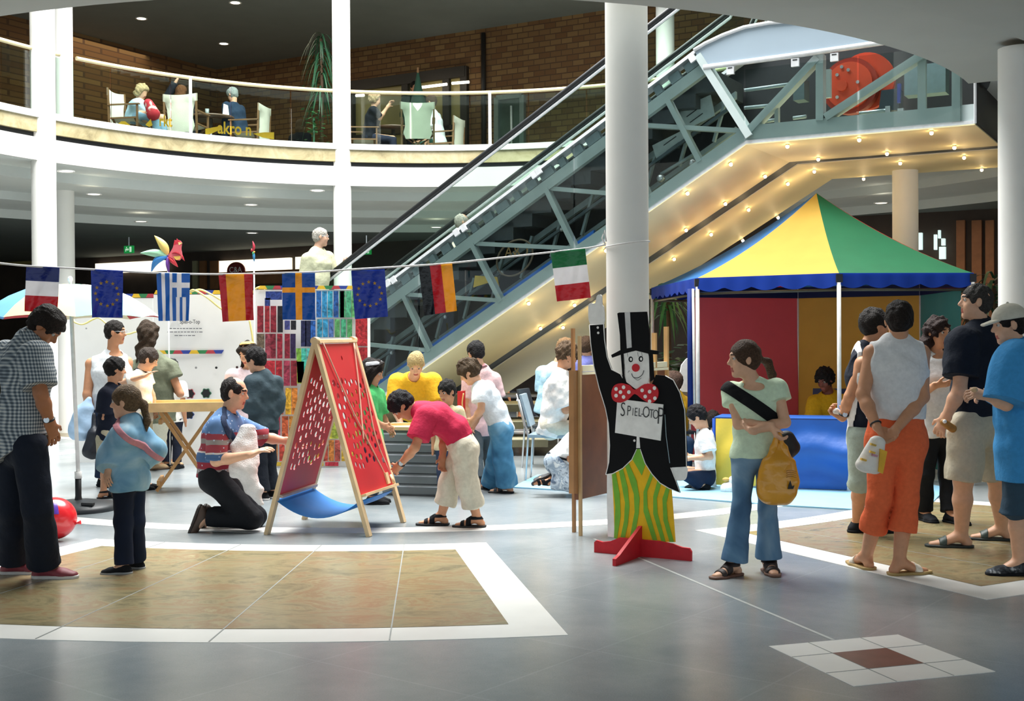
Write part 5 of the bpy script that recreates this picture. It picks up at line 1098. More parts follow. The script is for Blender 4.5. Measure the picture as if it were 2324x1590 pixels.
# ================================================================ bunting
SP = [(-40, 592, 7.7), (60, 603, 7.9), (210, 611, 8.1), (355, 619, 8.25), (500, 622, 8.4), (640, 619, 8.5), (715, 617, 8.55), (800, 611, 8.6), (950, 602, 8.7), (1030, 596, 8.75), (1250, 572, 8.85), (1330, 563, 8.88), (1374, 555, 8.92)]
sp = spline([P(*q) for q in SP], 6)
bt = thing('bunting_string', 'white cord strung from the near pillar with national flags hanging on it', 'string', sp[0])
MB().tube(sp, 0.007, 6).build('cord', mat('#e3e0dd', 0.6), bt)
MB().tube([P(1374, 555, 8.92), P(1366, 540, 8.93), P(1372, 522, 8.92), P(1376, 548, 8.92)], 0.006, 6).build('knot', mat('#e3e0dd', 0.6), bt)
rg = [pc[:2] + 0.164 * np.array([cos(a), sin(a)]) for a in np.linspace(0, 2 * pi, 25)[:-1]]
MB().tube([np.array([q[0], q[1], P(1424, 553, 9.0)[2] + 0.02 * (q[0] - pc[0]) / 0.16]) for q in rg], 0.005, 5, closed=True).build('cord_loop', mat('#c9c7c5', 0.6), bt)
def PL_(h):
    m = mat(h, 0.22, ns=10, na=0.05, bump=0.28, bs=16, spec=0.6); nt = m.node_tree; b = nt.nodes['Principled BSDF']; o = nt.nodes['Material Output']
    t = nt.nodes.new('ShaderNodeBsdfTranslucent'); mx = nt.nodes.new('ShaderNodeMixShader'); mx.inputs[0].default_value = 0.45
    nt.links.new(b.inputs['Base Color'].links[0].from_socket, t.inputs[0]); nt.links.new(b.outputs[0], mx.inputs[1]); nt.links.new(t.outputs[0], mx.inputs[2]); nt.links.new(mx.outputs[0], o.inputs[0]); return m
FB, FR_, FW_, FGd, FGr, FBk, FSB, FGB = PL_('#1d2f7e'), PL_('#c4202e'), PL_('#e9e7e8'), PL_('#e9b423'), PL_('#15834a'), PL_('#17171a'), PL_('#1466b4'), PL_('#2f7ec4')
EUB = PL_('#1440a8')
def flag(label, px, cells, stars=False, grid=(24, 34), wav=0.008, seed=0):
    """px: four corners TL TR BR BL with distance; cells(u,v) -> material index"""
    c = [P(*q) for q in px[:4]]; mats = px[4]; V = []; nu, nv = grid; r = random.Random(seed); ph = r.random() * 6
    for j in range(nv + 1):
        for i in range(nu + 1):
            a, b = i / nu, j / nv; p = c[0] * (1 - a) * (1 - b) + c[1] * a * (1 - b) + c[2] * a * b + c[3] * (1 - a) * b
            p = p + np.array([0, 1.0, 0]) * wav * b ** 0.7 * (sin(a * 9 + ph + b * 2) + 0.5 * sin(a * 17 + b * 7 + ph)); V.append(p)
    F = []; M = []
    for j in range(nv):
        for i in range(nu):
            F.append((j * (nu + 1) + i, (j + 1) * (nu + 1) + i, (j + 1) * (nu + 1) + i + 1, j * (nu + 1) + i + 1)); M.append(cells((i + .5) / nu, (j + .5) / nv))
    n = len(V); th = np.array([0, 0.0012, 0]); V2 = V + [v + th for v in V]; F += [tuple(q + n for q in f[::-1]) for f in F]; M += M[:]
    if stars:
        for k in range(12):
            a = 2 * pi * k / 12; uu, vv = 0.5 + 0.36 * sin(a), 0.5 - 0.25 * cos(a)
            i, j = uu * nu, vv * nv; i0, j0 = int(i), int(j); q = V[j0 * (nu + 1) + i0]; q2 = V[(j0 + 1) * (nu + 1) + i0 + 1]
            ce = q + (q2 - q) * np.array([i - i0, 0.5, j - j0]) ; ce = np.array([q[0] + (q2[0] - q[0]) * (i - i0), min(q[1], q2[1]) - 0.003, q[2] + (q2[2] - q[2]) * (j - j0)])
            st = [ce + np.array([sin(t * pi / 5), 0, cos(t * pi / 5)]) * (0.0145 if t % 2 == 0 else 0.0062) for t in range(10)]
            o = len(V2); V2 += st + [ce]; F += [(o + t, o + (t + 1) % 10, o + 10) for t in range(10)]; M += [1] * 10
    o = mk('flag', V2, F, list(mats), None, M, True); tag(o, label, 'flag', 'flags hanging on the string'); return o
fx = lambda pts, Y: [(x, y, Y) for x, y in pts]
flag('french flag hung sideways in blue white and red bands on the string', fx([(60, 603), (135, 607), (130, 709), (55, 706)], 7.95) + [[FB, FW_, FR_]], lambda u, v: 0 if v < .33 else 1 if v < .66 else 2)
flag('blue european flag left of the greek one with gold stars', fx([(206, 611), (279, 614), (279, 721), (208, 720)], 8.1) + [[EUB, FGd]], lambda u, v: 0, True, seed=1)
def greek(u, v):
    if u < .47 or v > .5:
        if u < .47: return (0, 1, 0, 1)[min(3, int(u / .1275))] if u < .51 else 0
        return (0, 1, 0, 1, 0)[min(4, int((u - .47) / .107))]
    return 1 if (.62 < u < .74 or .2 < v < .3) else 0
flag('greek flag hung sideways with blue and white stripes and cross', fx([(355, 619), (431, 620), (429, 728), (359, 728)], 8.25) + [[FGB, FW_]], greek, seed=2, grid=(36, 36))
flag('spanish flag hung sideways in red gold and red', fx([(496, 623), (573, 622), (576, 726), (505, 730)], 8.4) + [[FR_, FGd]], lambda u, v: 0 if u < .22 or u > .76 else 1, seed=3)
flag('blue swedish flag with a yellow cross', fx([(640, 620), (715, 619), (716, 726), (641, 725)], 8.5) + [[FSB, FGd]], lambda u, v: 1 if (.40 < u < .59 or .30 < v < .415) else 0, seed=4, grid=(30, 36))
flag('wrinkled blue european flag right of the swedish one', fx([(797, 614), (873, 611), (880, 718), (806, 724)], 8.6) + [[EUB, FGd]], lambda u, v: 0, True, seed=5, wav=0.012)
flag('german flag hung sideways in black red and gold', fx([(950, 605), (1026, 598), (1037, 705), (963, 716)], 8.72) + [[FBk, FR_, FGd]], lambda u, v: 0 if u < .33 else 1 if u < .655 else 2, seed=6, wav=0.014)
flag('italian flag hung sideways in green white and red near the pillar', fx([(1250, 573), (1328, 564), (1341, 675), (1264, 684)], 8.85) + [[FGr, FW_, FR_]], lambda u, v: 0 if v < .33 else 1 if v < .67 else 2, seed=7, wav=0.012)

# ================================================================ parasol, balloon
Yp = 10.6; pb = G(176, 1142); pb[1] = Yp
pz = lambda y: P(165, y, Yp)[2]
pr = thing('parasol', 'low parasol in blue, cream, mint and red behind the flags', 'parasol', (P(168, 1140, Yp)[0], Yp, 0))
ax_, ay_ = P(152, 640, Yp)[0], Yp; Rr = 0.76; za, zr = pz(645), pz(722); cx_ = P(160, 700, Yp)[0]
cl = ['#cfc692', '#7fc8ae', '#e9e4da', '#c2454a', '#efe8c8', '#c2454a', '#5f9fd8', '#5f9fd8']
nseg = 8
for k in range(nseg):
    V = []; m1 = 6; m2 = 6; a0 = -22.5 + 45 * k
    for i in range(m1 + 1):
        t = i / m1
        for j in range(m2 + 1):
            s = j / m2; a = R_(a0 + 45 * s); rr = Rr * t * (1 - 0.06 * (1 - (2 * s - 1) ** 2) * t); zz = za - (za - zr) * (t ** 2.4) + 0.02 * (1 - (2 * s - 1) ** 2) * t
            V.append((cx_ + rr * sin(a), Yp - rr * cos(a), zz))
    F = [(i * (m2 + 1) + j, i * (m2 + 1) + j + 1, (i + 1) * (m2 + 1) + j + 1, (i + 1) * (m2 + 1) + j) for i in range(m1) for j in range(m2)]
    mk('canopy_panel', V, F, mat(cl[k], 0.75, ns=9, na=0.04), pr, None, True)
MB().ell((cx_, Yp, za + 0.045), (0.022, 0.022, 0.026), n=12, k=8).tube([(cx_, Yp, za - 0.02), (cx_, Yp, za + 0.04)], 0.012).build('finial', WHITE, pr)
b0 = np.array([P(178, 1140, Yp)[0], Yp, 0.0])
MB().tube([(cx_, Yp, za - 0.02), b0 + Z * 0.32], 0.017, 12).build('pole', WHITE, pr)
MB().tube([b0 + Z * 0.33, b0 + Z * 0.27], 0.03, 12).build('pole_collar', WHITE, pr)
MB().lathe([(0.0, 0.3), (0.026, 0.3), (0.026, 0.12), (0.036, 0.06), (0.05, 0.05), (0.0, 0.05)], b0, n=20).build('pole_socket', BLACK, pr)
MB().lathe([(0.0, 0.09), (0.12, 0.085), (0.30, 0.055), (0.33, 0.03), (0.33, 0.0), (0.0, 0.0)], b0, n=32).build('base_disc', mat('#2d3236', 0.45), pr)
MB().beam(b0 + np.array([0.1, -0.2, 0.08]), b0 + np.array([0.2, -0.2, 0.075]), 0.05, 0.02).build('base_handle', BLACK, pr)
bc = np.array([P(122, 1183, 9.0)[0], 9.0, 0.158])
bl_ = thing('balloon', 'red balloon with a purple print lying on the floor at left', 'balloon', (bc[0], bc[1], 0))
RED = mat('#d3242c', 0.2, spec=0.6, ns=3, na=0.04)
MB().ell(bc, (0.165, 0.15, 0.155), n=28, k=18).build('skin', RED, bl_)
MB().tube([bc + np.array([0.155, 0, -0.03]), bc + np.array([0.172, 0, -0.035]), bc + np.array([0.195, 0, -0.03])], [0.022, 0.008, 0.016], 10).build('knot', RED, bl_)
V = []; 
for i in range(9):
    for j in range(9):
        a, b = R_(-20 + 6.5 * i), R_(18 + 4.4 * j); V.append(bc + np.array([0.166 * sin(a) * cos(b), -0.151 * cos(a) * cos(b), 0.156 * sin(b)]) * 1.006)
mk('print', V, [(i * 9 + j, (i + 1) * 9 + j, (i + 1) * 9 + j + 1, i * 9 + j + 1) for i in range(8) for j in range(8)], mat('#5a3aa0', 0.25, ns=22, na=0.35), bl_, None, True)

# ================================================================ folding table with labyrinth tray
ft = thing('folding_table', 'wooden folding table with crossed legs and a shallow tray top', 'table', (P(415, 1128, 11.5) * np.array([1, 1, 0])))
TW = mat('#dcb67e', 0.5, ns=7, na=0.16); TD = mat('#b98c55', 0.55, ns=7, na=0.16)
fA, fB = P(332, 925, 11.6), P(512, 920, 11.75); ztop = fA[2]; dx_ = unit((fB - fA) * np.array([1, 1, 0])); dy_ = np.array([-dx_[1], dx_[0], 0]); wl = np.linalg.norm((fB - fA)[:2])
o0 = np.array([fA[0], fA[1], ztop])
MB().box(o0 + dx_ * wl / 2 + dy_ * 0.3 - Z * 0.03, (wl, 0.6, 0.03), (dx_, dy_, Z)).build('tabletop', mat('#e8cf9f', 0.5, ns=5, na=0.1), ft)
for a, b in (((0, 0), (wl, 0)), ((0, .6), (wl, .6)), ((0, 0), (0, .6)), ((wl, 0), (wl, .6))): MB().beam(o0 + dx_ * a[0] + dy_ * a[1], o0 + dx_ * b[0] + dy_ * b[1], 0.03, 0.085).build('tray_rim', TW, ft)
MB().beam(o0 + dx_ * .15 + dy_ * .2 - Z * .005, o0 + dx_ * .55 + dy_ * .3 - Z * .005, 0.02, 0.03).beam(o0 + dx_ * .1 + dy_ * .4 - Z * .005, o0 + dx_ * .62 + dy_ * .42 - Z * .005, 0.02, 0.03).build('tray_bars', TW, ft)
for yy in (0.08, 0.52):
    q = lambda x, z: np.array([*(o0 + dx_ * x + dy_ * yy)[:2], z])
    for (x0, x1, off) in ((0.12, wl - 0.12, 0), (wl - 0.12, 0.08, 0.035)):
        MB().beam(q(x0, ztop - 0.05) + dy_ * off, q(x1, 0.02) + dy_ * off, 0.03, 0.055, up=dy_).build('leg', TD, ft)
for x, z in ((0.1, 0.1), (wl - 0.14, 0.1), (0.12, ztop - 0.14)):
    MB().beam(np.array([*(o0 + dx_ * x + dy_ * 0.05)[:2], z]), np.array([*(o0 + dx_ * x + dy_ * 0.58)[:2], z]), 0.03, 0.045).build('crossbar', TD, ft)

# ================================================================ white game wall and painted wall
WP_ = mat('#e6e5e2', 0.6, ns=3, na=0.03); PC = ['#d9b02c', '#2f7a48', '#b03a44', '#2b3f92']
def strip(par, a, b, n, h, off, name='pattern_strip', thk=0.006):
    """row of coloured trapezoids from a to b"""
    d = b - a; L = np.linalg.norm(d); d = d / L; mb = MB(); nn = np.array([0, -1.0, 0]); st = L / n; ph = 0
    for i in range(n):
        x0, x1 = i * st, (i + 1) * st; k = st * 0.14 * (1 if i % 2 else -1)
        q = [a + d * (x0 - k) + Z * h, a + d * (x1 + k) + Z * h, a + d * (x1 - k) , a + d * (x0 + k)]
        mb.prism([p + nn * off for p in q], nn * thk, m=i % 4)
    return mb.build(name, [mat(c, 0.5) for c in PC], par)
def board(par, x0, x1, ytop, ybot, Y0, Y1, name='panel', th=0.03):
    a, b = G(x0, ybot), G(x1, ybot); a = P(x0, ybot, Y0); b = P(x1, ybot, Y1); a[2] = b[2] = 0.0; za_, zb_ = P(x0, ytop, Y0)[2], P(x1, ytop, Y1)[2]
    MB().prism([a, b, b + Z * zb_, a + Z * za_], (0, th, 0)).build(name, WP_, par); return a, b, za_
gw = thing('game_wall', 'white play wall with small print, patterned strips and flower holes', 'wall panel', P(465, 1050, 14.4) * np.array([1, 1, 0]))
a1, b1, zt1 = board(gw, 352, 583, 668, 1052, 14.45, 14.35)
strip(gw, P(352, 667, 14.45), P(583, 667, 14.36), 14, 0.045, 0.0)
strip(gw, P(358, 803, 14.42), P(506, 802, 14.38), 8, 0.042, 0.005)
GY = mat('#6d6f72', 0.6); fpx = lambda x, y: P(x, y, 14.38)
text('lettering', 'Spiel-o-Top', fpx(408, 734), (1, 0, 0), Z, 0.045, mat('#4a4a4c', 0.6), gw, width=0.235, bold=0.01)
for k, (s, w_) in enumerate((('Die Spielaktion fur Kinder', 72), ('Spielwagen und Spielfeste', 78), ('spielen und lachen', 46))):
    mb = MB(); x = 380 + (78 - w_) / 2; yy = 745 + 8 * k; r = random.Random(k)
    while x < 380 + (78 + w_) / 2: wd = 2.5 + r.random() * 6; mb.box(fpx(x + wd / 2, yy), (wd / 195, 0.002, 0.010)); x += wd + 2
    mb.build('small_print', GY, gw)
MB().prism([fpx(*q) for q in ((384, 744), (390, 731), (404, 729), (412, 742))], (0, -0.003, 0)).build('faded_logo', mat('#cfcfcd', 0.6), gw)
def hole(par, x, y, r, c, rim=None, petals=0, Y=14.36, name='hole'):
    p = P(x, y, Y); mb = MB(); n = 36
    ring = [p + (np.array([1, 0, 0]) * cos(a) + Z * sin(a)) * r * (1 + (0.12 * cos(petals * a) if petals else 0)) for a in np.linspace(0, 2 * pi, n + 1)[:-1]]
    if rim:
        mb.prism([p + (q - p) * 1.18 for q in ring], (0, -0.004, 0), m=1)
    mb.prism(ring, (0, -0.006, 0)); mb.build(name, [mat(c, 0.8), mat(rim or c, 0.6)], par)
hole(gw, 445, 834, 0.013, '#8c8c8c'); hole(gw, 491, 834, 0.014, '#141414'); hole(gw, 538, 833, 0.014, '#3a2020')
hole(gw, 431, 893, 0.048, '#1b1416', '#b0555c', 6); hole(gw, 468, 892, 0.048, '#15191a', '#3f7f60', 6); hole(gw, 398, 928, 0.045, '#1b1416', '#b0555c', 6); hole(gw, 430, 940, 0.045, '#14161c', '#39508f', 6)
gs = thing('game_wall', 'white play wall partly hidden by the mint parasol panel', 'wall panel', P(265, 1050, 14.7) * np.array([1, 1, 0]))
board(gs, 172, 350, 676, 1048, 14.75, 14.6); strip(gs, P(172, 675, 14.75), P(350, 675, 14.6), 11, 0.045, 0.0)
MB().box(P(160 + 68, 705, 14.62), (0.06, 0.003, 0.012)).build('small_print', GY, gs); hole(gs, 196, 745, 0.01, '#9a9a9a', Y=14.7)
HOSE = mat('#e8d98a', 0.4)
def hose(lbl, pts): tag(MB().tube(spline([P(*q) for q in pts], 8), 0.011, 8).build('hose', HOSE), lbl, 'hose', 'yellow hoses on the play walls')
hose('yellow hose arching from the wall top towards the spanish flag', [(428, 664, 14.3), (440, 658, 14.2), (470, 675, 14.15), (505, 702, 14.2), (540, 712, 14.25)])
hose('second yellow hose just above the first one', [(432, 662, 14.28), (455, 657, 14.2), (480, 668, 14.15), (505, 682, 14.2), (540, 690, 14.25)])
hose('yellow hose looping below the european flag at left', [(164, 722, 14.5), (172, 732, 14.4), (190, 735, 14.4), (212, 724, 14.4), (226, 722, 14.4), (250, 740, 14.4), (285, 757, 14.4), (310, 752, 14.4)])
hose('yellow hose hanging straight down beside the painted wall', [(566, 726, 14.2), (572, 760, 14.2), (577, 800, 14.2)])
hose('yellow hose bulging over the top of the painted wall', [(574, 664, 14.15), (582, 654, 14.1), (592, 651, 14.1), (602, 656, 14.1)])
pw = thing('painted_wall', 'white wall covered with children\'s painted paper strips in many colours', 'wall panel', P(710, 1055, 14.1) * np.array([1, 1, 0]))
board(pw, 581, 838, 657, 1058, 14.1, 14.0); strip(pw, P(588, 656, 14.08), P(838, 656, 14.0), 15, 0.04, 0.0)
MB().beam(P(837, 655, 13.97), P(838, 1058, 13.97), 0.02, 0.03, up=(1, 0, 0)).build('edge_post', WHITE, pw)
def card_m(c): return blotch('card_' + c, [(0.3, '#%02x%02x%02x' % tuple(int(int(c[i:i + 2], 16) * 0.5 + 8) for i in (1, 3, 5))), (0.5, '#%02x%02x%02x' % tuple(int(int(c[i:i + 2], 16) * 0.78 + 14) for i in (1, 3, 5))), (0.68, '#%02x%02x%02x' % tuple(min(255, int(int(c[i:i + 2], 16) * 0.95 + 24)) for i in (1, 3, 5)))], 16, 1.5, 0.6)
def card(x0, y0, x1, y1, c, tilt=0):
    V = [P(x0 + tilt, y0, 13.985), P(x1 + tilt, y0, 13.985), P(x1, y1, 13.985), P(x0, y1, 13.985)]
    MB().prism(V, (0, -0.003, 0)).build('painted_card', card_m(c), pw)
rows = [(603, 661, ['#243a8a', '#24388c'], 22, 30), ]
card(603, 661, 640, 680, '#243a86'); card(601, 676, 613, 694, '#243a86')
for x0, x1, c in ((584, 598, '#8e1f2c'), (601, 612, '#a1242e'), (614, 627, '#8a1c2c'), (630, 642, '#15151c')): card(x0, 694, x1, 754, c)
for i, x in enumerate(range(718, 772, 13)): card(x, 660, x + 11, 720, ['#1e5fae', '#2a8fc8', '#2f9fc4', '#1d4f9a', '#2f8f6e'][i % 5])
for x, c in ((772, '#3f9f68'), (785, '#46a87a'), (798, '#58a55e')): card(x, 660, x + 12, 720, c)
for x, c in ((720, '#2c8fb8'), (733, '#2f95c8'), (746, '#4a6fb0'), (760, '#5cab62'), (774, '#3fa878'), (788, '#4fa35e')): card(x, 724, x + 11, 765, c)
for x, c in ((646, '#3b3f80'), (660, '#15151c'), (683, '#1a1e48'), (693, '#161a3c'), (704, '#1e58ae')): card(x, 727, x + 12, 786 if x > 675 else 748, c)
card(807, 722, 834, 785, '#c42a30'); card(812, 788, 834, 850, '#c42a30')
card(583, 757, 600, 790, '#6b5a48')
for x, c in ((602, '#9a3848'), (614, '#7e1c2c'), (629, '#9c1f30'), (646, '#8a1a2c'), (659, '#2a1c46')): card(x, 757, x + 12, 813, c)
for x, c, t in ((676, '#7ab43e', -4), (684, '#3fb8a0', 0), (696, '#48b4b0', 0)): card(x, 790, x + 11, 868, c, t)
for x, c in ((596, '#a81f2c'), (610, '#c02530'), (626, '#b8222e'), (644, '#a23048'), (660, '#8c1c2a')): card(x, 818, x + 14, 875, c)
card(674, 820, 690, 870, '#a0b43a')
for x, c in ((600, '#b03038'), (616, '#d9a02a'), (630, '#c4542e'), (648, '#e2a626'), (662, '#d97a2a')): card(x, 880, x + 13, 940, c)
for x, c in ((606, '#c23a3a'), (622, '#b8364e'), (640, '#c8542c'), (656, '#d0802c'), (740, '#c9c23a'), (754, '#a9b83c')): card(x, 944, x + 14, 995, c)
for x, c in ((604, '#d08a2c'), (618, '#c8702a'), (634, '#c44030'), (700, '#86b446'), (716, '#d9a428'), (732, '#b8402e'), (746, '#d07830'), (760, '#b84a40'), (775, '#dfb030')): card(x, 998, x + 12, 1046, c)
for x0, x1, c in ((596, 640, '#d8b030'), (690, 734, '#d8b030'), (738, 768, '#c42a3a')): card(x0, 1048, x1, 1057, c)
for x, c in ((790, '#d0a838'), (806, '#b8a040'), (820, '#a8b84a')): card(x, 880, x + 12, 1040, c)

# ================================================================ red frame game
FA, BA = P(716, 773, 9.16), P(801, 771, 9.92)
FLf, FRf, BLf, BRf = G(606, 1212), G(838, 1217), G(691, 1178), G(916, 1185)
ag = thing('frame_game', 'red perforated folding frame game on wooden legs with blue cloth sling', 'game', (FA + BA) / 2 * np.array([1, 1, 0]))
LW = mat('#d9bd92', 0.55, ns=8, na=0.1); ddir = unit(BA - FA)
for a, b in ((FA, FLf), (FA, FRf), (BA, BLf), (BA, BRf)): MB().beam(a + unit(a - b) * 0.02, b + Z * 0.0, 0.03, 0.058, up=ddir).build('leg', LW, ag)
for p in (FA, BA): MB().tube([p - ddir * 0.035, p + ddir * 0.035], 0.028, 12).build('pivot', LW, ag)
MB().tube([FA, BA], 0.014, 8).build('top_rod', LW, ag)
REDM = mat('#c41f2a', 0.5, ns=4, na=0.05)
def holed(name, c00, c10, c11, c01, holes, par, m_):
    """board with true holes: corners u along the top, v downwards; holes (u, v, ru, rv)"""
    cu = bpy.data.curves.new('outline', 'CURVE'); cu.dimensions = '2D'; cu.fill_mode = 'BOTH'; cu.extrude = 0.004
    Wd, Hh = np.linalg.norm(c10 - c00), np.linalg.norm(c01 - c00)
    def poly(pts):
        s = cu.splines.new('POLY'); s.points.add(len(pts) - 1); s.use_cyclic_u = True
        for q, (x, y) in zip(s.points, pts): q.co = (x, y, 0, 1)
    poly([(0, 0), (Wd, 0), (Wd, -Hh), (0, -Hh)])
    for u_, v_, ru, rv in holes: poly([(u_ * Wd + ru * cos(a), -v_ * Hh + rv * sin(a)) for a in np.linspace(0, 2 * pi, 15)[:-1]])
    t = bpy.data.objects.new('outline', cu); COL.objects.link(t); dg = bpy.context.evaluated_depsgraph_get(); dg.update()
    me = bpy.data.meshes.new_from_object(t.evaluated_get(dg)); bpy.data.objects.remove(t)
    V = np.array([v.co[:] for v in me.vertices]); F = [tuple(p.vertices) for p in me.polygons]; bpy.data.meshes.remove(me); bpy.data.curves.remove(cu)
    nn = unit(np.cross(c10 - c00, c01 - c00)); a, b = V[:, 0] / Wd, -V[:, 1] / Hh
    Wv = (np.outer((1 - a) * (1 - b), c00) + np.outer(a * (1 - b), c10) + np.outer(a * b, c11) + np.outer((1 - a) * b, c01)) + np.outer(V[:, 2], nn)
    return mk(name, Wv, F, m_, par)
def holes(seed, v0, v1, n):
    r = random.Random(seed); out = []; tries = 0
    while len(out) < n and tries < 6000:
        tries += 1; u_, v_ = 0.08 + 0.84 * r.random(), v0 + (v1 - v0) * r.random()
        ru, rv = r.uniform(0.018, 0.030), r.uniform(0.020, 0.031)
        if all(((u_ - q[0]) * 0.82) ** 2 + ((v_ - q[1]) * 1.15) ** 2 > 0.071 ** 2 for q in out): out.append((u_, v_, ru, rv))
    return out
lp = lambda a, b, t: a + (b - a) * t
inw = ddir * 0.02
rt = [lp(FA, FRf, 0.02) + inw, lp(BA, BRf, 0.02) - inw, lp(BA, BRf, 0.80) - inw, lp(FA, FRf, 0.80) + inw]
lt = [lp(BA, BLf, 0.04) - inw, lp(FA, FLf, 0.04) + inw, lp(FA, FLf, 0.80) + inw, lp(BA, BLf, 0.80) - inw]
nR = unit(np.cross(rt[1] - rt[0], rt[3] - rt[0])); nR = nR if nR[0] > 0 else -nR
nL = unit(np.cross(lt[1] - lt[0], lt[3] - lt[0])); nL = nL if nL[0] < 0 else -nL
rb = holed('red_board', *[p + nR * 0.012 for p in rt], holes(4, 0.25, 0.82, 84) + [(0.5, 0.1, 0.014, 0.02)], ag, REDM)
lb = holed('red_board', *[p - nL * 0.012 for p in lt], holes(9, 0.20, 0.82, 80), ag, REDM)
MB().beam(rt[3] + nR * 0.03, rt[2] + nR * 0.03, 0.02, 0.05, up=nR).build('bottom_rail', LW, ag)
MB().beam(lt[3] - nL * 0.02, lt[2] - nL * 0.02, 0.02, 0.04, up=nL).build('bottom_rail', mat('#b9a9a0', 0.6), ag)
MB().beam(lp(FA, FRf, 0.01) + nR * 0.022, lp(BA, BRf, 0.01) + nR * 0.022, 0.02, 0.02, up=nR).build('top_rail', LW, ag)
V = []; n1 = 14
for i in range(n1 + 1):
    t = i / n1
    for (l0, r0) in ((lp(FA, FLf, 0.82), lp(FA, FRf, 0.82)), (lp(BA, BLf, 0.82), lp(BA, BRf, 0.82))):
        p = lp(l0, r0, t); p = p - Z * 0.13 * (1 - (2 * t - 1) ** 2); V.append(p)
BLUE = mat('#2d7fcf', 0.7, ns=5, na=0.06)
Vb = V + [v - Z * 0.004 for v in V]; n_ = len(V)
F = [(2 * i, 2 * i + 1, 2 * i + 3, 2 * i + 2) for i in range(n1)]; F = F + [tuple(q + n_ for q in f[::-1]) for f in F] + [(2 * i, 2 * i + 2, 2 * i + 2 + n_, 2 * i + n_) for i in range(n1)] + [(2 * i + 1, 2 * i + 1 + n_, 2 * i + 3 + n_, 2 * i + 3) for i in range(n1)]
mk('cloth_sling', Vb, F, BLUE, ag, None, True)
rp = lambda x, y: PLN(x, y, rt[0] + nR * 0.03, nR)
ROPE = mat('#d8a890', 0.8)
for q in (((733, 778), (795, 920), (835, 1000), (873, 1074)), ((803, 778), (815, 880), (824, 985), (826, 995)), ((803, 778), (830, 880), (852, 990), (884, 1072))): MB().tube(spline([rp(*z_) for z_ in q], 6), 0.006, 6).build('rope', ROPE, ag)
sl = MB().box(rp(877, 1085), (0.06, 0.03, 0.09), (unit(rt[1] - rt[0]), nR, unit(rt[0] - rt[3]))).build('slider_block', LW, ag)
MB().tube([rp(884, 1078) + nR * 0.01, rp(886, 1098) + nR * 0.03], 0.012, 8).build('slider_peg', LW, sl)
# white cloth over the kneeling man's arm
def cloth_sheet(name, label, cat, L, Rr_, m_, n=18, k=24, depth=0.05, seed=0, th=0.02, group=None):
    """cloth between two outlines given from top to bottom (px + distance)"""
    A = spline([P(*q) for q in L], n); B = spline([P(*q) for q in Rr_], n); na = min(len(A), len(B)); V = []; r = random.Random(seed)
    ia = np.linspace(0, len(A) - 1, na); 
    for i in range(na):
        a, b = A[int(ia[i] * (len(A) - 1) / (len(A) - 1))], B[min(i, len(B) - 1)]
        for j in range(k + 1):
            t = j / k; p = lp(a, b, t) + np.array([0, -1.0, 0]) * depth * (sin(pi * t)) + np.array([0, 1.0, 0]) * 0.012 * sin(t * 15 + i * 0.06 + seed); V.append(p)
    nn = len(V); V2 = V + [v + np.array([0, th, 0]) for v in V]
    F = [(i * (k + 1) + j, (i + 1) * (k + 1) + j, (i + 1) * (k + 1) + j + 1, i * (k + 1) + j + 1) for i in range(na - 1) for j in range(k)]
    F2 = F + [tuple(q + nn for q in f[::-1]) for f in F]
    bd = [i * (k + 1) for i in range(na)] + [(na - 1) * (k + 1) + j for j in range(1, k + 1)] + [i * (k + 1) + k for i in range(na - 2, -1, -1)] + [j for j in range(k - 1, 0, -1)]
    F2 += [(bd[q], bd[q] + nn, bd[(q + 1) % len(bd)] + nn, bd[(q + 1) % len(bd)]) for q in range(len(bd))]
    return tag(mk(name, V2, F2, m_, None, None, True), label, cat, group)
tw = thing('white_cloth', 'white towel hanging in front of the kneeling man', 'towel', P(560, 1060, 9.3))
TWP = [rc(P(562, 972, 9.33), P(552, 1012, 9.30), 0.035, 0.045, (1, 0, 0), 1.75, k=0.03), rc(P(552, 1012, 9.30), P(553, 1062, 9.26), 0.045, 0.05, (1, 0, 0), 1.9, k=0.03), rc(P(553, 1062, 9.26), P(576, 1110, 9.24), 0.05, 0.038, (1, 0, 0), 1.9, k=0.03), rc(P(576, 1110, 9.24), P(592, 1142, 9.22), 0.036, 0.016, (1, 0, 0), 1.6, k=0.03), rc(P(573, 985, 9.32), P(577, 1050, 9.28), 0.028, 0.032, (1, 0, 0), 1.3, k=0.02), rc(P(540, 1020, 9.28), P(532, 1076, 9.24), 0.025, 0.03, (1, 0, 0), 1.2, k=0.02)]
surf('cloth', TWP, 0.0065, mat('#e6e4e3', 0.95, bump=0.5, bs=120), tw, wr=0.0045, wf=38, seed=11)

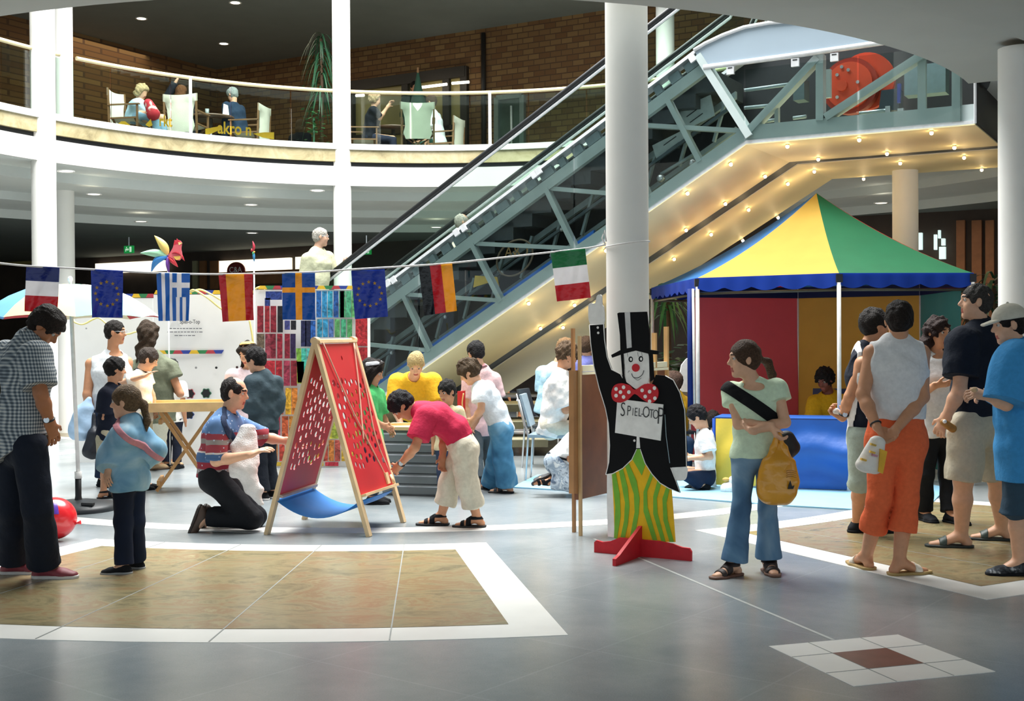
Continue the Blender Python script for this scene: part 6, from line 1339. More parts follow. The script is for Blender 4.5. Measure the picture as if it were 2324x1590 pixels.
# ================================================================ grey cabinet, stairs, chairs, dark table
gc = thing('drawer_cabinet', 'grey metal drawer cabinet with a pale wooden top behind the bending boy', 'cabinet', P(935, 1125, 11.5) * np.array([1, 1, 0]))
ga, gb = G(872, 1118), G(1004, 1131); gb[1] = 11.35; ga[1] = 11.5; gd = unit(gb - ga); gn = np.array([-gd[1], gd[0], 0]); gw_ = np.linalg.norm(gb - ga); hz = P(930, 975, 11.4)[2]
GM = mat('#757b7c', 0.4, 0.4, ns=5, na=0.05)
MB().prism([ga, gb, gb + gn * 0.5, ga + gn * 0.5], Z * hz).build('body', GM, gc)
for i in range(6):
    z0 = 0.02 + i * (hz - 0.03) / 6; hh = (hz - 0.03) / 6 - 0.012
    d_ = MB().box((ga + gb) / 2 - gn * 0.012 + Z * (z0 + hh / 2), (gw_ - 0.015, 0.024, hh), (gd, gn, Z)).build('drawer', mat('#82898a', 0.35, 0.4, ns=5, na=0.05), gc)
    MB().box((ga + gb) / 2 - gn * 0.03 + Z * (z0 + hh * 0.82), (gw_ - 0.03, 0.02, 0.012), (gd, gn, Z)).build('handle', SILVER, d_)
    if i == 4: MB().box((ga + gb) / 2 - gn * 0.026 + Z * (z0 + hh / 2), (0.07, 0.004, 0.05), (gd, gn, Z)).build('label_plate', WHITE, d_)
MB().beam(gb - gn * 0.03 + gd * 0.01, gb - gn * 0.03 + gd * 0.01 + Z * hz, 0.02, 0.03, up=gd).build('corner_rail', SILVER, gc)
MB().box((ga + gb) / 2 + gn * 0.2 + Z * (hz + 0.015) - gd * 0.02, (gw_ + 0.1, 0.6, 0.03), (gd, gn, Z)).build('top_board', mat('#d8bb8b', 0.5, ns=5, na=0.12), gc)
tag(MB().box((ga + gb) / 2 + gn * 0.1 + Z * (hz + 0.045) - gd * 0.1, (0.3, 0.03, 0.02), (unit(gd + gn * 0.6), unit(gn - gd * 0.6), Z)).build('wooden_bar', TW), 'short wooden bar lying on the cabinet top', 'bar')
rs = thing('wooden_stool_back', 'red frame with cream ornament standing behind the bending boy', 'frame', P(1047, 1000, 11.75) * np.array([1, 1, 0]))
MB().prism([P(1038, 888, 11.75), P(1056, 886, 11.75), P(1056, 1120, 11.75), P(1038, 1120, 11.75)], (0, 0.03, 0)).build('upright', REDM, rs)
MB().tube(spline([P(1052, 892, 11.73), P(1049, 915, 11.73), P(1052, 935, 11.73), P(1043, 925, 11.73)], 5), 0.006, 6).build('ornament', mat('#e0c080', 0.5), rs)
TR = mat('#ece7c9', 0.5, ns=4, na=0.06); TE = mat('#6d6a52', 0.6)
sp_ = thing('step_podium', 'low step podium with cream treads and dark edges', 'steps', P(1205, 1028, 15.2) * np.array([1, 1, 0]))
for i in range(3):
    z1 = 0.2 * (i + 1); y0 = 15.2 + 0.32 * i; xa, xb = P(1165 + 3 * i, 1000, y0)[0] - 0.5 + (0.12 if i == 0 else 0), P(1244 - 2 * i, 1000, y0)[0]
    MB().box(((xa + xb) / 2, y0 + 0.4, z1 - 0.045), (xb - xa, 0.8, 0.09)).build('tread', [TE], sp_); MB().box(((xa + xb) / 2, y0 + 0.4, z1 + 0.004), (xb - xa - 0.01, 0.79, 0.012)).build('tread_cover', TR, sp_)
def metal_chair(name, label, p, d, seat_z=0.46, col='#8fa3b0', back=0.42, group=None):
    d = unit(d); s = np.array([d[1], -d[0], 0]); p = np.asarray(p, float); t = thing(name, label, 'chair', p, group); q = lambda a, b, z: p + d * a + s * b + Z * z
    cm = mat(col, 0.5); MB().box(q(0, 0, seat_z), (0.4, 0.4, 0.03), (d, s, Z)).build('seat', cm, t)
    bk = [q(-0.2, -0.2, seat_z + 0.1), q(-0.2, 0.2, seat_z + 0.1), q(-0.29, 0.2, seat_z + back), q(-0.29, -0.2, seat_z + back)]; MB().prism(bk, d * 0.025).build('backrest', cm, t)
    for a in (-1, 1):
        MB().tube([q(0.19, 0.18 * a, seat_z), q(0.2, 0.2 * a, 0)], 0.011, 8).build('leg', SILVER, t)
        MB().tube([q(-0.29, 0.19 * a, seat_z + back - 0.05), q(-0.2, 0.18 * a, seat_z), q(-0.23, 0.2 * a, 0)], 0.011, 8).build('leg', SILVER, t)
    return t
metal_chair('metal_chair', 'tubular metal chair with pale blue back under the curly-haired woman', P(1248, 990, 12.65) * np.array([1, 1, 0]), (0.98, -0.15, 0))
bn = thing('blue_chair', 'dark blue chair back beside the man in the tent', 'chair', P(1835, 1085, 13.8) * np.array([1, 1, 0]))
metal_chair('cafe_chair', 'dark chair under the guest far behind the podium', P(1150, 900, 21.0) * np.array([1, 1, 0]), (1, -0.1, 0), col='#3a3f45')
bpy.data.objects.remove(bn)
metal_chair('folding_chair', 'dark blue chair under the man in the yellow t-shirt', P(1880, 985, 13.8) * np.array([1, 1, 0]), (-0.35, -0.93, 0), col='#1f2c5c', back=0.40)
metal_chair('folding_chair', 'small chair under the helper hidden by the clown', P(1528, 995, 13.0) * np.array([1, 1, 0]), (0.1, -0.95, 0), col='#26333f', back=0.3)
metal_chair('folding_chair', 'plain chair under the person in pale blue shirt', P(1240, 945, 13.95) * np.array([1, 1, 0]), (0.9, -0.3, 0), col='#3a4248')
dt = thing('cafe_table', 'dark cafe table with bright edge under the low end of the moving stairs', 'table', P(1190, 900, 17.3) * np.array([1, 1, 0]))
c_ = P(1190, 897, 17.3); MB().box((c_[0], 17.5, c_[2]), (0.95, 0.6, 0.03)).build('tabletop', mat('#2a3034', 0.2), dt); MB().beam((c_[0] - 0.48, 17.19, c_[2]), (c_[0] + 0.48, 17.19, c_[2]), 0.015, 0.035).build('metal_edge', SILVER, dt)
MB().tube([(c_[0] + 0.1, 17.5, c_[2]), (c_[0] + 0.1, 17.5, 0.02)], 0.03, 10).build('column', BLACK, dt); MB().lathe([(0, 0.02), (0.22, 0.01), (0.22, 0)], (c_[0] + 0.1, 17.5, 0), n=20).build('base', BLACK, dt)

# ================================================================ brown board on posts
wb = thing('board_stand', 'tall brown wooden board on thin posts left of the clown', 'board', P(1310, 1210, 9.2) * np.array([1, 1, 0]))
pA = G(1315, 1215); pB = np.array([P(1512, 800, 10.35)[0], 10.35, 0]); bd_ = unit(pB - pA); bnn = np.array([-bd_[1], bd_[0], 0]); bz = lambda y: P(1315, y, pA[1])[2]
BRN = mat('#7a4a2c', 0.5, ns=4, na=0.22); PST = mat('#a87a4c', 0.55, ns=6, na=0.15)
def onb(x, y): return PLN(x, y, pA, bnn)
MB().prism([onb(1312, 850), pA + (pB - pA) * 0.98 + Z * (onb(1312, 850)[2]), pA + (pB - pA) * 0.98 + Z * onb(1312, 1134)[2], onb(1312, 1134)], bnn * 0.03).build('board', BRN, wb)
MB().prism([onb(1302, 1120), onb(1313, 1120), onb(1313, 840), onb(1302, 840)], bnn * 0.04).build('side_batten', PST, wb)
MB().beam(pA + Z * 0.0 - bnn * 0.01, pA - bnn * 0.01 + Z * bz(762), 0.02, 0.025, up=bd_).build('post', mat('#c9a878', 0.55, ns=6, na=0.15), wb)
pr_ = G(1303, 1207); MB().beam(pr_, pr_ + Z * P(1309, 745, pr_[1])[2], 0.02, 0.03, up=bd_).build('post', PST, wb)
MB().beam(onb(1316, 836) - bnn * 0.01, pB + Z * onb(1316, 836)[2], 0.03, 0.045).build('top_rail', TR, wb); MB().beam(onb(1316, 847) - bnn * 0.014, pB + Z * onb(1316, 847)[2] - bnn * 0.01, 0.02, 0.02).build('top_rail', TR, wb)
for x, y in ((1485, 755), (1512, 741)):
    p = onb(x, y); MB().beam(np.array([p[0], p[1], 0]), p, 0.035, 0.03, up=bd_).build('post', mat('#c49b64', 0.5, ns=6, na=0.15), wb)

# ================================================================ clown figure
KC = np.array([P(1455, 1245, 8.2)[0], 8.2, 0.0]); kn_ = -W_            # figure plane runs along U
ck = lambda x, y, o=0.0: PLN(x, y, KC, W_) + kn_ * o
cw = thing('clown_cutout', 'wooden cutout clown in black top hat and tailcoat holding a sign', 'figure', KC)
CB, CWh, CRd, CGn, CYl, CGy = mat('#0c0d10', 0.65, ns=6, na=0.1, spec=0.15), mat('#eceae7', 0.5), mat('#c8242e', 0.5, spec=0.3), mat('#79b53c', 0.6, spec=0.2), mat('#efbc22', 0.6, spec=0.2), mat('#c9c9c9', 0.5)
def shp(name, pts, m_, o=0.0, th=0.014, par=None, close=False):
    q = [ck(x, y, o) for x, y in pts]; return MB().prism(q, kn_ * th).build(name, m_, par or cw)
def oval(x, y, rx, ry, n=20): return [(x + rx * cos(a), y + ry * sin(a)) for a in np.linspace(0, 2 * pi, n + 1)[:-1]]
def sp2(pts, n=5): return [tuple(q[:2]) for q in spline([(x, y, 0) for x, y in pts], n, True)]
shp('coat', [(1340, 737), (1372, 735), (1374, 770), (1380, 810), (1390, 838), (1410, 848), (1418, 862), (1470, 900), (1490, 850), (1512, 852), (1530, 862), (1545, 890), (1556, 930), (1558, 980), (1560, 1018), (1560, 1058), (1524, 1060), (1536, 1090), (1545, 1117), (1520, 1107), (1500, 1095), (1482, 1075), (1466, 1050), (1455, 1018), (1447, 1018), (1436, 1042), (1415, 1062), (1392, 1074), (1377, 1076), (1384, 1048), (1386, 1010), (1383, 960), (1376, 925), (1362, 880), (1350, 830), (1343, 780)], CB)
OUT = [(1372, 735), (1374, 770), (1380, 810), (1390, 838), (1410, 848), (1418, 862)], [(1340, 737), (1372, 735)], [(1377, 1076), (1384, 1048), (1386, 1010), (1383, 960), (1376, 925), (1362, 880), (1350, 830), (1343, 780), (1340, 737)], [(1447, 1018), (1436, 1042), (1415, 1062), (1392, 1074), (1377, 1076)], [(1524, 1060), (1536, 1090), (1545, 1117), (1520, 1107), (1500, 1095), (1482, 1075), (1466, 1050), (1455, 1018)], [(1512, 852), (1530, 862), (1545, 890), (1556, 930), (1558, 980), (1560, 1058)]
for q in OUT: MB().tube([ck(x, y, 0.0145) for x, y in q], 0.0032, 5).build('white_edging', CWh, cw)
shp('trousers', [(1390, 1072), (1447, 1015), (1456, 1015), (1524, 1105), (1533, 1229), (1470, 1229), (1460, 1222), (1450, 1229), (1396, 1220), (1394, 1150)], CYl, -0.004, 0.012)
for pts in ([(1390, 1074), (1398, 1068), (1408, 1120), (1410, 1170), (1402, 1222), (1395, 1220), (1398, 1150)], [(1406, 1066), (1415, 1062), (1426, 1105), (1430, 1150), (1426, 1190), (1419, 1224), (1409, 1223), (1418, 1180), (1420, 1140)], [(1420, 1056), (1428, 1050), (1446, 1090), (1453, 1130), (1451, 1165), (1440, 1226), (1430, 1225), (1442, 1160), (1440, 1120)],
            [(1436, 1040), (1447, 1017), (1456, 1017), (1466, 1052), (1458, 1078)], [(1478, 1072), (1484, 1078), (1470, 1115), (1471, 1150), (1494, 1229), (1484, 1229), (1462, 1160), (1462, 1115)], [(1494, 1088), (1502, 1096), (1492, 1130), (1494, 1165), (1512, 1229), (1503, 1229), (1484, 1165), (1484, 1125)], [(1514, 1103), (1521, 1108), (1514, 1140), (1517, 1180), (1531, 1229), (1521, 1229), (1507, 1180), (1505, 1130)]):
    shp('green_stripe', pts, CGn, 0.0095, 0.002)
shp('trousers_edge', [(1378, 1076), (1388, 1074), (1396, 1150), (1395, 1218), (1380, 1217), (1378, 1140)], CWh, -0.006, 0.010)
shp('shirt_strip', [(1447, 990), (1453, 990), (1455, 1016), (1446, 1016)], CWh, 0.001, 0.014)
shp('hand', sp2([(1341, 735), (1337, 700), (1340, 688), (1352, 688), (1356, 672), (1362, 668), (1367, 672), (1368, 690), (1372, 700), (1371, 735)], 3), CWh, 0.0, 0.013)
shp('hand', sp2([(1526, 1060), (1558, 1058), (1560, 1075), (1555, 1088), (1540, 1090), (1532, 1084)], 3), CWh, 0.0, 0.013)
shp('hair', [(1411, 800), (1418, 800), (1424, 868), (1416, 866)], CB, 0.002, 0.016); shp('hair', [(1474, 796), (1482, 800), (1486, 860), (1478, 866)], CB, 0.002, 0.016)
fc = shp('face', sp2([(1418, 802), (1445, 797), (1472, 800), (1476, 830), (1474, 866), (1462, 878), (1448, 883), (1432, 872), (1422, 862), (1419, 830)], 3), CWh, 0.004, 0.014)
for x, y in ((1434, 815), (1457, 814)):
    shp('eye_ring', oval(x, y, 5, 6.5), CB, 0.018, 0.0015, fc); shp('eye_white', oval(x + 0.8, y, 2.4, 3.6), CWh, 0.0195, 0.001, fc)
shp('nose', oval(1446, 834, 8.5, 9), CRd, 0.018, 0.008, fc)
ln = lambda pts, r=0.003, o=0.019: MB().tube(spline([ck(x, y, o) for x, y in pts], 5), r, 5).build('painted_line', mat('#5c5c5e', 0.5), fc)
ln([(1436, 847), (1440, 855), (1450, 857), (1460, 850), (1464, 840)]); ln([(1440, 856), (1450, 862), (1458, 857)], 0.0015); ln([(1428, 845), (1430, 841), (1432, 842)], 0.0015)
for x in (1426, 1450, 1459): ln([(x, 799), (x + 1, 809)], 0.0012)
ht = shp('top_hat', [(1404, 711), (1408, 709), (1470, 707), (1476, 760), (1476, 793), (1498, 796), (1496, 804), (1478, 803), (1445, 795), (1412, 804), (1392, 811), (1390, 805), (1411, 794), (1410, 760)], CB, 0.006, 0.016)
shp('hat_band', [(1421, 709), (1433, 708), (1437, 788), (1426, 790)], CGy, 0.022, 0.002, ht)
bw = shp('bow_tie', sp2([(1444, 884), (1432, 874), (1412, 869), (1397, 875), (1391, 892), (1396, 908), (1412, 913), (1430, 905), (1444, 893), (1462, 906), (1482, 914), (1495, 902), (1497, 885), (1486, 872), (1466, 871)], 3), CRd, 0.008, 0.018)
for x, y in ((1402, 882), (1419, 878), (1412, 889), (1431, 889), (1402, 897), (1419, 900), (1461, 885), (1478, 888), (1468, 899), (1489, 880), (1490, 903), (1478, 910)): shp('dot', oval(x, y, 4, 4.4, 12), CWh, 0.026, 0.0015, bw)
sg = shp('sign_board', [(1404, 911), (1412, 905), (1508, 917), (1502, 999), (1399, 981)], CWh, 0.012, 0.012)
tx = unit(ck(1505, 951) - ck(1413, 942)); tz = unit(Z - tx * np.dot(Z, tx))
for s_, x, y, h in (('S', 1412, 943, 0.10), ('P', 1427, 942, 0.072), ('I', 1439, 942, 0.055), ('E', 1444, 943, 0.06), ('L', 1453, 944, 0.06), ('-', 1459, 945, 0.06), ('O', 1462, 946, 0.08), ('-', 1473, 947, 0.06), ('T', 1477, 947, 0.062), ('O', 1485, 949, 0.065), ('P', 1496, 961, 0.12)):
    text('lettering', s_, ck(x, y, 0.0255), tx, tz, h * 0.95, mat('#1a1a1c', 0.5), sg, sx=0.62, bold=-0.012)
for x, y in ((1359, 743), (1360, 755), (1442, 999)): shp('button', oval(x, y, 2.6, 2.8, 12), CWh, 0.014, 0.003)
ln2 = MB().tube([ck(1511, 940, 0.015), ck(1514, 990, 0.015), ck(1522, 1050, 0.015)], 0.002, 5).build('painted_line', mat('#b8d0da', 0.5), cw)
shp('foot_board', [(1353, 1228), (1358, 1224), (1372, 1228), (1390, 1226), (1410, 1218), (1500, 1226), (1530, 1232), (1552, 1240), (1568, 1242), (1573, 1250), (1573, 1272), (1353, 1251)], CRd, 0.012, 0.02)
f0_, f1_ = KC + kn_ * 0.42, KC - kn_ * 0.30
MB().prism([f0_ - U * 0.012, f0_ - U * 0.012 + Z * 0.045, f0_ + kn_ * -0.06 - U * 0.012 + Z * 0.06, KC + kn_ * 0.02 - U * 0.012 + Z * 0.20, KC - kn_ * 0.03 - U * 0.012 + Z * 0.20, f1_ - U * 0.012 + Z * 0.05, f1_ - U * 0.012], U * 0.024).build('cross_board', CRd, cw)
# ================================================================ tent
EZ = 2.06
def tp_(x, Y): return np.array([P(x, 640, Y)[0], Y, EZ])
C0, C2, C3 = tp_(1583, 12.67), tp_(1904, 11.85), tp_(2207, 11.95)
CB1, CB2, CLf = np.array([4.95, 14.1, EZ]), np.array([3.5, 15.9, EZ]), np.array([1.72, 15.1, EZ])
AP = P(1853, 438, 13.5)
tn_ = thing('play_tent', 'pointed party tent with blue, yellow, green and red roof panels', 'tent', (3.25, 13.4, 0))
ring = [CLf, C0, C2, C3, CB1, CB2]
def tc(h, k=''): return fabric(h, 0.4)
tcol = [tc('#2a6fae'), tc('#d3aa48'), fabric('#14613f', 0.2), tc('#b32a2e'), tc('#2f6fc0'), tc('#b32a2e')]
for i in range(6):
    a, b = ring[i], ring[(i + 1) % 6]; V = []; n = 14
    for r_ in range(n + 1):
        t = r_ / n
        for c_ in range(n + 1):
            s = c_ / n; e = lp(a, b, s); p = lp(AP, e, t); p = p - Z * (0.30 * t * (1 - t) * (1 + 0.0 * s)) + Z * (0.14 if i in (3, 5) else -0.05) * (1 - (2 * s - 1) ** 2) * t * (1 - t * 0.6); V.append(p)
    F = [(r_ * (n + 1) + c_, (r_ + 1) * (n + 1) + c_, (r_ + 1) * (n + 1) + c_ + 1, r_ * (n + 1) + c_ + 1) for r_ in range(n) for c_ in range(n)]
    mk('roof_panel', V, F, tcol[i], tn_, None, True)
    V = []; m = 48; L = np.linalg.norm(b - a); ns2 = max(3, round(L / 0.27))
    out = unit(np.cross(b - a, Z)); out = out if np.dot(out, (a + b) / 2 - np.array([3.25, 13.4, EZ])) > 0 else -out
    for c_ in range(m + 1):
        s = c_ / m; p = lp(a, b, s); d = 0.105 + 0.04 * abs(sin(pi * s * ns2)); w_ = out * (0.012 + 0.008 * sin(s * 40 + i)); V += [p + out * 0.012, p - Z * d + w_]
    F = [(2 * c_, 2 * c_ + 1, 2 * c_ + 3, 2 * c_ + 2) for c_ in range(m)]; nv_ = len(V); V2 = V + [v - out * 0.004 for v in V]
    mk('valance', V2, F + [tuple(q + nv_ for q in f[::-1]) for f in F], tc('#1b46b0'), tn_, None, True)
    MB().tube([a - Z * 0.16 - out * 0.03, b - Z * 0.16 - out * 0.03], 0.014, 8).build('frame_bar', mat('#4a4638', 0.4, 0.4), tn_)
TP = mat('#d4d3cf', 0.35, 0.1)
for q in ring:
    MB().tube([np.array([q[0], q[1], 0.0]), q - Z * 0.02], 0.021, 10).build('pole', TP, tn_)
    MB().box(q - Z * 0.05, (0.06, 0.05, 0.08)).build('corner_joint', mat('#16181e', 0.5), tn_)
MB().tube([P(1573, 655, 12.72), P(1577, 945, 12.72)], 0.014, 8).build('pole', TP, tn_); MB().tube([P(1566, 655, 12.8), P(1567, 945, 12.8)], 0.03, 8).build('rolled_curtain', tc('#1d3684'), tn_)
# side walls hanging inside
wA, wB, wC, wD = np.array([2.05, 14.2, 0]), np.array([3.42, 14.75, 0]), np.array([4.62, 13.95, 0]), np.array([4.5, 12.35, 0])
def side(a, b, m_, name='side_wall'):
    V = []; n = 24; nn = unit(np.cross(b - a, Z))
    for r_ in range(13):
        for c_ in range(n + 1): s = c_ / n; t = r_ / 12; V.append(lp(a, b, s) + Z * (1.90 * (1 - t) + 0.02 + 0.03 * (2 * s - 1) ** 2 * (1 - t)) + nn * 0.014 * sin(s * 13 + t * 2) * (0.3 + t))
    F = [(r_ * (n + 1) + c_, (r_ + 1) * (n + 1) + c_, (r_ + 1) * (n + 1) + c_ + 1, r_ * (n + 1) + c_ + 1) for r_ in range(12) for c_ in range(n)]
    mk(name, V, F, m_, tn_, None, True)
    MB().prism([a + Z * 1.91, b + Z * 1.91, b + Z * 2.04, a + Z * 2.04], nn * 0.01).build('top_band', tc('#1a2552'), tn_)
    MB().tube([a, a + Z * 2.04], 0.014, 8).build('pole', TP, tn_)
side(wA, wB, tc('#cf5560')); side(wB, wC, tc('#d3a044')); side(wC, wD, tc('#4a8f88'))
# counter
ct = thing('fabric_counter', 'low counter with yellow and blue cloth front at the tent entrance', 'counter', P(1770, 1112, 11.75) * np.array([1, 1, 0]))
cA, cB = G(1621, 1106), G(1927, 1116); ch_ = P(1775, 951, 11.7)[2]; cdv = unit(cB - cA); cnv = np.array([-cdv[1], cdv[0], 0]); cl_ = np.linalg.norm(cB - cA)
def sheet(a, b, z0, z1, m_, name, fold, par):
    V = []; n = 30; k = 16; nn = -cnv
    for r_ in range(k + 1):
        for c_ in range(n + 1):
            s, t = c_ / n, r_ / k; V.append(lp(a, b, s) + Z * (z1 + (z0 - z1) * t) + nn * (0.012 + fold * (sin(t * 9 + s * 5 + 2 * sin(s * 4)) * 0.5 + 0.5) * sin(pi * t) * (0.4 + 0.6 * s)))
    F = [(r_ * (n + 1) + c_, (r_ + 1) * (n + 1) + c_, (r_ + 1) * (n + 1) + c_ + 1, r_ * (n + 1) + c_ + 1) for r_ in range(k) for c_ in range(n)]
    mk(name, V, F, m_, par, None, True)
CBL, CYE = mat('#1a56a8', 0.45, ns=4, na=0.08, bump=0.3, bs=7), mat('#efd050', 0.5, ns=4, na=0.06, bump=0.3, bs=7)
mid_ = lp(cA, cB, 0.40)
sheet(cA + cdv * 0.02, mid_, 0.03, ch_, CYE, 'yellow_front', 0.05, ct); sheet(mid_, cB, 0.02, ch_, CBL, 'blue_front', 0.12, ct)
MB().prism([cA + Z * ch_, cB + Z * ch_, cB + cnv * 0.5 + Z * ch_, cA + cnv * 0.5 + Z * ch_], Z * 0.012).build('top_cloth', CBL, ct)
MB().prism([cB, cB + cnv * 0.5, cB + cnv * 0.5 + Z * ch_, cB + Z * ch_], cdv * 0.008).build('red_side', tc('#a8263a'), ct)
for p in (cA, cB, cA + cnv * 0.5, cB + cnv * 0.5): MB().tube([p, p + Z * ch_], 0.016, 8).build('post', tc('#1f55b8') if p is cA else TP, ct)
for p in (cA, cB): MB().tube([p + Z * 0.0, p + Z * 0.09], 0.024, 8).build('foot_cap', WHITE, ct)
# blue play mats
mt = lambda pts: [G(*q) + Z * 0.001 for q in pts]
MATB = mat('#86b9d4', 0.7, ns=6, na=0.05)
tag(MB().prism(mt([(1163, 1107), (1318, 1116), (1400, 1121), (1400, 1085), (1220, 1079)]), Z * 0.012).build('foam_mat', MATB), 'pale blue foam mat under the kneeling child', 'mat', 'pale blue foam mats')
tag(MB().prism(mt([(1500, 1127), (1660, 1140), (1800, 1150), (1925, 1157), (2095, 1163), (2150, 1108), (2010, 1085), (1700, 1075), (1500, 1070)]), Z * 0.012).build('foam_mat', MATB), 'pale blue foam mat in front of the tent counter', 'mat', 'pale blue foam mats')
tb = thing('white_toy', 'small white stuffed toy lying on the blue mat by the counter', 'toy', G(1655, 1122))
tq = P(1655, 1108, 11.5); MB().ell(tq, (0.085, 0.06, 0.065), n=16, k=10).build('toy_body', mat('#efeeea', 0.95, bump=0.5, bs=80), tb); MB().ell(tq + np.array([0.04, 0, 0.075]), (0.05, 0.045, 0.045), n=14, k=8).build('toy_head', mat('#efeeea', 0.95, bump=0.5, bs=80), tb); MB().ell(tq + np.array([-0.03, 0.0, 0.085]), (0.035, 0.03, 0.02), n=10, k=6).build('toy_hat', mat('#d8a85a', 0.8), tb)
wp_ = MB().prism([P(*q, 13.2) for q in [(1545, 888), (1543, 850), (1547, 828), (1557, 815), (1571, 806), (1571, 890)]], (0, 0.05, 0)).build('white_board'); tag(wp_, 'white rounded board hanging left of the blue tent curtain', 'board'); wp_.data.materials.clear(); wp_.data.materials.append(WHITE)
# ================================================================ things carried
def bag_surf(name, label, cat, px, Y, m_, parts, group=None):
    pass
def px_rc(a, b, ra, rb, kx=1.0, k=0.03, lat=(1, 0, 0), Y=0): return rc(P(*a), P(*b), ra, rb, lat, kx, k=k)
PB = mat('#dd9a28', 0.28, ns=7, na=0.1, bump=0.35, bs=14, spec=0.6)
pb_ = thing('plastic_bag', 'orange plastic carrier bag hanging from the hand of the girl in pale green', 'bag', P(1762, 1100, 7.42))
surf('bag', [px_rc((1748, 1116, 7.42), (1778, 1118, 7.42), .07, .07, 1.0), px_rc((1763, 1110, 7.42), (1767, 1052, 7.42), .082, .066, 1.35), px_rc((1738, 1050, 7.42), (1734, 1090, 7.42), .02, .05, 1.0), px_rc((1797, 1050, 7.42), (1795, 1090, 7.42), .02, .05, 1.0), px_rc((1767, 1052, 7.42), (1767, 1010, 7.42), .055, .02, 1.3)], 0.0055, PB, pb_, wr=0.006, wf=34, seed=3)
for q in (((1748, 1046, 7.41), (1757, 1015, 7.41), (1765, 983, 7.40)), ((1788, 1046, 7.41), (1777, 1015, 7.41), (1769, 983, 7.40))):
    surf('bag_handle', [rc(P(*q[0]), P(*q[1]), 0.030, 0.018, (1, 0, 0), 1.2), rc(P(*q[1]), P(*q[2]), 0.018, 0.011, (1, 0, 0), 1.2)], 0.005, PB, pb_, wr=0.003, wf=60)
bq = P(1789, 1098, 7.42); MB().prism([bq + np.array([x, -0.085 + abs(x) * 0.4, z]) for x, z in ((-.02, -.02), (-.005, .03), (.005, -.005), (.02, .0), (.012, -.02))], (0, 0.012, 0)).build('bag_print', BLACK, pb_)
mb = MB()
for i in range(4): mb.tube([bq + np.array([-0.03 + 0.01 * j, -0.083, 0.05 + 0.012 * i + 0.006 * sin(j * 0.6)]) for j in range(7)], 0.002, 4)
mb.build('bag_print', mat('#a8701c', 0.4), pb_)
PW2 = mat('#e6e2da', 0.5, ns=9, na=0.06, bump=0.3, bs=18)
gb2 = thing('paper_bag', 'white and yellow paper bag held behind the back of the woman in orange', 'bag', P(1982, 1030, 7.3))
surf('bag', [px_rc((1968, 1054, 7.30), (1988, 1000, 7.30), .05, .03, 1.35), px_rc((1990, 1066, 7.30), (2000, 1005, 7.30), .025, .02, 1.2)], 0.005, PW2, gb2, wr=0.004, wf=40, seed=5)
MB().prism([P(1998, 1018, 7.25), P(2014, 1024, 7.26), P(2004, 1075, 7.26), P(1994, 1070, 7.25)], (0, 0.05, 0)).build('yellow_side', mat('#e2ac20', 0.45), gb2)
for x, y, c in ((1984, 1008, '#c9a23a'), (1982, 1025, '#e0b040'), (1962, 1042, '#e0b040'), (1987, 1032, '#c28a9a')): MB().prism([P(x - 6, y - 3, 7.235), P(x + 6, y + 1, 7.235), P(x + 4, y + 5, 7.235), P(x - 7, y + 2, 7.235)], (0, 0.03, 0)).build('bag_print', mat(c, 0.5), gb2)
fd = thing('wrapped_snack', 'white wrapped snack in the hand of the man in tank top', 'food', P(1907, 938, 8.95))
surf('wrapper', [rc(P(1896, 932, 8.96), P(1912, 940, 8.95), 0.018, 0.024)], 0.005, mat('#e9e6e0', 0.6, bump=0.4, bs=40), fd, wr=0.004, wf=90)
fd = thing('filled_bun', 'filled brown bun in the hand of the stout man', 'food', P(2150, 962, 8.2))
surf('bun', [rc(P(2142, 958, 8.2), P(2162, 972, 8.2), 0.026, 0.026)], 0.005, mat('#a8742e', 0.6, ns=30, na=0.2), fd, wr=0.002, wf=80); MB().ell(P(2144, 956, 8.17), 0.014, n=10, k=6).build('cream_filling', WHITE, fd)
fd = thing('small_bun', 'small pale bun held by the boy in cap', 'food', P(2212, 882, 7.3))
MB().ell(P(2211, 884, 7.33), (0.022, 0.02, 0.016), n=12, k=8).build('bun', mat('#d8b489', 0.6, ns=30, na=0.15), fd)
lbg = thing('light_blue_bag', 'pale blue plastic bag hanging behind the parasol pole', 'bag', P(192, 965, 12.15))
surf('bag', [px_rc((185, 978, 12.15), (192, 930, 12.15), .10, .07, 1.25), px_rc((192, 930, 12.15), (203, 905, 12.15), .06, .02, 1.0), px_rc((168, 985, 12.15), (182, 975, 12.15), .05, .08, 1.0)], 0.008, mat('#a8c6e4', 0.35, ns=6, na=0.12, bump=0.3, bs=12), lbg, wr=0.008, wf=26, seed=2)
dbg = thing('dark_bag', 'black bag with rounded bottom hanging low behind the parasol pole', 'bag', P(208, 1020, 12.1))
surf('bag', [px_rc((208, 1022, 12.1), (214, 985, 12.1), .085, .06, 1.1), px_rc((214, 985, 12.1), (212, 940, 12.15), .03, .02, 1.0)], 0.008, mat('#171c26', 0.5, bump=0.3, bs=20), dbg, wr=0.004)
rbg = thing('red_bag', 'red and white bag on the lap of the light-haired woman upstairs', 'bag', P(345, 250, 19.4))
surf('bag', [px_rc((338, 236, 19.35), (348, 258, 19.35), .08, .10, 1.0)], 0.014, blotch('red_white_bag', [(0.4, '#b8303c'), (0.52, '#c8404a'), (0.6, '#e6e2e0')], 7), rbg, wr=0.01, wf=20)

sb_ = thing('shoulder_bag', 'black shoulder bag behind the hip of the girl in pale green', 'bag', P(1790, 1008, 7.72))
surf('bag', [px_rc((1782, 992, 7.74), (1790, 1012, 7.74), .045, .055, 1.3), px_rc((1792, 1020, 7.74), (1786, 1028, 7.74), .04, .04, 1.2)], 0.006, mat('#121317', 0.6, bump=0.2, bs=30), sb_, wr=0.002)

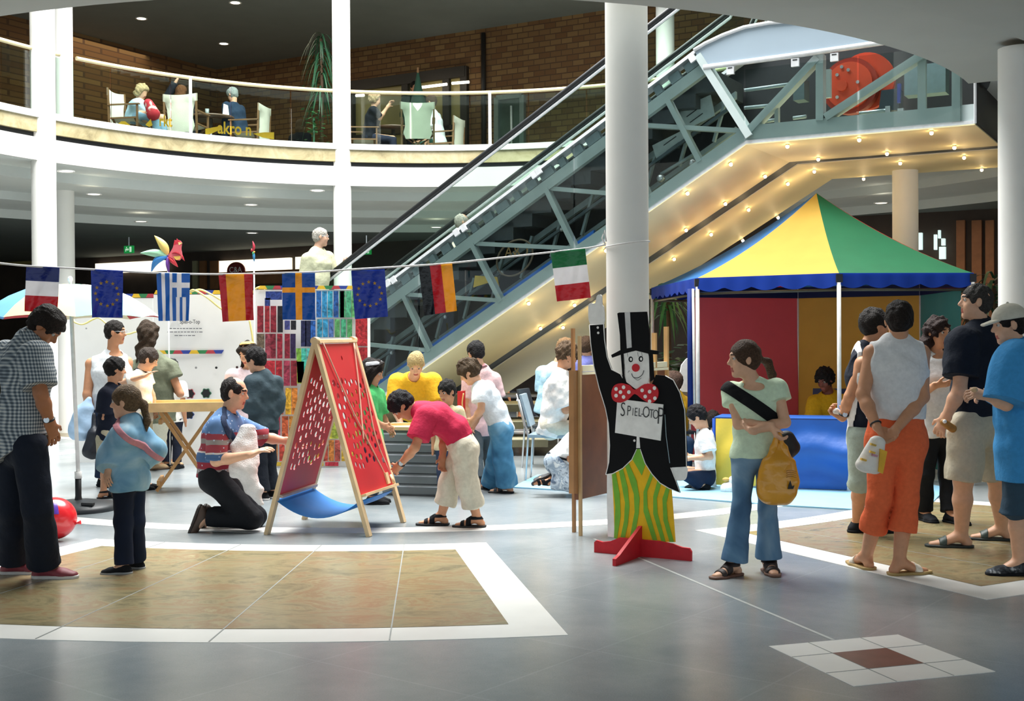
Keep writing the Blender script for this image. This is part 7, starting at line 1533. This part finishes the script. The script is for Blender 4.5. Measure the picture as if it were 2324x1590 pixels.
# ================================================================ pinwheels and plants
def petal(c, tip, bulge, w, m_, par, name='blade', cup=0.05):
    c, tip = np.asarray(c), np.asarray(tip); d = tip - c; L = np.linalg.norm(d); d = d / L; s = unit(np.cross(np.array([0, 1.0, 0]), d)); V = []; n = 12
    for i in range(n + 1):
        t = i / n; ww = w * (sin(pi * min(1, t ** 0.8)) ** 0.8) * (1 - 0.25 * t)
        ce = c + d * L * t + s * bulge * sin(pi * t)
        for j in (-1, 0, 1): V.append(ce + s * ww * j + np.array([0, -1.0, 0]) * cup * (1 - j * j) * sin(pi * t))
    F = [(3 * i + j, 3 * (i + 1) + j, 3 * (i + 1) + j + 1, 3 * i + j + 1) for i in range(n) for j in (0, 1)]; nv = len(V); V2 = V + [v + np.array([0, 0.004, 0]) for v in V]
    return mk(name, V2, F + [tuple(q + nv for q in f[::-1]) for f in F], m_, par, None, True)
YP = 13.9
pp = lambda x, y, Y=YP: P(x, y, Y)
pw1 = thing('pinwheel', 'large pinwheel with coloured petals and a pink rooster above the greek flag', 'pinwheel', pp(381, 580))
NY = lambda h: mat(h, 0.5, ns=8, na=0.05)
for tip, b, w_, c in (((350, 534), 0.02, 0.055, '#f0d37a'), ((318, 574), 0.015, 0.05, '#a9e3bd'), ((343, 618), 0.05, 0.045, '#3f8fd8'), ((419, 592), -0.06, 0.04, '#c02a3a'), ((384, 622), 0.01, 0.025, '#6f3fa0'), ((404, 606), 0.0, 0.03, '#e0404a')):
    petal(pp(381, 580), pp(*tip), b, w_, NY(c), pw1)
rb2 = MB().prism([pp(x, y, YP - 0.03) for x, y in sp2([(383, 580), (392, 562), (396, 548), (404, 544), (412, 550), (411, 565), (413, 578), (408, 590), (396, 588)], 4)], (0, 0.015, 0)).build('rooster_body', NY('#d9626c'), pw1)
MB().prism([pp(x, y, YP - 0.032) for x, y in ((394, 556), (396, 544), (400, 548), (401, 541), (405, 546), (408, 545), (405, 552))], (0, 0.012, 0)).build('comb', NY('#c8263a'), rb2); MB().prism([pp(x, y, YP - 0.034) for x, y in ((404, 549), (414, 551), (406, 556))], (0, 0.012, 0)).build('beak', NY('#f0d890'), rb2)
MB().prism([pp(x, y, YP - 0.034) for x, y in ((393, 582), (410, 580), (408, 588), (400, 590))], (0, 0.012, 0)).build('wing', NY('#f0c060'), rb2)
MB().tube([pp(381, 580, YP + 0.02), np.array([pp(381, 580)[0], YP + 0.02, 0.05])], 0.009, 6).build('stick', WHITE, pw1); MB().ell(pp(381, 580, YP - 0.04), 0.012, n=8, k=6).build('hub', NY('#5a2a6a'), pw1)
pw2 = thing('pinwheel', 'narrow side-on pinwheel of rainbow petals above the painted wall', 'pinwheel', pp(574, 572))
for tip, c, b in (((573, 546), '#c8364a', .01), ((571, 563), '#b03040', -.01), ((577, 580), '#3fae7a', .005), ((577, 595), '#3f8fc0', .0), ((579, 570), '#e0a840', .01)): petal(pp(575, 570), pp(*tip), b, 0.016, NY(c), pw2, cup=0.02)
MB().tube([pp(576, 572, YP + 0.05), np.array([pp(576, 572)[0], YP + 0.05, 0.05])], 0.008, 6).build('stick', WHITE, pw2)
def frond_plant(name, label, base, n, L, droop, m_, pot=None, h=0.6, seed=1, wid=0.02, lean=0.0, low=-0.21):
    r = random.Random(seed); base = np.asarray(base, float); t = thing(name, label, 'plant', (base[0], base[1], base[2])); top = base + Z * h
    mb = MB()
    for i in range(n):
        a = r.random() * 2 * pi; l_ = L * r.uniform(0.6, 1.1); up = r.uniform(0.2, 0.9); o = np.array([cos(a), sin(a), 0]); s = np.array([-sin(a), cos(a), 0]); V = []; st = top + Z * r.uniform(low, 0.06) * h
        for k in range(8):
            q = k / 7; p = st + o * l_ * (q * 0.75) + Z * l_ * (up * q - droop * q * q); w_ = wid * (1 - q) ** 0.6 * (0.5 + q if q < .5 else 1); V += [p - s * w_, p + s * w_]
        mb.add(V, [(2 * k, 2 * k + 1, 2 * k + 3, 2 * k + 2) for k in range(7)], 0, True)
    f = mb.build('fronds', m_, t)
    MB().tube([base, base + Z * h * 0.5 + np.array([0.02, 0, 0]), top], [0.035, 0.03, 0.025], 8).build('trunk', mat('#5a4632', 0.8, ns=12, na=0.2), t)
    if pot: MB().lathe([(0.0, 0.0), (pot[0] * 0.8, 0.0), (pot[0], pot[1]), (pot[0] * 0.9, pot[1]), (0, pot[1] - 0.04)], base - Z * pot[2], n=24).build('pot', mat('#b9bd9a', 0.5), t)
    return t
LEAF = mat('#3f7a48', 0.45, ns=8, na=0.25); LEAFD = mat('#2a5a3c', 0.45, ns=8, na=0.25)
bq_ = P(1516, 870, 16.2)
frond_plant('palm', 'palm with drooping strap leaves behind the clown hat', np.array([bq_[0], 16.2, 0.55]), 46, 0.62, 1.35, LEAF, (0.24, 0.55, 0.55), h=1.5, seed=4, wid=0.03)
bq_ = P(1556, 880, 15.6)
pt2 = frond_plant('potted_plant', 'bushy green plant in a tall cream pot by the tent', np.array([bq_[0] - 0.08, 15.6, 0.75]), 12, 0.2, 0.5, LEAF, (0.24, 0.8, 0.75), h=0.3, seed=8, wid=0.03)
mb = MB(); r = random.Random(5)
for i in range(60):
    c = np.array([bq_[0] - 0.08 + r.gauss(0, 0.18), 15.6 + r.gauss(0, 0.15), 1.15 + r.gauss(0, 0.1)]); a = r.random() * 6.28; d = np.array([cos(a), sin(a), r.uniform(-.4, .3)]); s = np.array([-sin(a), cos(a), 0.2])
    mb.add([c, c + d * 0.07 + s * 0.05, c + d * 0.15, c + d * 0.07 - s * 0.05], [(0, 1, 2, 3)], 0)
mb.build('broad_leaves', LEAF, pt2)
bq_ = P(2255, 700, 13.5)
frond_plant('palm', 'dark palm behind the stout man beside the right pillar', np.array([bq_[0], 13.5, 0.5]), 40, 0.6, 1.2, LEAFD, (0.22, 0.5, 0.5), h=1.5, seed=6, wid=0.026)
bq_ = P(728, 100, 22.2)
frond_plant('dracaena', 'tall dark green plant left of the middle pillar on the upper floor', np.array([bq_[0], 22.2, 4.9]), 100, 0.52, 1.7, LEAFD, (0.25, 0.4, 0.4), h=1.95, seed=9, wid=0.022, low=-0.6)
bq_ = P(712, 260, 22.0)
pt3 = thing('potted_plant', 'small-leaved plant low behind the balcony glass left of the pillar', 'plant', (bq_[0], 22.0, 4.5)); mb = MB(); r = random.Random(2)
for i in range(70):
    c = np.array([bq_[0] + r.gauss(0, 0.13), 22 + r.gauss(0, 0.12), 5.35 + r.gauss(0, 0.24)]); a = r.random() * 6.28; d = np.array([cos(a), sin(a), r.uniform(-.6, .2)]); s = np.array([-sin(a), cos(a), 0.2])
    mb.add([c, c + d * 0.05 + s * 0.035, c + d * 0.1, c + d * 0.05 - s * 0.035], [(0, 1, 2, 3)], 0)
mb.build('leaves', LEAF, pt3); MB().tube([(bq_[0], 22, 4.5), (bq_[0], 22, 5.4)], 0.02, 6).build('stem', LEAFD, pt3); MB().lathe([(0, 0), (0.13, 0), (0.16, 0.3), (0, 0.28)], (bq_[0], 22, 4.5), n=16).build('pot', mat('#6a6f70', 0.5), pt3)

# ================================================================ upper cafe furniture
CV = mat('#dcd9ca', 0.8, ns=6, na=0.05, bump=0.1); CW_ = mat('#7a5a3c', 0.5, ns=7, na=0.15)
def director_chair(label, p, yaw, first=None):
    if first is not None:
        c = first.copy(); COL.objects.link(c); c.location = tuple(p); c.rotation_euler = (0, 0, -R_(yaw)); c['label'] = label
        for ch_ in first.children:
            d = ch_.copy(); COL.objects.link(d); d.parent = c
        return c
    t = thing('director_chair', label, 'chair', (0, 0, 0), 'cream canvas chairs of the cafe'); q = lambda x, y, z: np.array([x, y, z])      # faces +y
    for s in (-1, 1):
        x = 0.27 * s
        MB().beam(q(x, -0.24, 0), q(x, -0.27, 0.92), 0.025, 0.03, up=(1, 0, 0)).build('leg', CW_, t); MB().beam(q(x, 0.22, 0), q(x, 0.22, 0.64), 0.025, 0.03, up=(1, 0, 0)).build('leg', CW_, t)
        MB().beam(q(x, -0.27, 0.65), q(x, 0.26, 0.65), 0.05, 0.02).build('armrest', CW_, t); MB().beam(q(x, -0.25, 0.44), q(x, 0.22, 0.44), 0.02, 0.025).build('side_rail', CW_, t); MB().beam(q(x, -0.25, 0.1), q(x, 0.22, 0.1), 0.02, 0.025).build('side_rail', CW_, t)
    for y in (-0.2, 0.18):
        MB().beam(q(-0.26, y, 0.05), q(0.26, y, 0.43), 0.02, 0.03, up=(0, 1, 0)).build('cross_stay', CW_, t); MB().beam(q(0.26, y + 0.02, 0.05), q(-0.26, y + 0.02, 0.43), 0.02, 0.03, up=(0, 1, 0)).build('cross_stay', CW_, t)
    V = []
    for i in range(9):
        s = i / 8; V.append(q(-0.27 + 0.54 * s, -0.23, 0.45 - 0.04 * sin(pi * s))); V.append(q(-0.27 + 0.54 * s, 0.2, 0.45 - 0.04 * sin(pi * s)))
    F = [(2 * i, 2 * i + 2, 2 * i + 3, 2 * i + 1) for i in range(8)]; n = len(V); mk('seat', V + [v - Z * 0.01 for v in V], F + [tuple(k + n for k in f[::-1]) for f in F], CV, t)
    V = []; prof = ((0.92, 0.29), (0.80, 0.29), (0.79, 0.255), (0.66, 0.22), (0.52, 0.21), (0.40, 0.24), (0.30, 0.20))
    for z, w_ in prof:
        for i in range(9): s = i / 8; V.append(q(-w_ + 2 * w_ * s, -0.28 + 0.03 * (0.92 - z) - 0.035 * sin(pi * s), z - 0.03 * sin(pi * s) * (1 if z > 0.78 else 0)))
    F = [(r_ * 9 + i, r_ * 9 + i + 1, (r_ + 1) * 9 + i + 1, (r_ + 1) * 9 + i) for r_ in range(6) for i in range(8)]; n = len(V); mk('backrest', V + [v + np.array([0, 0.012, 0]) for v in V], F + [tuple(k + n for k in f[::-1]) for f in F], CV, t, None, True)
    return t
ch0 = director_chair('cream canvas chair with its back to the glass under the raised arm', None, 0)
def up_(x, Y): return (P(x, 250, Y)[0], Y, 4.5)
ch0.location = up_(424, 20.15); ch0.rotation_euler = (0, 0, R_(-8))
director_chair('cream canvas chair under the woman in pale blue jacket', up_(300, 19.6), 100, ch0)
director_chair('cream canvas chair seen sideways behind the man in navy jacket', up_(566, 21.0), -80, ch0)
director_chair('cream canvas chair with its back to the glass right of the pillar', up_(948, 20.95), -4, ch0)
director_chair('cream canvas chair at the pillar under the person in black t-shirt', up_(826, 21.8), 84, ch0)
director_chair('cream canvas chair under the person in green waistcoat', up_(1010, 22.3), -72, ch0)
def cafe_table(label, x, Y):
    p = up_(x, Y); t = thing('cafe_table', label, 'table', p, 'round cafe tables upstairs'); MB().lathe([(0, 0.74), (0.4, 0.74), (0.4, 0.71), (0, 0.71)], p, n=28).build('tabletop', mat('#5a4434', 0.35), t)
    MB().tube([np.array(p) + Z * 0.71, np.array(p) + Z * 0.02], 0.035, 10).build('column', SILVER, t); MB().lathe([(0, 0.03), (0.24, 0.015), (0.24, 0)], p, n=20).build('base', SILVER, t); return t
cafe_table('round cafe table between the canvas chair and the man in navy', 478, 21.0); cafe_table('round cafe table right of the pillar before the person in black', 892, 22.2)
g_ = np.array(up_(470, 20.95)); tag(MB().lathe([(0, 0.0), (0.03, 0.0), (0.035, 0.13), (0.028, 0.13), (0.0, 0.02)], g_ + Z * 0.742, n=14).build('glass', mat('#c9d4d4', 0.1, trans=0.5)), 'small drinking glass on the cafe table', 'glass')
pn = thing('newspaper', 'white paper in the hand of the man in navy jacket', 'paper', np.array(up_(505, 21.0)) + Z * 0.75); a_ = P(505, 262, 20.9); MB().prism([a_, a_ + np.array([0.1, 0.05, 0.02]), a_ + np.array([0.08, 0.05, 0.18]), a_ + np.array([0.02, 0, 0.2])], (0, 0.006, 0)).build('sheet', WHITE, pn)
YL = mat('#d9a11c', 0.5)
def glass_lettering(label, word, x0, x1, y0, y1, h, tx0, tx1, sw):
    def on(x, y):                                                    # on the inside of the balustrade glass
        r = ray(x, y)[:2]; lo, hi = 16.0, 24.0
        f_ = lambda Y: np.hypot(r[0] / r[1] * Y - AC[0], Y - AC[1]) - 6.335
        while f_(lo) > 0: lo += 0.05
        for _ in range(40):
            m_ = (lo + hi) / 2
            if f_(m_) < 0: lo = m_
            else: hi = m_
        return P(x, y, lo)
    t = thing('glass_lettering', label, 'lettering', on((x0 + x1) / 2, (y0 + y1) / 2)); a, b = on(tx0, y0 + (y1 - y0) * (tx0 - x0) / (x1 - x0)), on(tx1, y0 + (y1 - y0) * (tx1 - x0) / (x1 - x0)); d = b - a
    text('letters', word, a, d, Z, h, YL, t, width=np.linalg.norm(d), bold=0.02)
    for pts in sw: MB().prism([on(*q) for q in pts], (0, 0.004, 0)).build('swoosh', YL, t)
glass_lettering('yellow lettering akro on the balcony glass before the man in navy', 'akro n', 466, 625, 300, 311, 0.19, 494, 570, [[(466, 292), (500, 286), (504, 292), (480, 303), (466, 306)], [(574, 303), (600, 300), (622, 300), (622, 316), (596, 312)]])
glass_lettering('yellow lettering rkt on the balcony glass left of the canvas chair', 'rkt', 262, 398, 278, 288, 0.17, 362, 391, [[(265, 283), (275, 275), (284, 275), (296, 284)], [(330, 283), (342, 270), (346, 284), (338, 288)]])
us = thing('closed_parasol', 'folded dark green parasol among the cafe tables', 'parasol', up_(949, 23.0)); p = np.array(up_(949, 23.0)); MB().lathe([(0.02, 1.9), (0.1, 1.5), (0.32, 0.85), (0.3, 0.8), (0.0, 0.9)], p, n=16).build('canopy', cloth('#1d3a2c'), us); MB().tube([p, p + Z * 2.0], 0.02, 8).build('pole', CW_, us)
